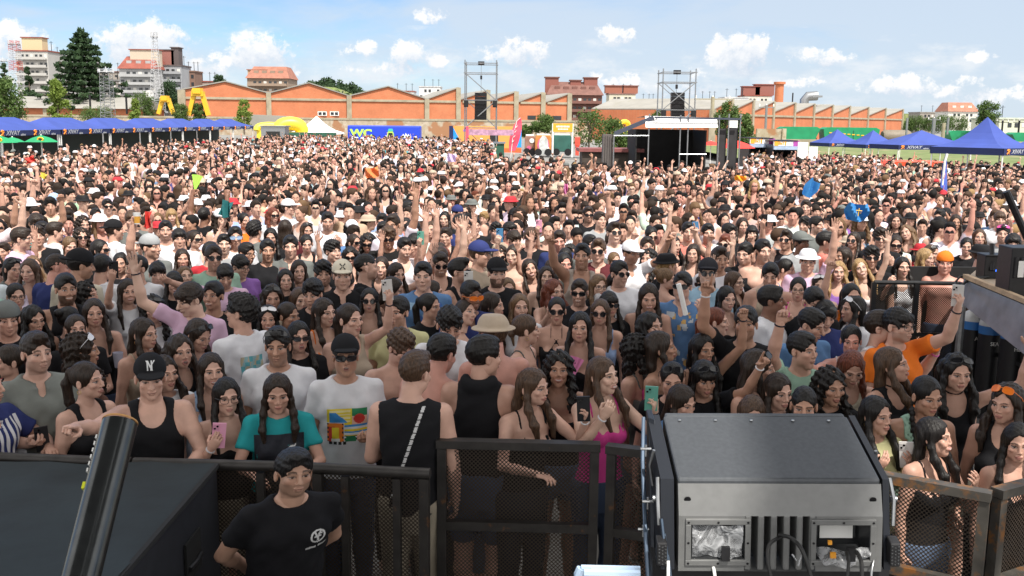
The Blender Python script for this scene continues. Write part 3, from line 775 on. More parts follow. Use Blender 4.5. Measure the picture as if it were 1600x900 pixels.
# ------------------------------------------------------------------ putting a person together
def rot_head(V, yaw, pitch, roll):
 m = np.array(Euler((pitch, roll, yaw), 'XYZ').to_matrix()); piv = np.array((0, .02, -.115))
 return ((V - piv) @ m.T + piv)
HEADC = np.array((0, -.022, 1.640))
SQ = [0.]
def warp(V, lean):
 if not lean and not SQ[0]: return V
 V = V.copy(); z0 = V[:, 2].copy(); t = np.maximum(0, z0 - .95); V[:, 1] -= lean * t; V[:, 2] -= .5 * lean * lean * t
 if SQ[0]:
  q = np.clip(z0 / .95, 0, 1); V[:, 1] -= np.where(q < 1, .22 * np.sin(np.pi * q), 0); V[:, 2] -= SQ[0] * q
 return V
SHARED = {}
def person(x, y, sex='f', face=0., hyaw=0., hpitch=0., hroll=0., arms=('down', 'down'), top='strap', topc=(.02, .02, .022), hair='long', hairc=(.02, .012, .008),
   skin=(.50, .30, .22), var=0, mouth='shut', glasses=None, glc=(.01, .01, .012), hat=None, hatc=(.02, .02, .02), bottom='pants', botc=(.03, .035, .05),
   H=None, lean=0., lod=0, label=None, group=None, z=0., glup=False, wide=1., name='person', choker=False, earring=False, paintfn=None):
 """face: 0 = towards the stage (-Y); positive turns the body to the right of the picture. hyaw likewise, on top of it."""
 h, hh, hd = ((.013, .0042, .0042), (.017, .0065, .0062))[lod]
 if H is None: H = 1.64 if sex == 'f' else 1.76
 sc = H / 1.755
 k = ('p', sex, arms, var, mouth, round(hyaw, 2), round(hpitch, 2), round(hroll, 2), lod, round(lean, 2))
 # flip so that a positive yaw turns to picture right (+X) for someone facing -Y
 if k not in SHARED:
  (bv, bf, bp), hands, _ = body_mesh(sex, arms[0], arms[1], h, hh)
  hv, hf, hp = head_mesh(sex, var, mouth, hd)
  hv = rot_head(hv, hyaw, hpitch, hroll) + HEADC
  V, F, P = join_np([(bv, bf, bp), (hv.astype(np.float32), hf, hp)])
  SHARED[k] = mesh_np('person_body', warp(V, lean), F, mats=(M['skin'],), paint=P)
 root = link(name, SHARED[k], color=skin, loc=(x, y, z), rot=(0, 0, face), scale=(sc * wide, sc * wide, sc))
 tag(root, label, 'person', group)
 def child(nm, V, F, m, col, key, head=False, paint=None, fmat=None, mats=None):
  kk = (key, k) if head or lean else (key,)
  if kk not in SHARED or paint is not None:
   VV = V
   if head: VV = rot_head(V, hyaw, hpitch, hroll) + HEADC
   VV = warp(VV, lean)
   if isinstance(F, np.ndarray): me = mesh_np(nm, VV, F, mats=(m,), paint=paint)
   else:
    me = bpy.data.meshes.new(nm); me.from_pydata([tuple(v) for v in VV.tolist()], [], F)
    for q in (mats or (m,)): me.materials.append(q)
    if fmat: me.polygons.foreach_set('material_index', fmat)
    me.update()
   if paint is None: SHARED[kk] = me
  else: me = SHARED[kk]
  return link(nm, me, root, color=col)
 if hair and hair != 'bald':
  V, F = hair_mesh(hair, .0052 if lod == 0 else .008, var % 2)
  if hat in ('cap', 'capback', 'bucket', 'fedora'):
   V = V.copy(); m_ = V[:, 2] > .055; V[m_, :2] *= .90; V[m_, 2] = .055 + (V[m_, 2] - .055) * .55
  child('hair', V, F, M['hair'], hairc, ('h', hair, lod, var % 2, bool(hat)), True)
 if top != 'none':
  V, F = garment(sex, arms[0], arms[1], h, hh, top)
  P = paintfn(V) if paintfn else None
  clm = M['print'] if paintfn else M['cloth']
  child({'tee': 't_shirt', 'strap': 'strappy_top', 'crop': 'crop_top', 'tank': 'tank_top', 'hoodtank': 'hooded_vest', 'cross': 'strappy_top', 'racer': 'sports_top'}.get(top, {'sleeveless': 'sleeveless_shirt', 'long': 'long_sleeve_shirt', 'bandeau': 'bandeau_top'}.get(top, top)),
    V, F, clm, topc, ('t', sex, arms, top, lod), False, P)
 V, F = garment(sex, arms[0], arms[1], h, hh, bottom)
 child('trousers' if bottom == 'pants' else 'shorts', V, F, M['cloth'], botc, ('b', sex, bottom, arms, lod))
 if hat:
  V, F = cap_mesh(hat, .006); child('cap' if 'cap' in hat else 'hat', V, F, M['cloth'], hatc, ('hat', hat), True)
 if glasses:
  V, F, fm = glasses_mesh(glasses)
  if glup: V = V @ np.array(Euler((R(-42), 0, 0)).to_matrix()).T * 1.12 + np.array((0, .018, .028))
  child('glasses' if glasses == 'spec' else 'sunglasses', V, F, M['gloss'], glc, ('g', glasses, glup), True, mats=(M['gloss'], M['frame' if glasses != 'spec' else 'darkframe']) if 'frame' in M else (M['gloss'], M['gloss']), fmat=fm)
 if choker:
  mb = MB(); mb.tube([(math.cos(a) * .052, math.sin(a) * .054 + .012, 1.515 - .012 * -math.sin(a)) for a in (2 * math.pi * i / 16 for i in range(17))], .006, 6, False)
  child('choker', np.array(mb.v, np.float32), mb.f, M['cloth'], (.01, .01, .01), ('ck',))
 if earring:
  for s in (1, -1):
   mb = MB(); mb.tube([(s * .084, .010 + math.cos(a) * .013, -.052 + math.sin(a) * .013) for a in (2 * math.pi * i / 12 for i in range(13))], .0022, 5, False)
   child('earring', np.array(mb.v, np.float32), mb.f, M['gold'], (.8, .6, .25), ('er', s), True)
 if lod == 0:
  hs_ = body_mesh(sex, arms[0], arms[1], h, hh)[1]
  for s, c in ((1, arms[0]), (-1, arms[1])):
   if c in ('high', 'fist', 'horns', 'pointup', 'filmhi', 'film', 'wave', 'touch', 'chin'):
    wr, z_, y_ = hs_[s]; x_ = np.cross(y_, z_); mb = MB(); mb.tube([Vector(wr - z_ * .022 + (x_ * math.cos(a) * 1.0 + y_ * math.sin(a) * .95) * (.0255 if sex == 'f' else .031)) for a in (2 * math.pi * i / 14 for i in range(15))], .0055, 6, False)
    child('wristband', np.array(mb.v, np.float32), mb.f, M['cloth'], ((.6, .6, .62), (.55, .12, .35), (.02, .02, .03))[(var + s) % 3], ('wb', sex, s, c))
 PEOPLE.append((x, y, root))
 return root, (body_mesh(sex, arms[0], arms[1], h, hh)[1], sc, face, (x, y, z), lean, wide)
PEOPLE = []
def hand_world(info, side, off=(0, 0, .08)):
 """world matrix of a held thing: off is in the hand frame (x across, y back of hand, z along the fingers)"""
 hands, sc, face, loc, lean, wide = info; wr, z, y = hands[side]; x = np.cross(y, z)
 p = wr + x * off[0] + y * off[1] + z * off[2]
 p = warp(p[None, :], lean)[0]
 Rz = Matrix.Rotation(face, 3, 'Z')
 P = Rz @ Vector((p[0] * sc * wide, p[1] * sc * wide, p[2] * sc)) + Vector(loc)
 B = Rz @ Matrix((x, y, z)).transposed()
 return P, B
M['gold'] = mat('gold_metal', (.75, .55, .22), .3, 1., var=0)
M['frame'] = mat('frame_plastic', objcol=True, rough=.3, var=0)
M['darkframe'] = mat('dark_frame_plastic', (.02, .018, .016), rough=.3, var=0)
# ------------------------------------------------------------------ ground
def gz(x, y):
 return -min(1.2, 0.0004 * max(0., x) * max(0., min(y, 110.)))
def structure(o): o['kind'] = 'structure'; return o
M['asphalt'] = mat('asphalt', (.20, .195, .185), .9, var=.18, vscale=.6, bump=.2, bscale=60, dirt=((.27, .26, .235), .25, .52))
M['grass'] = mat('grass', (.13, .17, .055), .95, var=.3, vscale=.5, bump=.5, bscale=8, dirt=((.22, .20, .10), .3, .5))
xs = [-1500, -400, -150, -60, -20, 0] + [4 * i for i in range(1, 26)] + [150, 400, 1500]
ys = [-60, -10, 0] + [5 * i for i in range(1, 24)] + [160, 300, 800, 3000]
gv = [(x, y, gz(x, y)) for y in ys for x in xs]; nx_ = len(xs)
gf = [(j * nx_ + i, j * nx_ + i + 1, (j + 1) * nx_ + i + 1, (j + 1) * nx_ + i) for j in range(len(ys) - 1) for i in range(nx_ - 1)]
g = MB(); g.poly(gv, gf); structure(g.build('ground', M['asphalt'], smooth=True))
# grass bank that rises behind the right-hand tents up to the railway wall
gb = MB(); pts = []
for i in range(21):
 xa = 22 + 8 * i
 pts += [(xa, 66 + .5 * i, gz(xa, 66) - .15), (xa, 72, gz(xa, 72) + .15), (xa, 105, gz(xa, 105) + .75), (xa, 148, .1), (xa, 150, -1.8)]
gb.poly(pts, [(5 * i + k, 5 * i + 5 + k, 5 * i + 6 + k, 5 * i + 1 + k) for i in range(20) for k in range(4)]); structure(gb.build('grass_verge', M['grass'], smooth=True))
# ------------------------------------------------------------------ materials of the buildings
def brick_mat(name, c1, c2, mortar, scale=1., rot=0):
 m = bpy.data.materials.new(name); m.use_nodes = True; nt = m.node_tree; b = nt.nodes['Principled BSDF']; N = nt.nodes.new; L = nt.links.new
 b.inputs['Roughness'].default_value = .9; b.inputs['Specular IOR Level'].default_value = .2
 tc = N('ShaderNodeTexCoord'); sp = N('ShaderNodeSeparateXYZ'); L(tc.outputs['Object'], sp.inputs[0])
 ad = N('ShaderNodeMath'); ad.operation = 'ADD'; L(sp.outputs[0], ad.inputs[0]); L(sp.outputs[1], ad.inputs[1])
 cb = N('ShaderNodeCombineXYZ'); L(ad.outputs[0], cb.inputs[0]); L(sp.outputs[2], cb.inputs[1])
 br = N('ShaderNodeTexBrick'); L(cb.outputs[0], br.inputs['Vector']); br.inputs['Scale'].default_value = scale
 br.inputs['Color1'].default_value = (*c1, 1); br.inputs['Color2'].default_value = (*c2, 1); br.inputs['Mortar'].default_value = (*mortar, 1)
 br.inputs['Mortar Size'].default_value = .02; br.inputs['Brick Width'].default_value = .5; br.inputs['Row Height'].default_value = .16
 n = N('ShaderNodeTexNoise'); n.inputs['Scale'].default_value = .35; n.inputs['Detail'].default_value = 8; n.inputs['Roughness'].default_value = .7; L(tc.outputs['Object'], n.inputs['Vector'])
 mr = N('ShaderNodeMapRange'); L(n.outputs['Fac'], mr.inputs[0]); mr.inputs[1].default_value = .3; mr.inputs[2].default_value = .7; mr.inputs[3].default_value = .86; mr.inputs[4].default_value = 1.12
 v = N('ShaderNodeVectorMath'); v.operation = 'SCALE'; L(br.outputs['Color'], v.inputs[0]); L(mr.outputs[0], v.inputs['Scale']); L(v.outputs[0], b.inputs['Base Color'])
 return m
M['brick'] = brick_mat('orange_brick', (.54, .175, .080), (.49, .15, .068), (.46, .23, .14), 1.6)
M['redbrick'] = brick_mat('dark_red_brick', (.19, .075, .055), (.16, .06, .045), (.2, .12, .1), 1.)
M['conc'] = mat('concrete', (.33, .29, .21), .9, var=.2, vscale=.8, dirt=((.16, .14, .10), 1.2, .6))
M['roofgrey'] = mat('fibre_cement_roof', (.27, .26, .235), .9, var=.12, vscale=.3, dirt=((.25, .24, .20), .4, .55))
M['white'] = mat('white_paint', (.78, .78, .76), .6, var=.05)
M['glassd'] = mat('dark_glass', (.03, .035, .04), .12, var=.2, vscale=.5)
M['steel'] = mat('galvanised_steel', (.33, .34, .35), .38, .9, var=.15, vscale=20)
M['black'] = mat('black_cloth', (.012, .012, .013), .9, var=.2, bump=.4, bscale=6)
M['blackm'] = mat('black_metal', (.018, .018, .02), .42, .3, var=.25, vscale=30)
M['yellow'] = mat('yellow_paint', (.72, .42, .02), .5, var=.1)
# rubble stone wall with patches of brick
def stone_mat():
 m = bpy.data.materials.new('rubble_stone'); m.use_nodes = True; nt = m.node_tree; b = nt.nodes['Principled BSDF']; N = nt.nodes.new; L = nt.links.new
 b.inputs['Roughness'].default_value = .95; tc = N('ShaderNodeTexCoord')
 vo = N('ShaderNodeTexVoronoi'); vo.inputs['Scale'].default_value = 2.2; L(tc.outputs['Object'], vo.inputs['Vector'])
 cr = N('ShaderNodeValToRGB'); L(vo.outputs['Color'], cr.inputs[0]); cr.color_ramp.elements[0].color = (.30, .24, .16, 1); cr.color_ramp.elements[1].color = (.47, .41, .33, 1)
 n = N('ShaderNodeTexNoise'); n.inputs['Scale'].default_value = .22; n.inputs['Detail'].default_value = 5; L(tc.outputs['Object'], n.inputs['Vector'])
 mr = N('ShaderNodeMapRange'); L(n.outputs['Fac'], mr.inputs[0]); mr.inputs[1].default_value = .54; mr.inputs[2].default_value = .58
 mx = N('ShaderNodeMix'); mx.data_type = 'RGBA'; L(mr.outputs[0], mx.inputs[0]); L(cr.outputs[0], mx.inputs[6]); mx.inputs[7].default_value = (.33, .17, .09, 1)
 L(mx.outputs[2], b.inputs['Base Color']); return m
M['stone'] = stone_mat()
def line_x(A, B, px, py=190):
 """point on the vertical plane through A-B seen at photo column px"""
 d = ray(px, py); A = Vector(A); B = Vector(B); n = Vector((-(B.y - A.y), B.x - A.x)); t = (A.x * n.x + A.y * n.y) / (d.x * n.x + d.y * n.y)
 return d.x * t, d.y * t
# the stone wall on the left, in two runs
def wall(name, pts, h, th, label, cope=.35, base=None):
 for i in range(len(pts) - 1):
  (x0, y0), (x1, y1) = pts[i], pts[i + 1]; b0 = -1.2
  w = MB(); w.bar(((x0), y0, (h + b0) / 2 + .0), ((x1), y1, (h + b0) / 2), th, h - b0); o = w.build(name, M['stone']); tag(o, label[i], 'wall')
  c = MB(); c.bar((x0, y0, h + cope / 2), (x1, y1, h + cope / 2), th + .2, cope); c.build('coping', M['conc'], o)
WL = (-100, 186); WR = (14.5, 186)
wall('stone_wall', [WL, (-44, 186), WR], 3.0, .6, ['long rubble stone wall with patches of brick behind the left blue canopies', 'rubble stone wall with patches of brick behind the blue WC container'])
# ------------------------------------------------------------------ brick halls
def hall(label, A, B, cols, zb, zband, deep, kind, name='factory_hall'):
 """cols: list of (px0, px1, valley z left, peak z, valley z right, type)"""
 root = empty(name, (0, 0, 0), 0, label, 'factory')
 dv = Vector((B[0] - A[0], B[1] - A[1], 0)).normalized(); nv = Vector((-dv.y, dv.x, 0))
 for (p0, p1, z0, zp, z1, ty) in cols:
  x0, y0 = line_x(A, B, p0); x1, y1 = line_x(A, B, p1); a = Vector((x0, y0, 0)); L_ = (Vector((x1, y1, 0)) - a).length
  P = lambda u, z, n=0.: a + dv * u + nv * n + Vector((0, 0, z))
  tops = [(0, z0), (L_ * .5, zp), (L_, z1)] if ty == 'g' else [(0, z0), (L_ - .02, zp)]
  w = MB(); pol = [(0, zb)] + tops + [(L_, zb)] if ty == 'g' else [(0, zb), (0, z0), (L_, zp), (L_, zb)]
  n = len(pol); w.poly([P(u, z) for u, z in pol] + [P(u, z, deep) for u, z in pol], [tuple(reversed(range(n)))] + [tuple(range(n, 2 * n))] + [(i, (i + 1) % n, (i + 1) % n + n, i + n) for i in range(n)])
  w.build('brick_wall', M['brick'], root)
  r = MB(); tp = tops if ty == 'g' else [(0, z0), (L_, zp)]
  for i in range(len(tp) - 1):
   (u0, h0), (u1, h1) = tp[i], tp[i + 1]
   vs = [P(u0, h0 + .06, -.35), P(u1, h1 + .06, -.35), P(u1, h1 + .06, deep), P(u0, h0 + .06, deep)]; vs += [v + Vector((0, 0, .22)) for v in vs]
   r.poly(vs, [(0, 3, 2, 1), (4, 5, 6, 7), (0, 1, 5, 4), (1, 2, 6, 5), (2, 3, 7, 6), (3, 0, 4, 7)])
  r.build('roof', M['roofgrey'], root)
  c = MB(); c.bar(P(.5, zband, -.12), P(L_ - .5, zband, -.12), .25, .45); c.build('concrete_band', M['conc'], root)
  zz = zp if ty != 'g' else z1
  c = MB(); c.bar(P(L_, zb, -.16), P(L_, zz + .15, -.16), .95, .45, up=tuple(nv)); c.build('pillar', M['conc'], root)
 x0, y0 = line_x(A, B, cols[0][0]); c = MB(); c.bar((x0, y0 - .2, zb), (x0, y0 - .2, cols[0][2] + .1), 1.4, .5); c.build('pillar', M['conc'], root)
 return root
zz = lambda px, py, Y: at_y(px, py, Y).z
HA, HB = (-64.5, 196), (12.5, 212)
h1 = hall('orange brick factory halls with pointed gables and concrete pillars left of the speaker tower', HA, HB,
  [(286, 421, 8.3, 10.0, 7.9, 'g'), (421, 546, 7.9, 10.0, 7.6, 'g'), (546, 667, 7.6, 9.6, 7.2, 'g'), (667, 716, 7.2, 9.6, 0, 's'), (719, 762, 7.2, 9.2, 0, 's'),
  (765, 806, 7.0, 9.0, 0, 's'), (809, 848, 6.9, 8.9, 0, 's'), (851, 889, 6.9, 8.8, 0, 's')], 2.2, 6.9, 40, 0)
for px in (504, 523):                       # the two pairs of small windows
 x, y = line_x(HA, HB, px); f = MB(); f.box((x, y - .1, zz(px, 177.5, y)), (1.8, .18, .85)); fo = f.build('window', M['white'], h1)
 for k in (-.42, .42): p = MB(); p.box((x + k, y - .2, zz(px, 177.5, y)), (.62, .04, .55)); p.build('pane', M['glassd'], fo)
for px in (828, 868):
 x, y = line_x(HA, HB, px); f = MB(); f.box((x, y - .06, 3.9), (2.4, .1, .8)); f.build('vent_opening', M['glassd'], h1)
KA, KB = (48, 222), (132, 338)
ed = [1087, 1112, 1142, 1175, 1207, 1240, 1270, 1299, 1326, 1355, 1382, 1409]
cc = []
for i in range(1, len(ed) - 1):
 cc.append((ed[i] + 1, ed[i + 1], 5.9, 8.3, 0, 's'))
h2 = hall('long orange brick factory with a sawtooth roof behind the green railway wagons', KA, KB, cc, -1.5, 5.0, 30, 1, 'sawtooth_factory')
x, y = line_x(KA, KB, 1238); c = MB(); c.lathe((x, y + 14, 6), [(1.15, 0), (1.1, 7.4), (1.5, 7.4), (1.5, 8.0), (0, 8.0)], 14); c.build('chimney', M['brick'], h2, smooth=True)
x, y = line_x(KA, KB, 1272); c = MB(); c.tube([(x, y + 10, 6), (x, y + 10, 9.6), (x + .8, y + 10, 10.6), (x + 3.4, y + 10, 10.8)], 1.25, 10); c.box((x + 3.2, y + 10, 10.6), (2.6, 2.4, .5)); c.build('extractor_duct', M['steel'], h2, smooth=True)
x, y = line_x(KA, KB, 1250); c = MB(); c.tube([(x, y + 8, 6), (x, y + 8, 11.2)], .18, 6); c.build('flue_pipe', M['blackm'], h2)
# the low hall with the long grey roof
root = empty('long_shed', (0, 0, 0), 0, 'low brick shed with a long pale grey roof behind the white stage canopy', 'shed')
def shed(root, X0, X1, Y, ze, zr, hip, deep, bm, zb=-1.3, piers=7):
 w = MB(); w.box(((X0 + X1) / 2, Y + deep / 2, (ze + zb) / 2), (X1 - X0, deep - .6, ze - zb)); w.build('brick_wall', bm, root)
 r = MB(); o = .5
 v = [(X0 - o, Y - o, ze), (X1 + o, Y - o, ze), (X1 + o, Y + deep, ze), (X0 - o, Y + deep, ze), (X0 + hip, Y + deep / 2, zr), (X1 + o, Y + deep / 2, zr)]
 r.poly(v, [(0, 1, 5, 4), (2, 3, 4, 5), (3, 0, 4), (1, 2, 5), (0, 3, 2, 1)]); r.build('roof', M['roofgrey'], root)
 for i in range(piers):
  x = X0 + (X1 - X0) * (i + .5) / piers; c = MB(); c.box((x, Y + .2, (ze + zb) / 2), (.7, .35, ze - zb - .1)); c.build('pier', M['conc'], root)
a = at_y(936, 178, 236); b = at_y(1140, 180, 236)
shed(root, a.x, b.x, 236, a.z, at_y(1000, 162, 250).z + .6, 7, 28, M['brick'])
root = empty('grey_shed', (0, 0, 0), 0, 'low shed with a long grey roof and an orange stripe behind the left canopies', 'shed')
a = at_y(-60, 166, 204); b = at_y(198, 169, 204)
shed(root, a.x, b.x, 204, 4.7, 7.2, 2, 22, M['brick'], 2.2, 3)
# ------------------------------------------------------------------ apartment blocks
def block(label, px0, px1, ytop, Y, floors, bays, wallc, roofc, kind='flat', balc=True, ybot=195, winw=.55, extras=()):
 a = at_y(px0, ytop, Y); b = at_y(px1, ytop, Y); W_ = b.x - a.x; zt = a.z; z0 = -2; H_ = zt - z0; D = min(22, W_ * .7 + 6)
 root = empty('apartment_block', ((a.x + b.x) / 2, Y, 0), 0, label, 'apartment block')
 wm = mat('render_wall', wallc, .9, var=.08, vscale=.2); rm = mat('roof_tiles', roofc, .9, var=.2, vscale=.5)
 w = MB(); w.box((0, D / 2, z0 + H_ / 2), (W_, D, H_)); w.build('wall', wm, root)
 fh = 3.1; n = 0
 glass = MB(); glass.box((0, 0, 0), (1, .12, 1));
 me = None
 for f in range(floors):
  z = zt - 1.9 - f * fh
  if z < 2.5: break
  for k in range(bays):
   if (k * 7 + f * 3) % 11 == 0: continue
   x = -W_ / 2 + W_ * (k + .5) / bays; ww = W_ / bays * winw
   if n >= 96: break
   if me is None:
    o = glass.build('window', [M['glassd']], root); me = o.data
   else: o = link('window', me, root)
   if (k + f * 2) % 3 == 0:
    if 'shut' not in M: M['shut'] = mat('roller_shutter', (.62, .60, .56), .7, var=.1)
    o.material_slots[0].link = 'OBJECT'; o.material_slots[0].material = M['shut']
   o.location = (x, -.05, z); o.scale = (ww, 1, 1.45); n += 1
  if balc:
   s = MB(); s.box((0, -.8, z - 1.15), (W_ * .96, 1.6, .25)); s.box((0, -1.55, z - .65), (W_ * .96, .12, .85)); s.build('balcony', wm, root)
 if kind == 'mansard':
  r = MB(); i_ = W_ * .10
  r.poly([(-W_ / 2 - .6, -.8, zt), (W_ / 2 + .6, -.8, zt), (W_ / 2 + .6, D, zt), (-W_ / 2 - .6, D, zt), (-W_ / 2 + i_, 5, zt + 5), (W_ / 2 - i_, 5, zt + 5), (W_ / 2 - i_, D - 4, zt + 5), (-W_ / 2 + i_, D - 4, zt + 5)],
    [(0, 1, 5, 4), (1, 2, 6, 5), (2, 3, 7, 6), (3, 0, 4, 7), (4, 5, 6, 7), (0, 3, 2, 1)])
  ro = r.build('roof', rm, root)
  for k in range(max(2, bays // 2)):
   x = -W_ / 2 + i_ + (W_ - 2 * i_) * (k + .5) / max(2, bays // 2); c = MB(); c.box((x, 3.2, zt + 2.2), (1.9, 3, 2.0)); c.build('dormer', wm, ro)
 else:
  r = MB(); r.box((0, D / 2, zt + .25), (W_ + .6, D + .6, .5)); ro = r.build('roof', rm, root)
 for (u, w_, h_, col) in extras:
  c = MB(); c.box((u * W_, 6, zt + .5 + h_ / 2), (w_, 5, h_)); c.build('roof_tower', mat('tower_wall', col, .9), root)
  c = MB(); c.box((u * W_, 6, zt + .6 + h_), (w_ + .8, 5.8, .35)); c.build('tower_cap', rm, root)
 for u in (-.3, .1, .38):
  c = MB(); c.tube([(u * W_, 7, zt), (u * W_, 7, zt + 4.5)], .12, 5); c.box((u * W_, 7, zt + 4), (1.6, .1, .1)); c.build('aerial', M['blackm'], root)
 return root
LG = (.36, .365, .37); BR = (.20, .12, .09); RED = (.24, .07, .05)
block('long grey-brown apartment row half hidden behind the tall cedar', 92, 186, 112, 440, 7, 11, (.30, .27, .24), (.2, .12, .1))
block('brown and grey flats low behind the lattice pylon', 150, 190, 126, 425, 5, 5, (.26, .24, .23), (.2, .2, .2), balc=False)
block('white and grey terraced apartment block behind the red and white mast', 24, 74, 80, 400, 9, 7, (.42, .41, .39), RED, extras=((-.1, 8, 5, (.55, .45, .28)),))
block('grey apartment block with strip windows between the mast and the tall cedar', 66, 128, 88, 430, 8, 9, (.34, .34, .34), (.3, .3, .3), balc=True)
block('light grey apartment tower with scalloped balconies right of the cedar', 186, 242, 107, 400, 9, 6, LG, RED, 'mansard', extras=((.12, 11, 7, (.5, .42, .33)),))
block('dark-topped grey apartment tower just right of the lattice mast', 249, 283, 103, 410, 9, 4, (.30, .31, .33), (.10, .08, .08), extras=((-.3, 6, 6, (.28, .12, .10)), (.1, 3, 7, (.1, .08, .08))))
block('brown brick apartment block with white windows left of the first gable', 282, 304, 112, 420, 7, 3, BR, BR, balc=False)
block('lower brown flats stepping down behind the first gable', 303, 332, 128, 430, 4, 4, (.32, .25, .22), RED, balc=False)
block('brown and cream apartment block with red roofs above the second gable', 386, 450, 122, 420, 7, 8, (.27, .20, .15), (.30, .13, .09), 'mansard', extras=((-.3, 8, 3, (.45, .3, .18)),))
block('white flats with a dark red curved roof above the third gable', 612, 646, 143, 520, 4, 5, (.60, .60, .60), RED, balc=False)
block('white box-shaped flats behind the sawtooth roof left of the speaker tower', 655, 688, 136, 540, 4, 5, (.62, .62, .62), (.5, .5, .5), balc=False)
block('big dark red brick apartment block with steep roofs and chimneys right of the speaker tower', 856, 941, 148, 380, 9, 11, (.17, .08, .065), (.17, .085, .07), 'mansard', extras=((-.42, 5, 6, (.24, .09, .07)), (.02, 4, 5, (.24, .09, .07)), (.30, 5, 6, (.24, .09, .07))), winw=.6)
block('cream apartment block with a striped facade above the grey shed roof', 952, 993, 147, 420, 6, 7, (.56, .53, .42), (.25, .12, .10), balc=False, extras=((-.3, 7, 3, (.3, .12, .08)), (.35, 6, 3, (.3, .12, .08))), winw=.7)
block('white flat-roofed building right of the wooden power pole', 1133, 1170, 153, 460, 3, 5, (.72, .73, .74), (.5, .5, .5), balc=False)
block('pale apartment block with dark red penthouses left of the brick chimney', 1164, 1206, 150, 480, 3, 7, (.60, .56, .48), RED, balc=False, extras=((-.2, 8, 4, (.25, .1, .08)), (.3, 9, 5, (.25, .1, .08))))
block('low red tiled house between the cream block and the second tower', 1003, 1026, 160, 500, 2, 4, (.4, .2, .15), RED, balc=False)
block('low red tiled house right of the second tower', 1096, 1124, 156, 500, 2, 4, (.42, .25, .2), RED, balc=False)
block('grey brown office block on the horizon right of the sawtooth factory', 1438, 1482, 176, 600, 3, 8, (.30, .27, .24), (.3, .28, .26), balc=False)
block('white houses on the horizon left of the blue pyramid tent', 1482, 1528, 174, 560, 3, 7, (.70, .68, .62), (.35, .15, .1), 'mansard', balc=False)
block('long pale green industrial building at the far right edge', 1562, 1660, 186, 330, 2, 9, (.60, .62, .48), (.50, .56, .46), balc=False)
# ------------------------------------------------------------------ trees
M['bark'] = mat('bark', (.13, .10, .075), .95, var=.3, vscale=8)
def leaf_mat(name, c, c2):
 m = bpy.data.materials.new(name); m.use_nodes = True; nt = m.node_tree; b = nt.nodes['Principled BSDF']; N = nt.nodes.new; L = nt.links.new
 b.inputs['Roughness'].default_value = .6; b.inputs['Specular IOR Level'].default_value = .3
 tc = N('ShaderNodeTexCoord'); n = N('ShaderNodeTexNoise'); n.inputs['Scale'].default_value = 2.2; n.inputs['Detail'].default_value = 4; L(tc.outputs['Object'], n.inputs['Vector'])
 mr = N('ShaderNodeMapRange'); L(n.outputs['Fac'], mr.inputs[0]); mr.inputs[1].default_value = .35; mr.inputs[2].default_value = .65
 mx = N('ShaderNodeMix'); mx.data_type = 'RGBA'; L(mr.outputs[0], mx.inputs[0]); mx.inputs[6].default_value = (*c, 1); mx.inputs[7].default_value = (*c2, 1); L(mx.outputs[2], b.inputs['Base Color'])
 tr = N('ShaderNodeBsdfTranslucent'); L(mx.outputs[2], tr.inputs[0]); ms = N('ShaderNodeMixShader'); ms.inputs[0].default_value = .3
 L(b.outputs[0], ms.inputs[1]); L(tr.outputs[0], ms.inputs[2]); L(ms.outputs[0], nt.nodes['Material Output'].inputs[0]); return m
M['leaf_bright'] = leaf_mat('bright_leaves', (.13, .20, .03), (.22, .29, .06))
M['leaf_mid'] = leaf_mat('green_leaves', (.06, .11, .025), (.11, .17, .045))
M['leaf_dark'] = leaf_mat('dark_needles', (.028, .060, .028), (.05, .09, .035))
def leaves(centres, radii, n, size, rs, flat=1.):
 """n little quads per clump, most of them near its surface"""
 r = np.random.default_rng(rs); C_ = np.repeat(np.asarray(centres, float), n, 0); R_ = np.repeat(np.asarray(radii, float), n)
 d = r.normal(size=(len(C_), 3)); d /= np.linalg.norm(d, axis=1)[:, None]; rad = R_ * (r.random(len(C_)) ** .45)
 P_ = C_ + d * rad[:, None] * np.array((1, 1, flat)); u = r.normal(size=(len(C_), 3)); u /= np.linalg.norm(u, axis=1)[:, None]
 w = np.cross(u, d + .3 * r.normal(size=d.shape)); w /= np.linalg.norm(w, axis=1)[:, None] + 1e-9; s = size * (.6 + .8 * r.random(len(C_)))[:, None]
 V = np.stack([P_ - u * s, P_ + w * s * .6, P_ + u * s, P_ - w * s * .6], 1).reshape(-1, 3)
 return V, np.arange(len(V)).reshape(-1, 4).astype(np.int32)
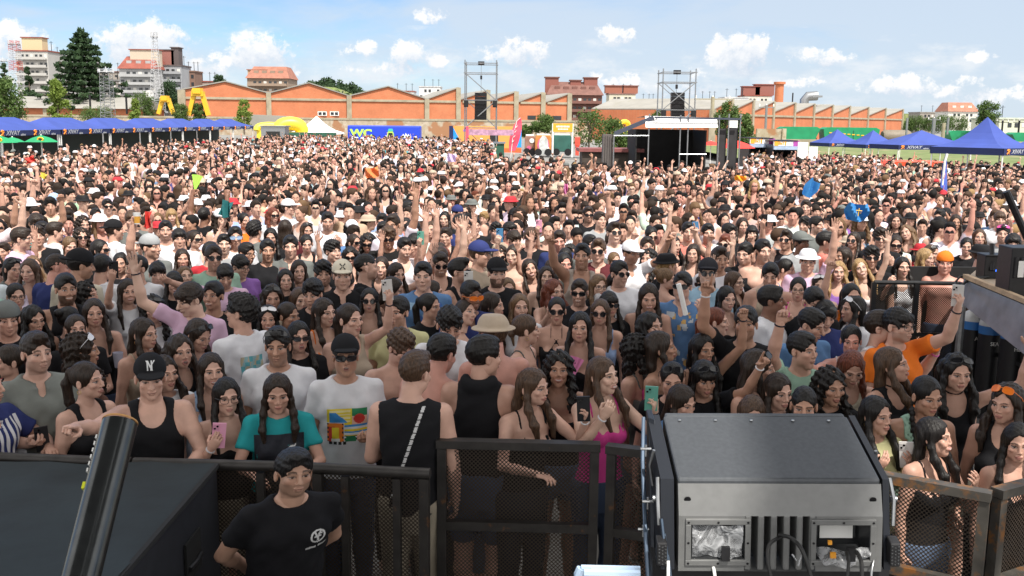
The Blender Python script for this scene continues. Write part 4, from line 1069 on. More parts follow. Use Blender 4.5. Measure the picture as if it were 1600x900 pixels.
def tree(label, px, ybase, ytop, wpx, Y, leafm, seed, name='broadleaf_tree', shape='round', group=None, zb=None, n=90, size=None):
 top = at_y(px, ytop, Y); zb = at_y(px, ybase, Y).z if zb is None else zb; H_ = top.z - zb; Wd = wpx / FPX * Y
 root = empty(name, (top.x, Y, zb), 0, label, 'tree', group); r = random.Random(seed); cs = []; rs = []
 size = size or max(.10, H_ * .028)
 t = MB(); t.tube([(0, 0, -1), (r.uniform(-.1, .1), 0, H_ * .4), (r.uniform(-.2, .2), 0, H_ * .85)], [H_ * .03, H_ * .022, H_ * .006], 7)
 if shape == 'round':
  lo_ = .02 if name == 'bush' else .18
  for i in range(46):
   a = r.uniform(0, 6.28); v = r.uniform(lo_, .96); rr = math.sqrt(max(.08, 1 - ((v - .45) / .6) ** 2)) * Wd * .38 * r.uniform(.45, 1.05)
   c = (math.cos(a) * rr, math.sin(a) * rr, v * H_); cs.append(c); rs.append(Wd * r.uniform(.12, .21))
   if i % 4 == 0: t.tube([(0, 0, c[2] * .6), c], H_ * .009, 5)
 elif shape == 'column':
  for i in range(44):
   a = r.uniform(0, 6.28); v = r.uniform(.03, .96); rr = Wd * .38 * (1 - v) ** .45 * r.uniform(.3, 1.)
   cs.append((math.cos(a) * rr, math.sin(a) * rr, v * H_)); rs.append(Wd * r.uniform(.10, .19) * (1.2 - .6 * v))
 elif shape == 'cedar':
  for i in range(15):
   v = .04 + .90 * (i / 14) ** .95; rr = Wd * .56 * (1 - v) ** .95 * (1 + .22 * r.uniform(-1, 1)); nb = 9
   for k in range(nb):
    a = 6.283 * k / nb + i * .7 + r.uniform(-.2, .2); q = rr * r.uniform(.7, 1.08)
    for s in (.35, .65, .92):
     cs.append((math.cos(a) * q * s, math.sin(a) * q * s, v * H_ - .02 * H_ * s + .015 * H_ * s * s)); rs.append(Wd * .055 * (1.1 - s * .5))
    t.tube([(0, 0, v * H_), (math.cos(a) * q, math.sin(a) * q, v * H_ - .005 * H_)], H_ * .004, 4)
  cs.append((0, 0, H_ * .98)); rs.append(Wd * .03)
 t.build('trunk', M['bark'], root)
 V, F = leaves(cs, rs, n, size, seed, .45 if shape == 'cedar' else 1.)
 link('crown', mesh_np('crown', V, F, False, (leafm,)), root)
 return root
tree('tall dark cedar with spreading tiers left of the grey towers', 126, 196, 44, 172, 215, M['leaf_dark'], 1, 'cedar_tree', 'cedar', n=22, size=.55)
tree('small dark conifer at the foot of the red and white mast', 43, 165, 104, 26, 235, M['leaf_dark'], 2, 'conifer_tree', 'column')
tree('dark conifer at the left edge beside the pale mast', 6, 165, 98, 26, 250, M['leaf_dark'], 3, 'conifer_tree', 'column')
tree('yellow green tree at the left edge above the first blue canopy', -2, 200, 122, 74, 120, M['leaf_mid'], 4, shape='round')
tree('bright green young tree above the gap between the first two canopies', 87, 194, 124, 52, 125, M['leaf_bright'], 5, shape='column')
tree('slim leaning bright tree behind the third blue canopy', 211, 195, 154, 28, 130, M['leaf_bright'], 6, shape='column')
tree('round dark bush behind the lattice mast foot', 224, 184, 148, 44, 190, M['leaf_mid'], 7, 'bush')
tree('pale bush left of the big yellow gantry crane', 282, 192, 165, 34, 150, M['leaf_mid'], 8, 'bush')
tree('green bush between the legs of the big yellow gantry crane', 311, 190, 163, 26, 150, M['leaf_mid'], 9, 'bush')
tree('bright green young tree in front of the first brick gable', 380, 198, 154, 36, 130, M['leaf_bright'], 10, shape='column')
tree('tall tree between the grey towers behind the lattice mast', 262, 180, 128, 40, 260, M['leaf_dark'], 11)
tree('small dark tree beside the brown flats', 342, 150, 118, 22, 330, M['leaf_dark'], 12)
tree('big green tree right of the orange banner', 922, 240, 176, 72, 92, M['leaf_mid'], 13, n=40)
tree('green bush left of the dark stage wing', 962, 240, 188, 52, 88, M['leaf_mid'], 14, 'bush')
tree('low bush above the food trucks', 850, 205, 183, 40, 110, M['leaf_mid'], 15, 'bush')
tree('small bush under the brick hall left of the food trucks', 822, 212, 196, 22, 110, M['leaf_mid'], 45, 'bush')
tree('green tree right behind the white stage canopy', 1136, 225, 160, 44, 95, M['leaf_mid'], 16)
tree('green tree right of the black mesh drape', 1160, 238, 180, 42, 80, M['leaf_mid'], 17)
tree('small tree peeking over the white canopy behind the second tower', 1028, 200, 173, 26, 140, M['leaf_mid'], 18)
tree('feathery green tree behind the peak of the blue pyramid tent', 1545, 205, 160, 40, 160, M['leaf_mid'], 19)
for i, (px, yt, w) in enumerate([(1432, 182, 34), (1452, 186, 30), (1474, 183, 40), (1498, 182, 40), (1420, 190, 22)]):
 tree(['bushy tree over the grey tank wagon', 'low bushy tree beside the catenary pole on the right', 'broad bush below the office block on the horizon', 'broad bush left of the blue pyramid peak', 'small bush at the end of the sawtooth factory'][i], px, 204, yt, w, 230, M['leaf_mid'], 30 + i, 'bush')
tree('wall-side shrubs behind the second and third canopies', 150, 188, 172, 60, 170, M['leaf_mid'], 41, 'bush')
# wooded hill behind the halls, a far dark ridge at the right
hm = MB(); A_ = at_y(430, 150, 520); B_ = at_y(600, 152, 520)
N_ = 24; vs = []
for i in range(N_ + 1):
 t = i / N_; x = A_.x + (B_.x - A_.x) * t; h = 13.5 * math.sin(math.pi * min(1, t * 1.05 + .02)) ** .8 + 8
 vs += [(x, 500, -2), (x, 520, max(2, h - 2)), (x, 560, h)]
hm.poly(vs, [(3 * i + k, 3 * i + 3 + k, 3 * i + 4 + k, 3 * i + 1 + k) for i in range(N_) for k in (0, 1)]); structure(hm.build('hill', M['grass'], smooth=True))
r_ = random.Random(5); cs = []; rs = []
for i in range(240):
 t = r_.random(); x = A_.x + (B_.x - A_.x) * t; h = 13.5 * math.sin(math.pi * min(1, max(.001, t * 1.05 + .02))) ** .8 + 8; v = r_.random(); cs.append((x, 512 + 20 * v, h * (.5 + .5 * v) + 1.2)); rs.append(r_.uniform(1.6, 3.2))
V, F = leaves(cs, rs, 90, .8, 9); tag(link('woods', mesh_np('woods', V, F, False, (M['leaf_dark'],))), 'wooded green hill behind the second and third brick gables', 'wood', kind='stuff')
fr = MB(); vs = []
for i in range(31):
 t = i / 30; x = 100 + 1500 * t; vs += [(x, 1500, -2), (x, 1510, 16 + 7 * math.sin(t * 9) + 4 * math.sin(t * 23))]
fr.poly(vs, [(2 * i, 2 * i + 2, 2 * i + 3, 2 * i + 1) for i in range(30)]); structure(fr.build('far_hills', M['grass'], smooth=True))
# ------------------------------------------------------------------ railway wall and wagons on the right
M['wagon'] = mat('green_wagon_paint', (.01, .24, .10), .45, var=.15, vscale=.8)
M['darkgrn'] = mat('dark_green_paint', (.01, .07, .045), .6, var=.2)
a = at_y(1160, 215, 150); b = at_y(1700, 224, 150)
w = MB(); w.bar((a.x, 150, (at_y(1200, 217, 150).z - 1.8) / 2), (b.x, 150, (at_y(1200, 217, 150).z - 1.8) / 2), .5, 1.8 + at_y(1200, 217, 150).z); tag(w.build('railway_wall', M['conc']), 'low concrete wall in front of the green railway wagons', 'wall')
w = MB(); c0 = at_y(1182, 201, 130); c1 = at_y(1222, 201, 130); w.box(((c0.x + c1.x) / 2, 130, c0.z / 2 - .7), (c1.x - c0.x, .5, c0.z + 1.4)); w.box((c1.x + .2, 129.9, c0.z / 2 - .7), (.5, .8, c0.z + 1.5)); tag(w.build('stone_wall', M['stone']), 'end of a stone wall beside the first green hopper wagon', 'wall')
RY = 165
def wheels(mb, x0, x1, z):
 for x in (x0 + 1.2, x0 + 2.8, x1 - 2.8, x1 - 1.2): mb.lathe((x, RY - .8, z + .45), [(.0, 0), (.45, 0), (.45, .12), (0, .12)], 14, (0, -1, 0))
def hopper(label, px0, px1, zt, zb, full):
 x0 = at_y(px0, 205, RY).x; x1 = at_y(px1, 205, RY).x; rt = empty('hopper_wagon', ((x0 + x1) / 2, RY, zb), 0, label, 'railway wagon'); L_ = x1 - x0; H_ = zt - zb
 b_ = MB(); q = L_ * (.22 if not full else .06)
 b_.prism([(-L_ / 2 + .2, H_ - .3), (-L_ / 2 + q, .9), (L_ / 2 - q, .9), (L_ / 2 - .2, H_ - .3), (L_ / 2 - .8, H_), (-L_ / 2 + .8, H_)], -1.4, 1.4); b_.build('hopper_body', M['wagon'], rt)
 f = MB(); f.box((0, 0, .8), (L_, 2.2, .25)); [f.bar((s * (L_ / 2 - .3), -1.1, .8), (s * (L_ / 2 - q * .8), -1.1, H_ - .6), .14) for s in (1, -1)]; f.build('underframe', M['blackm'], rt)
 f = MB(); [f.lathe((x, -.9, .45), [(.0, 0), (.45, 0), (.45, .12), (0, .12)], 14, (0, -1, 0)) for x in (-L_ / 2 + 1, -L_ / 2 + 2.4, L_ / 2 - 2.4, L_ / 2 - 1)]; f.build('wheels', M['blackm'], rt)
 if full:
  s = MB();
  for i in range(10): s.box((-L_ * .36 + i * L_ * .078, -1.44, H_ * .78 - i * .055), (L_ * .05, .06, .16))
  s.build('yellow_lettering', M['yellow'], rt)
  s = MB(); s.box((.3, -1.43, H_ * .5), (.08, .05, H_ * .75)); s.build('seam', M['darkgrn'], rt)
ztr = lambda px, py: at_y(px, py, RY).z
hopper('green hopper wagon with sloping ends at the left of the train', 1214, 1280, ztr(1250, 198), -1.3, False)
hopper('long green covered wagon with a yellow slanting line of lettering', 1281, 1372, ztr(1320, 199), -1.3, True)
hopper('green hopper wagon left of the blue pyramid tent', 1476, 1530, ztr(1490, 204), -1.3, False)
hopper('green hopper wagon at the far right behind the tents', 1574, 1640, ztr(1590, 207), -1.3, False)
def tank(label, px0, px1, zt, col):
 x0 = at_y(px0, 205, RY).x; x1 = at_y(px1, 205, RY).x; rt = empty('tank_wagon', ((x0 + x1) / 2, RY, -1.3), 0, label, 'railway wagon'); L_ = x1 - x0; r = 1.15
 b_ = MB(); b_.lathe((-L_ / 2 + .3, 0, zt + 1.3 - r), [(0, 0), (r * .8, .1), (r, .5), (r, L_ - 1.1), (r * .8, L_ - .7), (0, L_ - .6)], 20, (1, 0, 0)); b_.build('tank', mat('tank_paint', col, .6, var=.2), rt, smooth=True)
 f = MB(); f.box((0, 0, .9), (L_, 2, .25)); f.build('underframe', M['blackm'], rt)
tank('brown grey tank wagon behind the third right canopy', 1375, 1426, ztr(1400, 203), (.18, .15, .11)); tank('rusty brown tank wagon behind the tent at the far right', 1536, 1572, ztr(1550, 207), (.20, .15, .11))
def flatw():
 x0 = at_y(1428, 205, RY).x; x1 = at_y(1474, 205, RY).x; rt = empty('flat_wagon', ((x0 + x1) / 2, RY, -1.3), 0, 'pale green weathered wagon with side stakes between tank and hopper', 'railway wagon'); L_ = x1 - x0
 b_ = MB(); b_.box((0, 0, 1.6), (L_, 2.4, 1.2)); b_.build('body', mat('faded_green_paint', (.16, .28, .20), .8, var=.3, vscale=1.), rt)
 s = MB(); [s.box((-L_ / 2 + L_ * (i + .5) / 8, -1.25, 1.8), (.12, .1, 1.7)) for i in range(8)]; s.build('stakes', M['darkgrn'], rt)
flatw()
# catenary masts and street poles
def pole(label, px, y0, y1, Y, w, m, name='pole', arm=None, cat='pole'):
 a = at_y(px, y0, Y); b = at_y(px, y1, Y); rt = empty(name, (a.x, Y, b.z), 0, label, cat)
 p = MB(); p.tube([(0, 0, 0), (0, 0, a.z - b.z)], w, 8); p.build('shaft', m, rt)
 if arm:
  p = MB(); p.bar((-arm, 0, a.z - b.z - .3), (arm, 0, a.z - b.z - .3), .12); p.build('cross_arm', m, rt)
  p = MB(); [p.lathe((k * arm, 0, a.z - b.z - .2), [(.0, 0), (.09, .02), (.05, .15), (.09, .2), (0, .35)], 8) for k in (-.9, 0, .9)]; p.build('insulators', M['white'], rt)
pole('beige power pole with a cross arm above the black stage drapes', 1114, 151, 200, 120, .22, M['conc'], 'power_pole', 2.2)
pole('thin grey street lamp pole in front of the sawtooth factory', 1198, 164, 222, 130, .16, M['steel'], 'lamp_pole', 1.)
pole('grey catenary mast right of the sawtooth factory', 1418, 184, 212, 160, .18, M['steel'], 'catenary_mast'); pole('double grey catenary mast beside the bushes', 1460, 184, 212, 160, .3, M['steel'], 'catenary_mast', 1.)
pole('grey catenary mast over the hopper wagon', 1482, 184, 210, 160, .2, M['steel'], 'catenary_mast'); pole('short concrete post between two wagons', 1475, 192, 222, 140, .25, M['conc'], 'concrete_post')
pole('dark catenary mast in front of the pale green building', 1567, 188, 214, 165, .16, M['blackm'], 'catenary_mast', 1.); pole('dark catenary mast at the far right edge', 1593, 188, 216, 165, .16, M['blackm'], 'catenary_mast', 1.)
pole('thin beige pole by the grey shed behind the canopies', 140, 148, 178, 190, .2, M['blackm'], 'power_pole'); pole('dark post beside the slim bright tree', 197, 152, 178, 190, .2, M['blackm'], 'power_pole')
# lattice masts
def lattice(mb, w0, w1, H_, r, n, taper=True, x=0, y=0, z=0, brace=True):
 for i in range(n):
  za = H_ * i / n; zb_ = H_ * (i + 1) / n; wa = w0 + (w1 - w0) * i / n; wb = w0 + (w1 - w0) * (i + 1) / n
  ca = [(s * wa / 2 + x, t * wa / 2 + y, za + z) for s, t in ((-1, -1), (1, -1), (1, 1), (-1, 1))]; cb = [(s * wb / 2 + x, t * wb / 2 + y, zb_ + z) for s, t in ((-1, -1), (1, -1), (1, 1), (-1, 1))]
  for k in range(4):
   mb.tube([ca[k], cb[k]], r, 5); mb.tube([cb[k], cb[(k + 1) % 4]], r * .7, 4)
   if brace: mb.tube([ca[k], cb[(k + 1) % 4]] if i % 2 else [ca[(k + 1) % 4], cb[k]], r * .6, 4)
M['redp'] = mat('red_paint', (.45, .06, .04), .6); M['mwhite'] = mat('mast_white', (.50, .51, .53), .5, var=.1)
def mast(label, px, y0, y1, Y, w0, w1, bands, dish=True):
 a = at_y(px, y0, Y); b = at_y(px, y1, Y); H_ = a.z - b.z; rt = empty('lattice_mast', (a.x, Y, b.z), 0, label, 'mast')
 nb = len(bands)
 for i, m in enumerate(bands):
  mb = MB(); u0 = i / nb; u1 = (i + 1) / nb; lattice(mb, w0 + (w1 - w0) * u0, w0 + (w1 - w0) * u1, H_ / nb, .042, 5, z=H_ * u0); mb.build('lattice_section', M[m], rt)
 mb = MB(); [mb.tube([(math.cos(t) * (w1 * .5 + .45), math.sin(t) * (w1 * .5 + .45), H_ * .93), (math.cos(t) * (w1 * .5 + .45), math.sin(t) * (w1 * .5 + .45), H_ * 1.0)], .13, 6) for t in (0, 1.05, 2.1, 3.14, 4.2, 5.2)]
 mb.lathe((0, 0, H_ * .94), [(0, 0), (w1 * .5 + .5, 0), (w1 * .5 + .5, .1), (0, .15)], 12); mb.tube([(0, 0, H_), (0, 0, H_ * 1.05)], .08, 5); mb.build('antennas', M['mwhite'], rt)
 if dish: mb = MB(); mb.lathe((-w0 * .55, -.6, H_ * .20), [(0, 0), (.7, .05), (1., .25), (1., .32), (0, .2)], 14, (0, -1, 0)); mb.build('dish', M['white'], rt)
mast('red and white lattice telecom mast in front of the terraced white flats', 22, 64, 142, 240, 2.4, 1.9, ['mwhite', 'mwhite', 'redp', 'mwhite', 'redp'])
mast('tall slender white lattice mast with antennas left of the brick halls', 241, 50, 172, 230, 2.7, .7, ['mwhite'] * 5)
mast('grey steel lattice pylon right in front of the cedar', 165, 108, 186, 150, 1.6, 1.3, ['steel'] * 3, False)
mast('white telecom mast at the left edge of the picture', 4, 92, 150, 260, 2.0, 1.6, ['mwhite'] * 3, False)
# yellow gantry cranes
def gantry(label, px0, px1, y0, y1, Y):
 a = at_y(px0, y1, Y); b = at_y(px1, y1, Y); H_ = at_y(px0, y0, Y).z - a.z; W_ = b.x - a.x; rt = empty('gantry_crane', ((a.x + b.x) / 2, Y, a.z), 0, label, 'crane')
 l = MB()
 for s in (1, -1): l.bar((s * W_ / 2, 0, 0), (s * W_ * .22, 0, H_ * .82), .65, .6)
 l.build('legs', M['yellow'], rt); t = MB(); t.box((0, 0, H_ * .84), (W_ * .62, 1.1, .7)); t.build('beam', M['yellow'], rt)
 t = MB(); t.box((0, -.1, H_ * .95), (W_ * .40, 1.5, .8)); t.lathe((-W_ * .28, 0, H_ * .9), [(0, 0), (.55, 0), (.55, .9), (0, .9)], 12, (1, 0, 0)); t.build('winch', M['yellow'], rt)
gantry('big yellow gantry crane in front of the first brick gable', 296, 326, 140, 180, 150); gantry('smaller yellow gantry crane beside the lattice mast', 248, 271, 152, 178, 170)
# ------------------------------------------------------------------ blue canopies
def fabric(name, c, **k): return mat(name, c, .75, var=.10, vscale=1.2, bump=.35, bscale=2.2, **k)
M['blue'] = fabric('blue_canvas', (.035, .065, .29)); M['navy'] = fabric('navy_canvas', (.008, .018, .085))
M['tentback'] = fabric('dull_green_sidewall', (.06, .075, .06)); M['logo_o'] = mat('orange_print', (.85, .28, .03), .7, var=0); M['logo_w'] = mat('white_print', (.40, .42, .46), .7, var=0); M['logo_p'] = mat('pink_print', (.6, .25, .35), .7, var=0)
M['whitefab'] = fabric('white_canvas', (.80, .80, .79))
def logo(parent, x, y, z, s, rz, n):
 """orange running mark, slanted white word and a small white word, on one valance face; (x,y) is the left end, facing -y before rz"""
 c, d = math.cos(rz), math.sin(rz)
 W_ = lambda u, v, w=0.: (x + c * u + d * w, y + d * u - c * w, z + v)
 mk = MB()
 mk.tube([W_(-.10 * s, .04 * s, .004), W_(-.02 * s, .085 * s, .004), W_(.06 * s, .07 * s, .004), W_(.06 * s, .02 * s, .004), W_(-.02 * s, -.01 * s, .004), W_(-.10 * s, -.08 * s, .004)], .022 * s, 6)
 mk.tube([W_(-.06 * s, .03 * s, .004), W_(.02 * s, .035 * s, .004)], .02 * s, 6); mk.tube([W_(.02 * s, -.01 * s, .004), W_(.07 * s, -.08 * s, .004)], .015 * s, 6)
 mk.build('orange_mark', M['logo_o'], parent, smooth=True)
 o = text_obj('lettering', 'XIVAY', .20 * s, M['logo_w'], parent, W_(.62 * s, .0, .004), (R(90), 0, rz), .002, 1.45, .3, bold=.004)
 o = text_obj('lettering', 'salou', .10 * s, M['logo_w'], parent, W_(1.28 * s, -.05 * s, .004), (R(90), 0, rz), .002, 1.5, .1, bold=.003)
def canopy(label, x, y, lx, ly, eave, peak, rz=0, ridge=0., z0=0., sides=('x',), group=None, curve=.16, nl=1, name='canopy_tent', legs=True, vh=.30, m='blue', m2='navy', logos=True):
 rt = empty(name, (x, y, z0), rz, label, 'canopy tent', group)
 X, Y = lx / 2, ly / 2; rg = ridge / 2; n = 6; mb = MB()
 # four sagging slopes; the ridge runs along y
 def slope(a, b, c, d):                     # a-b eave, d-c ridge
  vs = [];
  for i in range(n + 1):
   t = i / n; dz = -curve * math.sin(math.pi * t) * .9
   p = Vector(a).lerp(Vector(d), t); q = Vector(b).lerp(Vector(c), t); vs += [(p.x, p.y, p.z + dz), (q.x, q.y, q.z + dz)]
  mb._add(vs, [(2 * i, 2 * i + 1, 2 * i + 3, 2 * i + 2) for i in range(n)])
 A, B, C_, D = (-X, -Y, eave), (X, -Y, eave), (X, Y, eave), (-X, Y, eave); P, Q = (0, -rg, peak), (0, rg, peak)
 slope(A, B, P, P); slope(B, C_, Q, P); slope(C_, D, Q, Q); slope(D, A, P, Q)
 o = mb.build('roof', M[m], rt);
 v = MB()
 for (p, q) in ((A, B), (B, C_), (C_, D), (D, A)): v.bar((p[0], p[1], eave - vh / 2), (q[0], q[1], eave - vh / 2), .03, vh) if False else v.box(((p[0] + q[0]) / 2, (p[1] + q[1]) / 2, eave - vh / 2), (abs(p[0] - q[0]) + .03, abs(p[1] - q[1]) + .03, vh))
 vo = v.build('valance', M[m2], rt)
 f = MB()
 f.bar((0, 0, 0), (0, 0, eave - .02), .045); lo_ = f.build('leg', M['white'], rt); lo_.location = (X - .05, Y - .05, 0)
 for sx, sy in ((-1, -1), (1, -1), (-1, 1)): link('leg', lo_.data, rt, loc=(sx * (X - .05), sy * (Y - .05), 0))
 if group and 'left side' in group: s = MB(); s.box((-X + .04, 0, eave * .5), (.03, ly - .1, eave - .1)); s.build('back_wall', M['tentback'], rt)
 if logos:
  if 'y' in sides:                        # the side facing the stage
   for k in range(nl): logo(vo, -X + lx * (k + .12) / nl, -Y - .02, eave - vh / 2, lx / nl / 2.1 * (1 if nl > 1 else .8), 0, 1)
  if 'x' in sides:                        # the side facing +x
   for k in range(nl): logo(vo, X + .02, -Y + ly * (k + .12) / nl, eave - vh / 2, ly / nl / 2.1, R(90), 1)
 return rt
for i in range(8):
 cy = 30.0 + 6.15 * i
 lab = ['partly hidden blue canopy at the left edge above the green parasols', 'blue canopy with flat ridge, second from the left edge', 'blue canopy below the leaning bright tree, third from the left', 'blue canopy below the lattice mast, fourth from the left',
   'blue canopy under the big yellow gantry crane, fifth from the left', 'sixth blue canopy from the left, above the red counter', 'seventh blue canopy from the left, below the bright young tree', 'farthest blue canopy of the left row beside the yellow inflatable'][i]
 canopy(lab, -22.2 - 1.5, 43.2 + 6.1 * i - 3 , 3, 6, 2.42, 2.99, 0, 3.2, 0, ('x',), 'blue canopies along the left side', .05, 2, vh=.24)
canopy('small blue gazebo left of the others in the right row', 27.6, 86, 3.2, 3.2, 2.5, 3.65, R(12), 0, gz(27.6, 86), ('y',), 'blue gazebos along the right side')
canopy('small blue gazebo second in the right row', 29.6, 83, 3.2, 3.2, 2.5, 3.65, R(12), 0, gz(29.6, 83), ('y',), 'blue gazebos along the right side')
canopy('long blue gazebo with flat ridge left of the big pyramid tent', 27.3, 67.5, 5.6, 3.2, 2.55, 3.5, R(14), 0, gz(27.3, 67), ('y',), 'blue gazebos along the right side', .08, 2)
bt = canopy('big blue pyramid tent with a tall pointed peak on the right', 21.1, 45.0, 3.3, 3.3, 2.52, 3.86, R(38), 0, gz(21, 45), ('y', 'x'), 'blue gazebos along the right side', .34)
canopy('blue tent cut off by the right edge of the picture', 24.3, 45.3, 3.3, 3.3, 2.52, 3.86, R(38), 0, gz(24, 45), ('y', 'x'), 'blue gazebos along the right side', .34)
canopy('white pagoda tent with a needle peak in front of the stone wall', at_y(495, 200, 150).x, 150, 7.0, 7.0, at_y(495, 207, 150).z, at_y(495, 181, 150).z, 0, 0, 0, (), None, .55, name='pagoda_tent', vh=.25, m='whitefab', m2='whitefab', logos=False)
# the two food stalls with orange fascia right of the black drapes
M['orange'] = mat('orange_vinyl', (.85, .36, .03), .5, var=.05); M['dark_in'] = mat('dark_interior', (.02, .02, .02), .9)
def stall(label, px0, px1, y0, y1, Y):
 a = at_y(px0, y1, Y); b = at_y(px1, y0, Y); W_ = b.x - a.x; z0 = gz((a.x + b.x) / 2, Y); rt = empty('food_stall', ((a.x + b.x) / 2, Y, z0), 0, label, 'food stall', 'orange-fronted food stalls')
 h = at_y((px0 + px1) / 2, y0, Y).z - z0; hb = at_y((px0 + px1) / 2, y1, Y).z - z0
 s = MB(); s.box((0, 0, (h + hb) / 2), (W_ * .97, .12, h - hb)); f = s.build('fascia', M['whitefab'], rt)
 s = MB(); s.box((-W_ * .38, -.07, (h + hb) / 2), (W_ * .16, .03, h - hb - .02)); s.box((0, -.07, (h + hb) / 2), (W_ * .05, .03, (h - hb) * .8)); s.build('orange_panel', M['orange'], f)
 text_obj('lettering', '5x1', (h - hb) * .8, M['orange'], f, (-W_ * .17, -.08, (h + hb) / 2), ext=.004, bold=.01)
 s = MB(); s.box((W_ * .45, -.07, h - .2), (.35, .04, .4)); s.build('purple_corner', mat('purple_vinyl', (.35, .06, .30), .5), f)
 s = MB(); s.box((0, -.1, hb - .12), (W_, .3, .2)); s.build('awning_bar', mat('pale_blue_metal', (.35, .45, .60), .5), rt)
 s = MB(); s.box((0, 2.4, hb / 2), (W_ * .97, .1, hb)); [s.box((k * W_ * .48, 1.2, hb / 2), (.08, 2.4, hb)) for k in (-1, 1)]; s.box((0, 1.2, h), (W_, 2.6, .06)); s.build('shell', M['blackm'], rt)
 s = MB(); s.box((0, .1, .5), (W_ * .9, .5, 1.0)); s.build('counter', M['dark_in'], rt)
stall('food stall with an orange and white fascia beside the red parasol', 1171, 1208, 216, 224.5, 62); stall('food stall with an orange and white fascia left of the white display panels', 1208, 1246, 220, 228, 60)
for lab, px0, px1, y0, Y in (('tall plain white display board right of the food stalls', 1247, 1263, 222, 57), ('lower plain white display board next to the first small gazebo', 1264, 1278, 229, 56)):
 a = at_y(px0, y0, Y); b = at_y(px1, y0, Y); z0 = gz(a.x, Y); s = MB(); rt = empty('display_board', ((a.x + b.x) / 2, Y, z0), 0, lab, 'display board')
 s.box((0, 0, (a.z - z0 + .15) / 2), (b.x - a.x, .06, a.z - z0 - .15)); s.build('panel', M['white'], rt); s = MB(); [s.box((k * (b.x - a.x) * .4, .2, .05), (.06, .5, .08)) for k in (-1, 1)]; s.build('feet', M['steel'], rt)
# parasols
def parasol(label, px, py, Y, rad, m, z0=0., spot=False, dark=None):
 p = at_y(px, py, Y); rt = empty('parasol', (p.x, Y, z0), 0, label, 'parasol'); H_ = p.z - z0
 c = MB(); n = 8; vs = [(0, 0, H_)] + [(math.cos(2 * math.pi * i / n) * rad * .55, math.sin(2 * math.pi * i / n) * rad * .55, H_ - .17 * rad) for i in range(n)] + [(math.cos(2 * math.pi * i / n) * rad, math.sin(2 * math.pi * i / n) * rad, H_ - .40 * rad) for i in range(n)]
 fs = [(0, 1 + i, 1 + (i + 1) % n) for i in range(n)] + [(1 + i, 1 + n + i, 1 + n + (i + 1) % n, 1 + (i + 1) % n) for i in range(n)]
 c.poly(vs, fs); c.build('canopy', m, rt)
 s = MB(); s.tube([(0, 0, 0), (0, 0, H_ + .03)], .025, 8); s.lathe((0, 0, 0), [(0, 0), (.28, 0), (.28, .07), (0, .1)], 16); s.build('pole', M['white'], rt)
 if spot: s = MB(); s.tube([(math.cos(a) * .10 + .16, -rad * .66, H_ - .24 * rad + math.sin(a) * .06) for a in (2 * math.pi * i / 14 for i in range(15))], .028, 5, False); s.build('yellow_ring', M['yellow'], rt); s = MB(); s.lathe((.16, -rad * .64, H_ - .24 * rad), [(0, 0), (.06, .0), (.06, .02), (0, .03)], 12, (0, -1, .45)); s.build('dark_disc', M['black'], rt)
M['grn'] = fabric('green_canvas', (.01, .26, .10)); M['red'] = fabric('red_canvas', (.62, .04, .03))
parasol('green parasol with a yellow ring emblem, second from the left edge', 64, 211, 37, .62, M['grn'], spot=True); parasol('green parasol cut off by the left edge of the picture', 0, 212, 37, .62, M['grn'], spot=True); parasol('small green parasol behind the one at the left edge', 19, 214, 41, .5, M['grn'])
parasol('red parasol beside the black mesh drape', 1151, 219, 60, 1.15, M['red'], gz(14, 60)); parasol('small red parasol inside the right food stall area', 1111, 220, 66, .7, M['red'], gz(13, 66))
# green pocket fence and railings under the left canopies, red counter
M['darkgreen'] = fabric('dark_green_netting', (.02, .09, .055))
rl = MB();
for i in range(13): rl.bar((-21.2, 34 + 1.1 * i, 0), (-21.2, 34 + 1.1 * i, 1.1), .04)
rl.bar((-21.2, 34, 1.1), (-21.2, 47.4, 1.1), .05); rl.bar((-21.2, 34, .25), (-21.2, 47.4, .25), .04)
for i in range(26): rl.bar((-21.2, 34.3 + .5 * i, .25), (-21.2, 34.3 + .5 * i, 1.1), .018)
tag(rl.build('railing', M['steel']), 'grey steel railing in front of the bar under the left canopies', 'railing')
for lab, px, Y, c, w in (('red and white drinks counter under the far left canopies', 356, 84, (.62, .06, .04), 3.0),):
 p = at_y(px, 214, Y); s = MB(); s.box((0, 0, .55), (w, .8, 1.1)); s.box((0, -.05, 1.13), (w + .2, 1.0, .06)); s.box((0, -.42, .55), (w * .3, .02, .5)); tag(s.build('bar_counter', mat('red_counter', c, .5), loc=(p.x, Y, 0), bevel=.03), lab, 'counter')
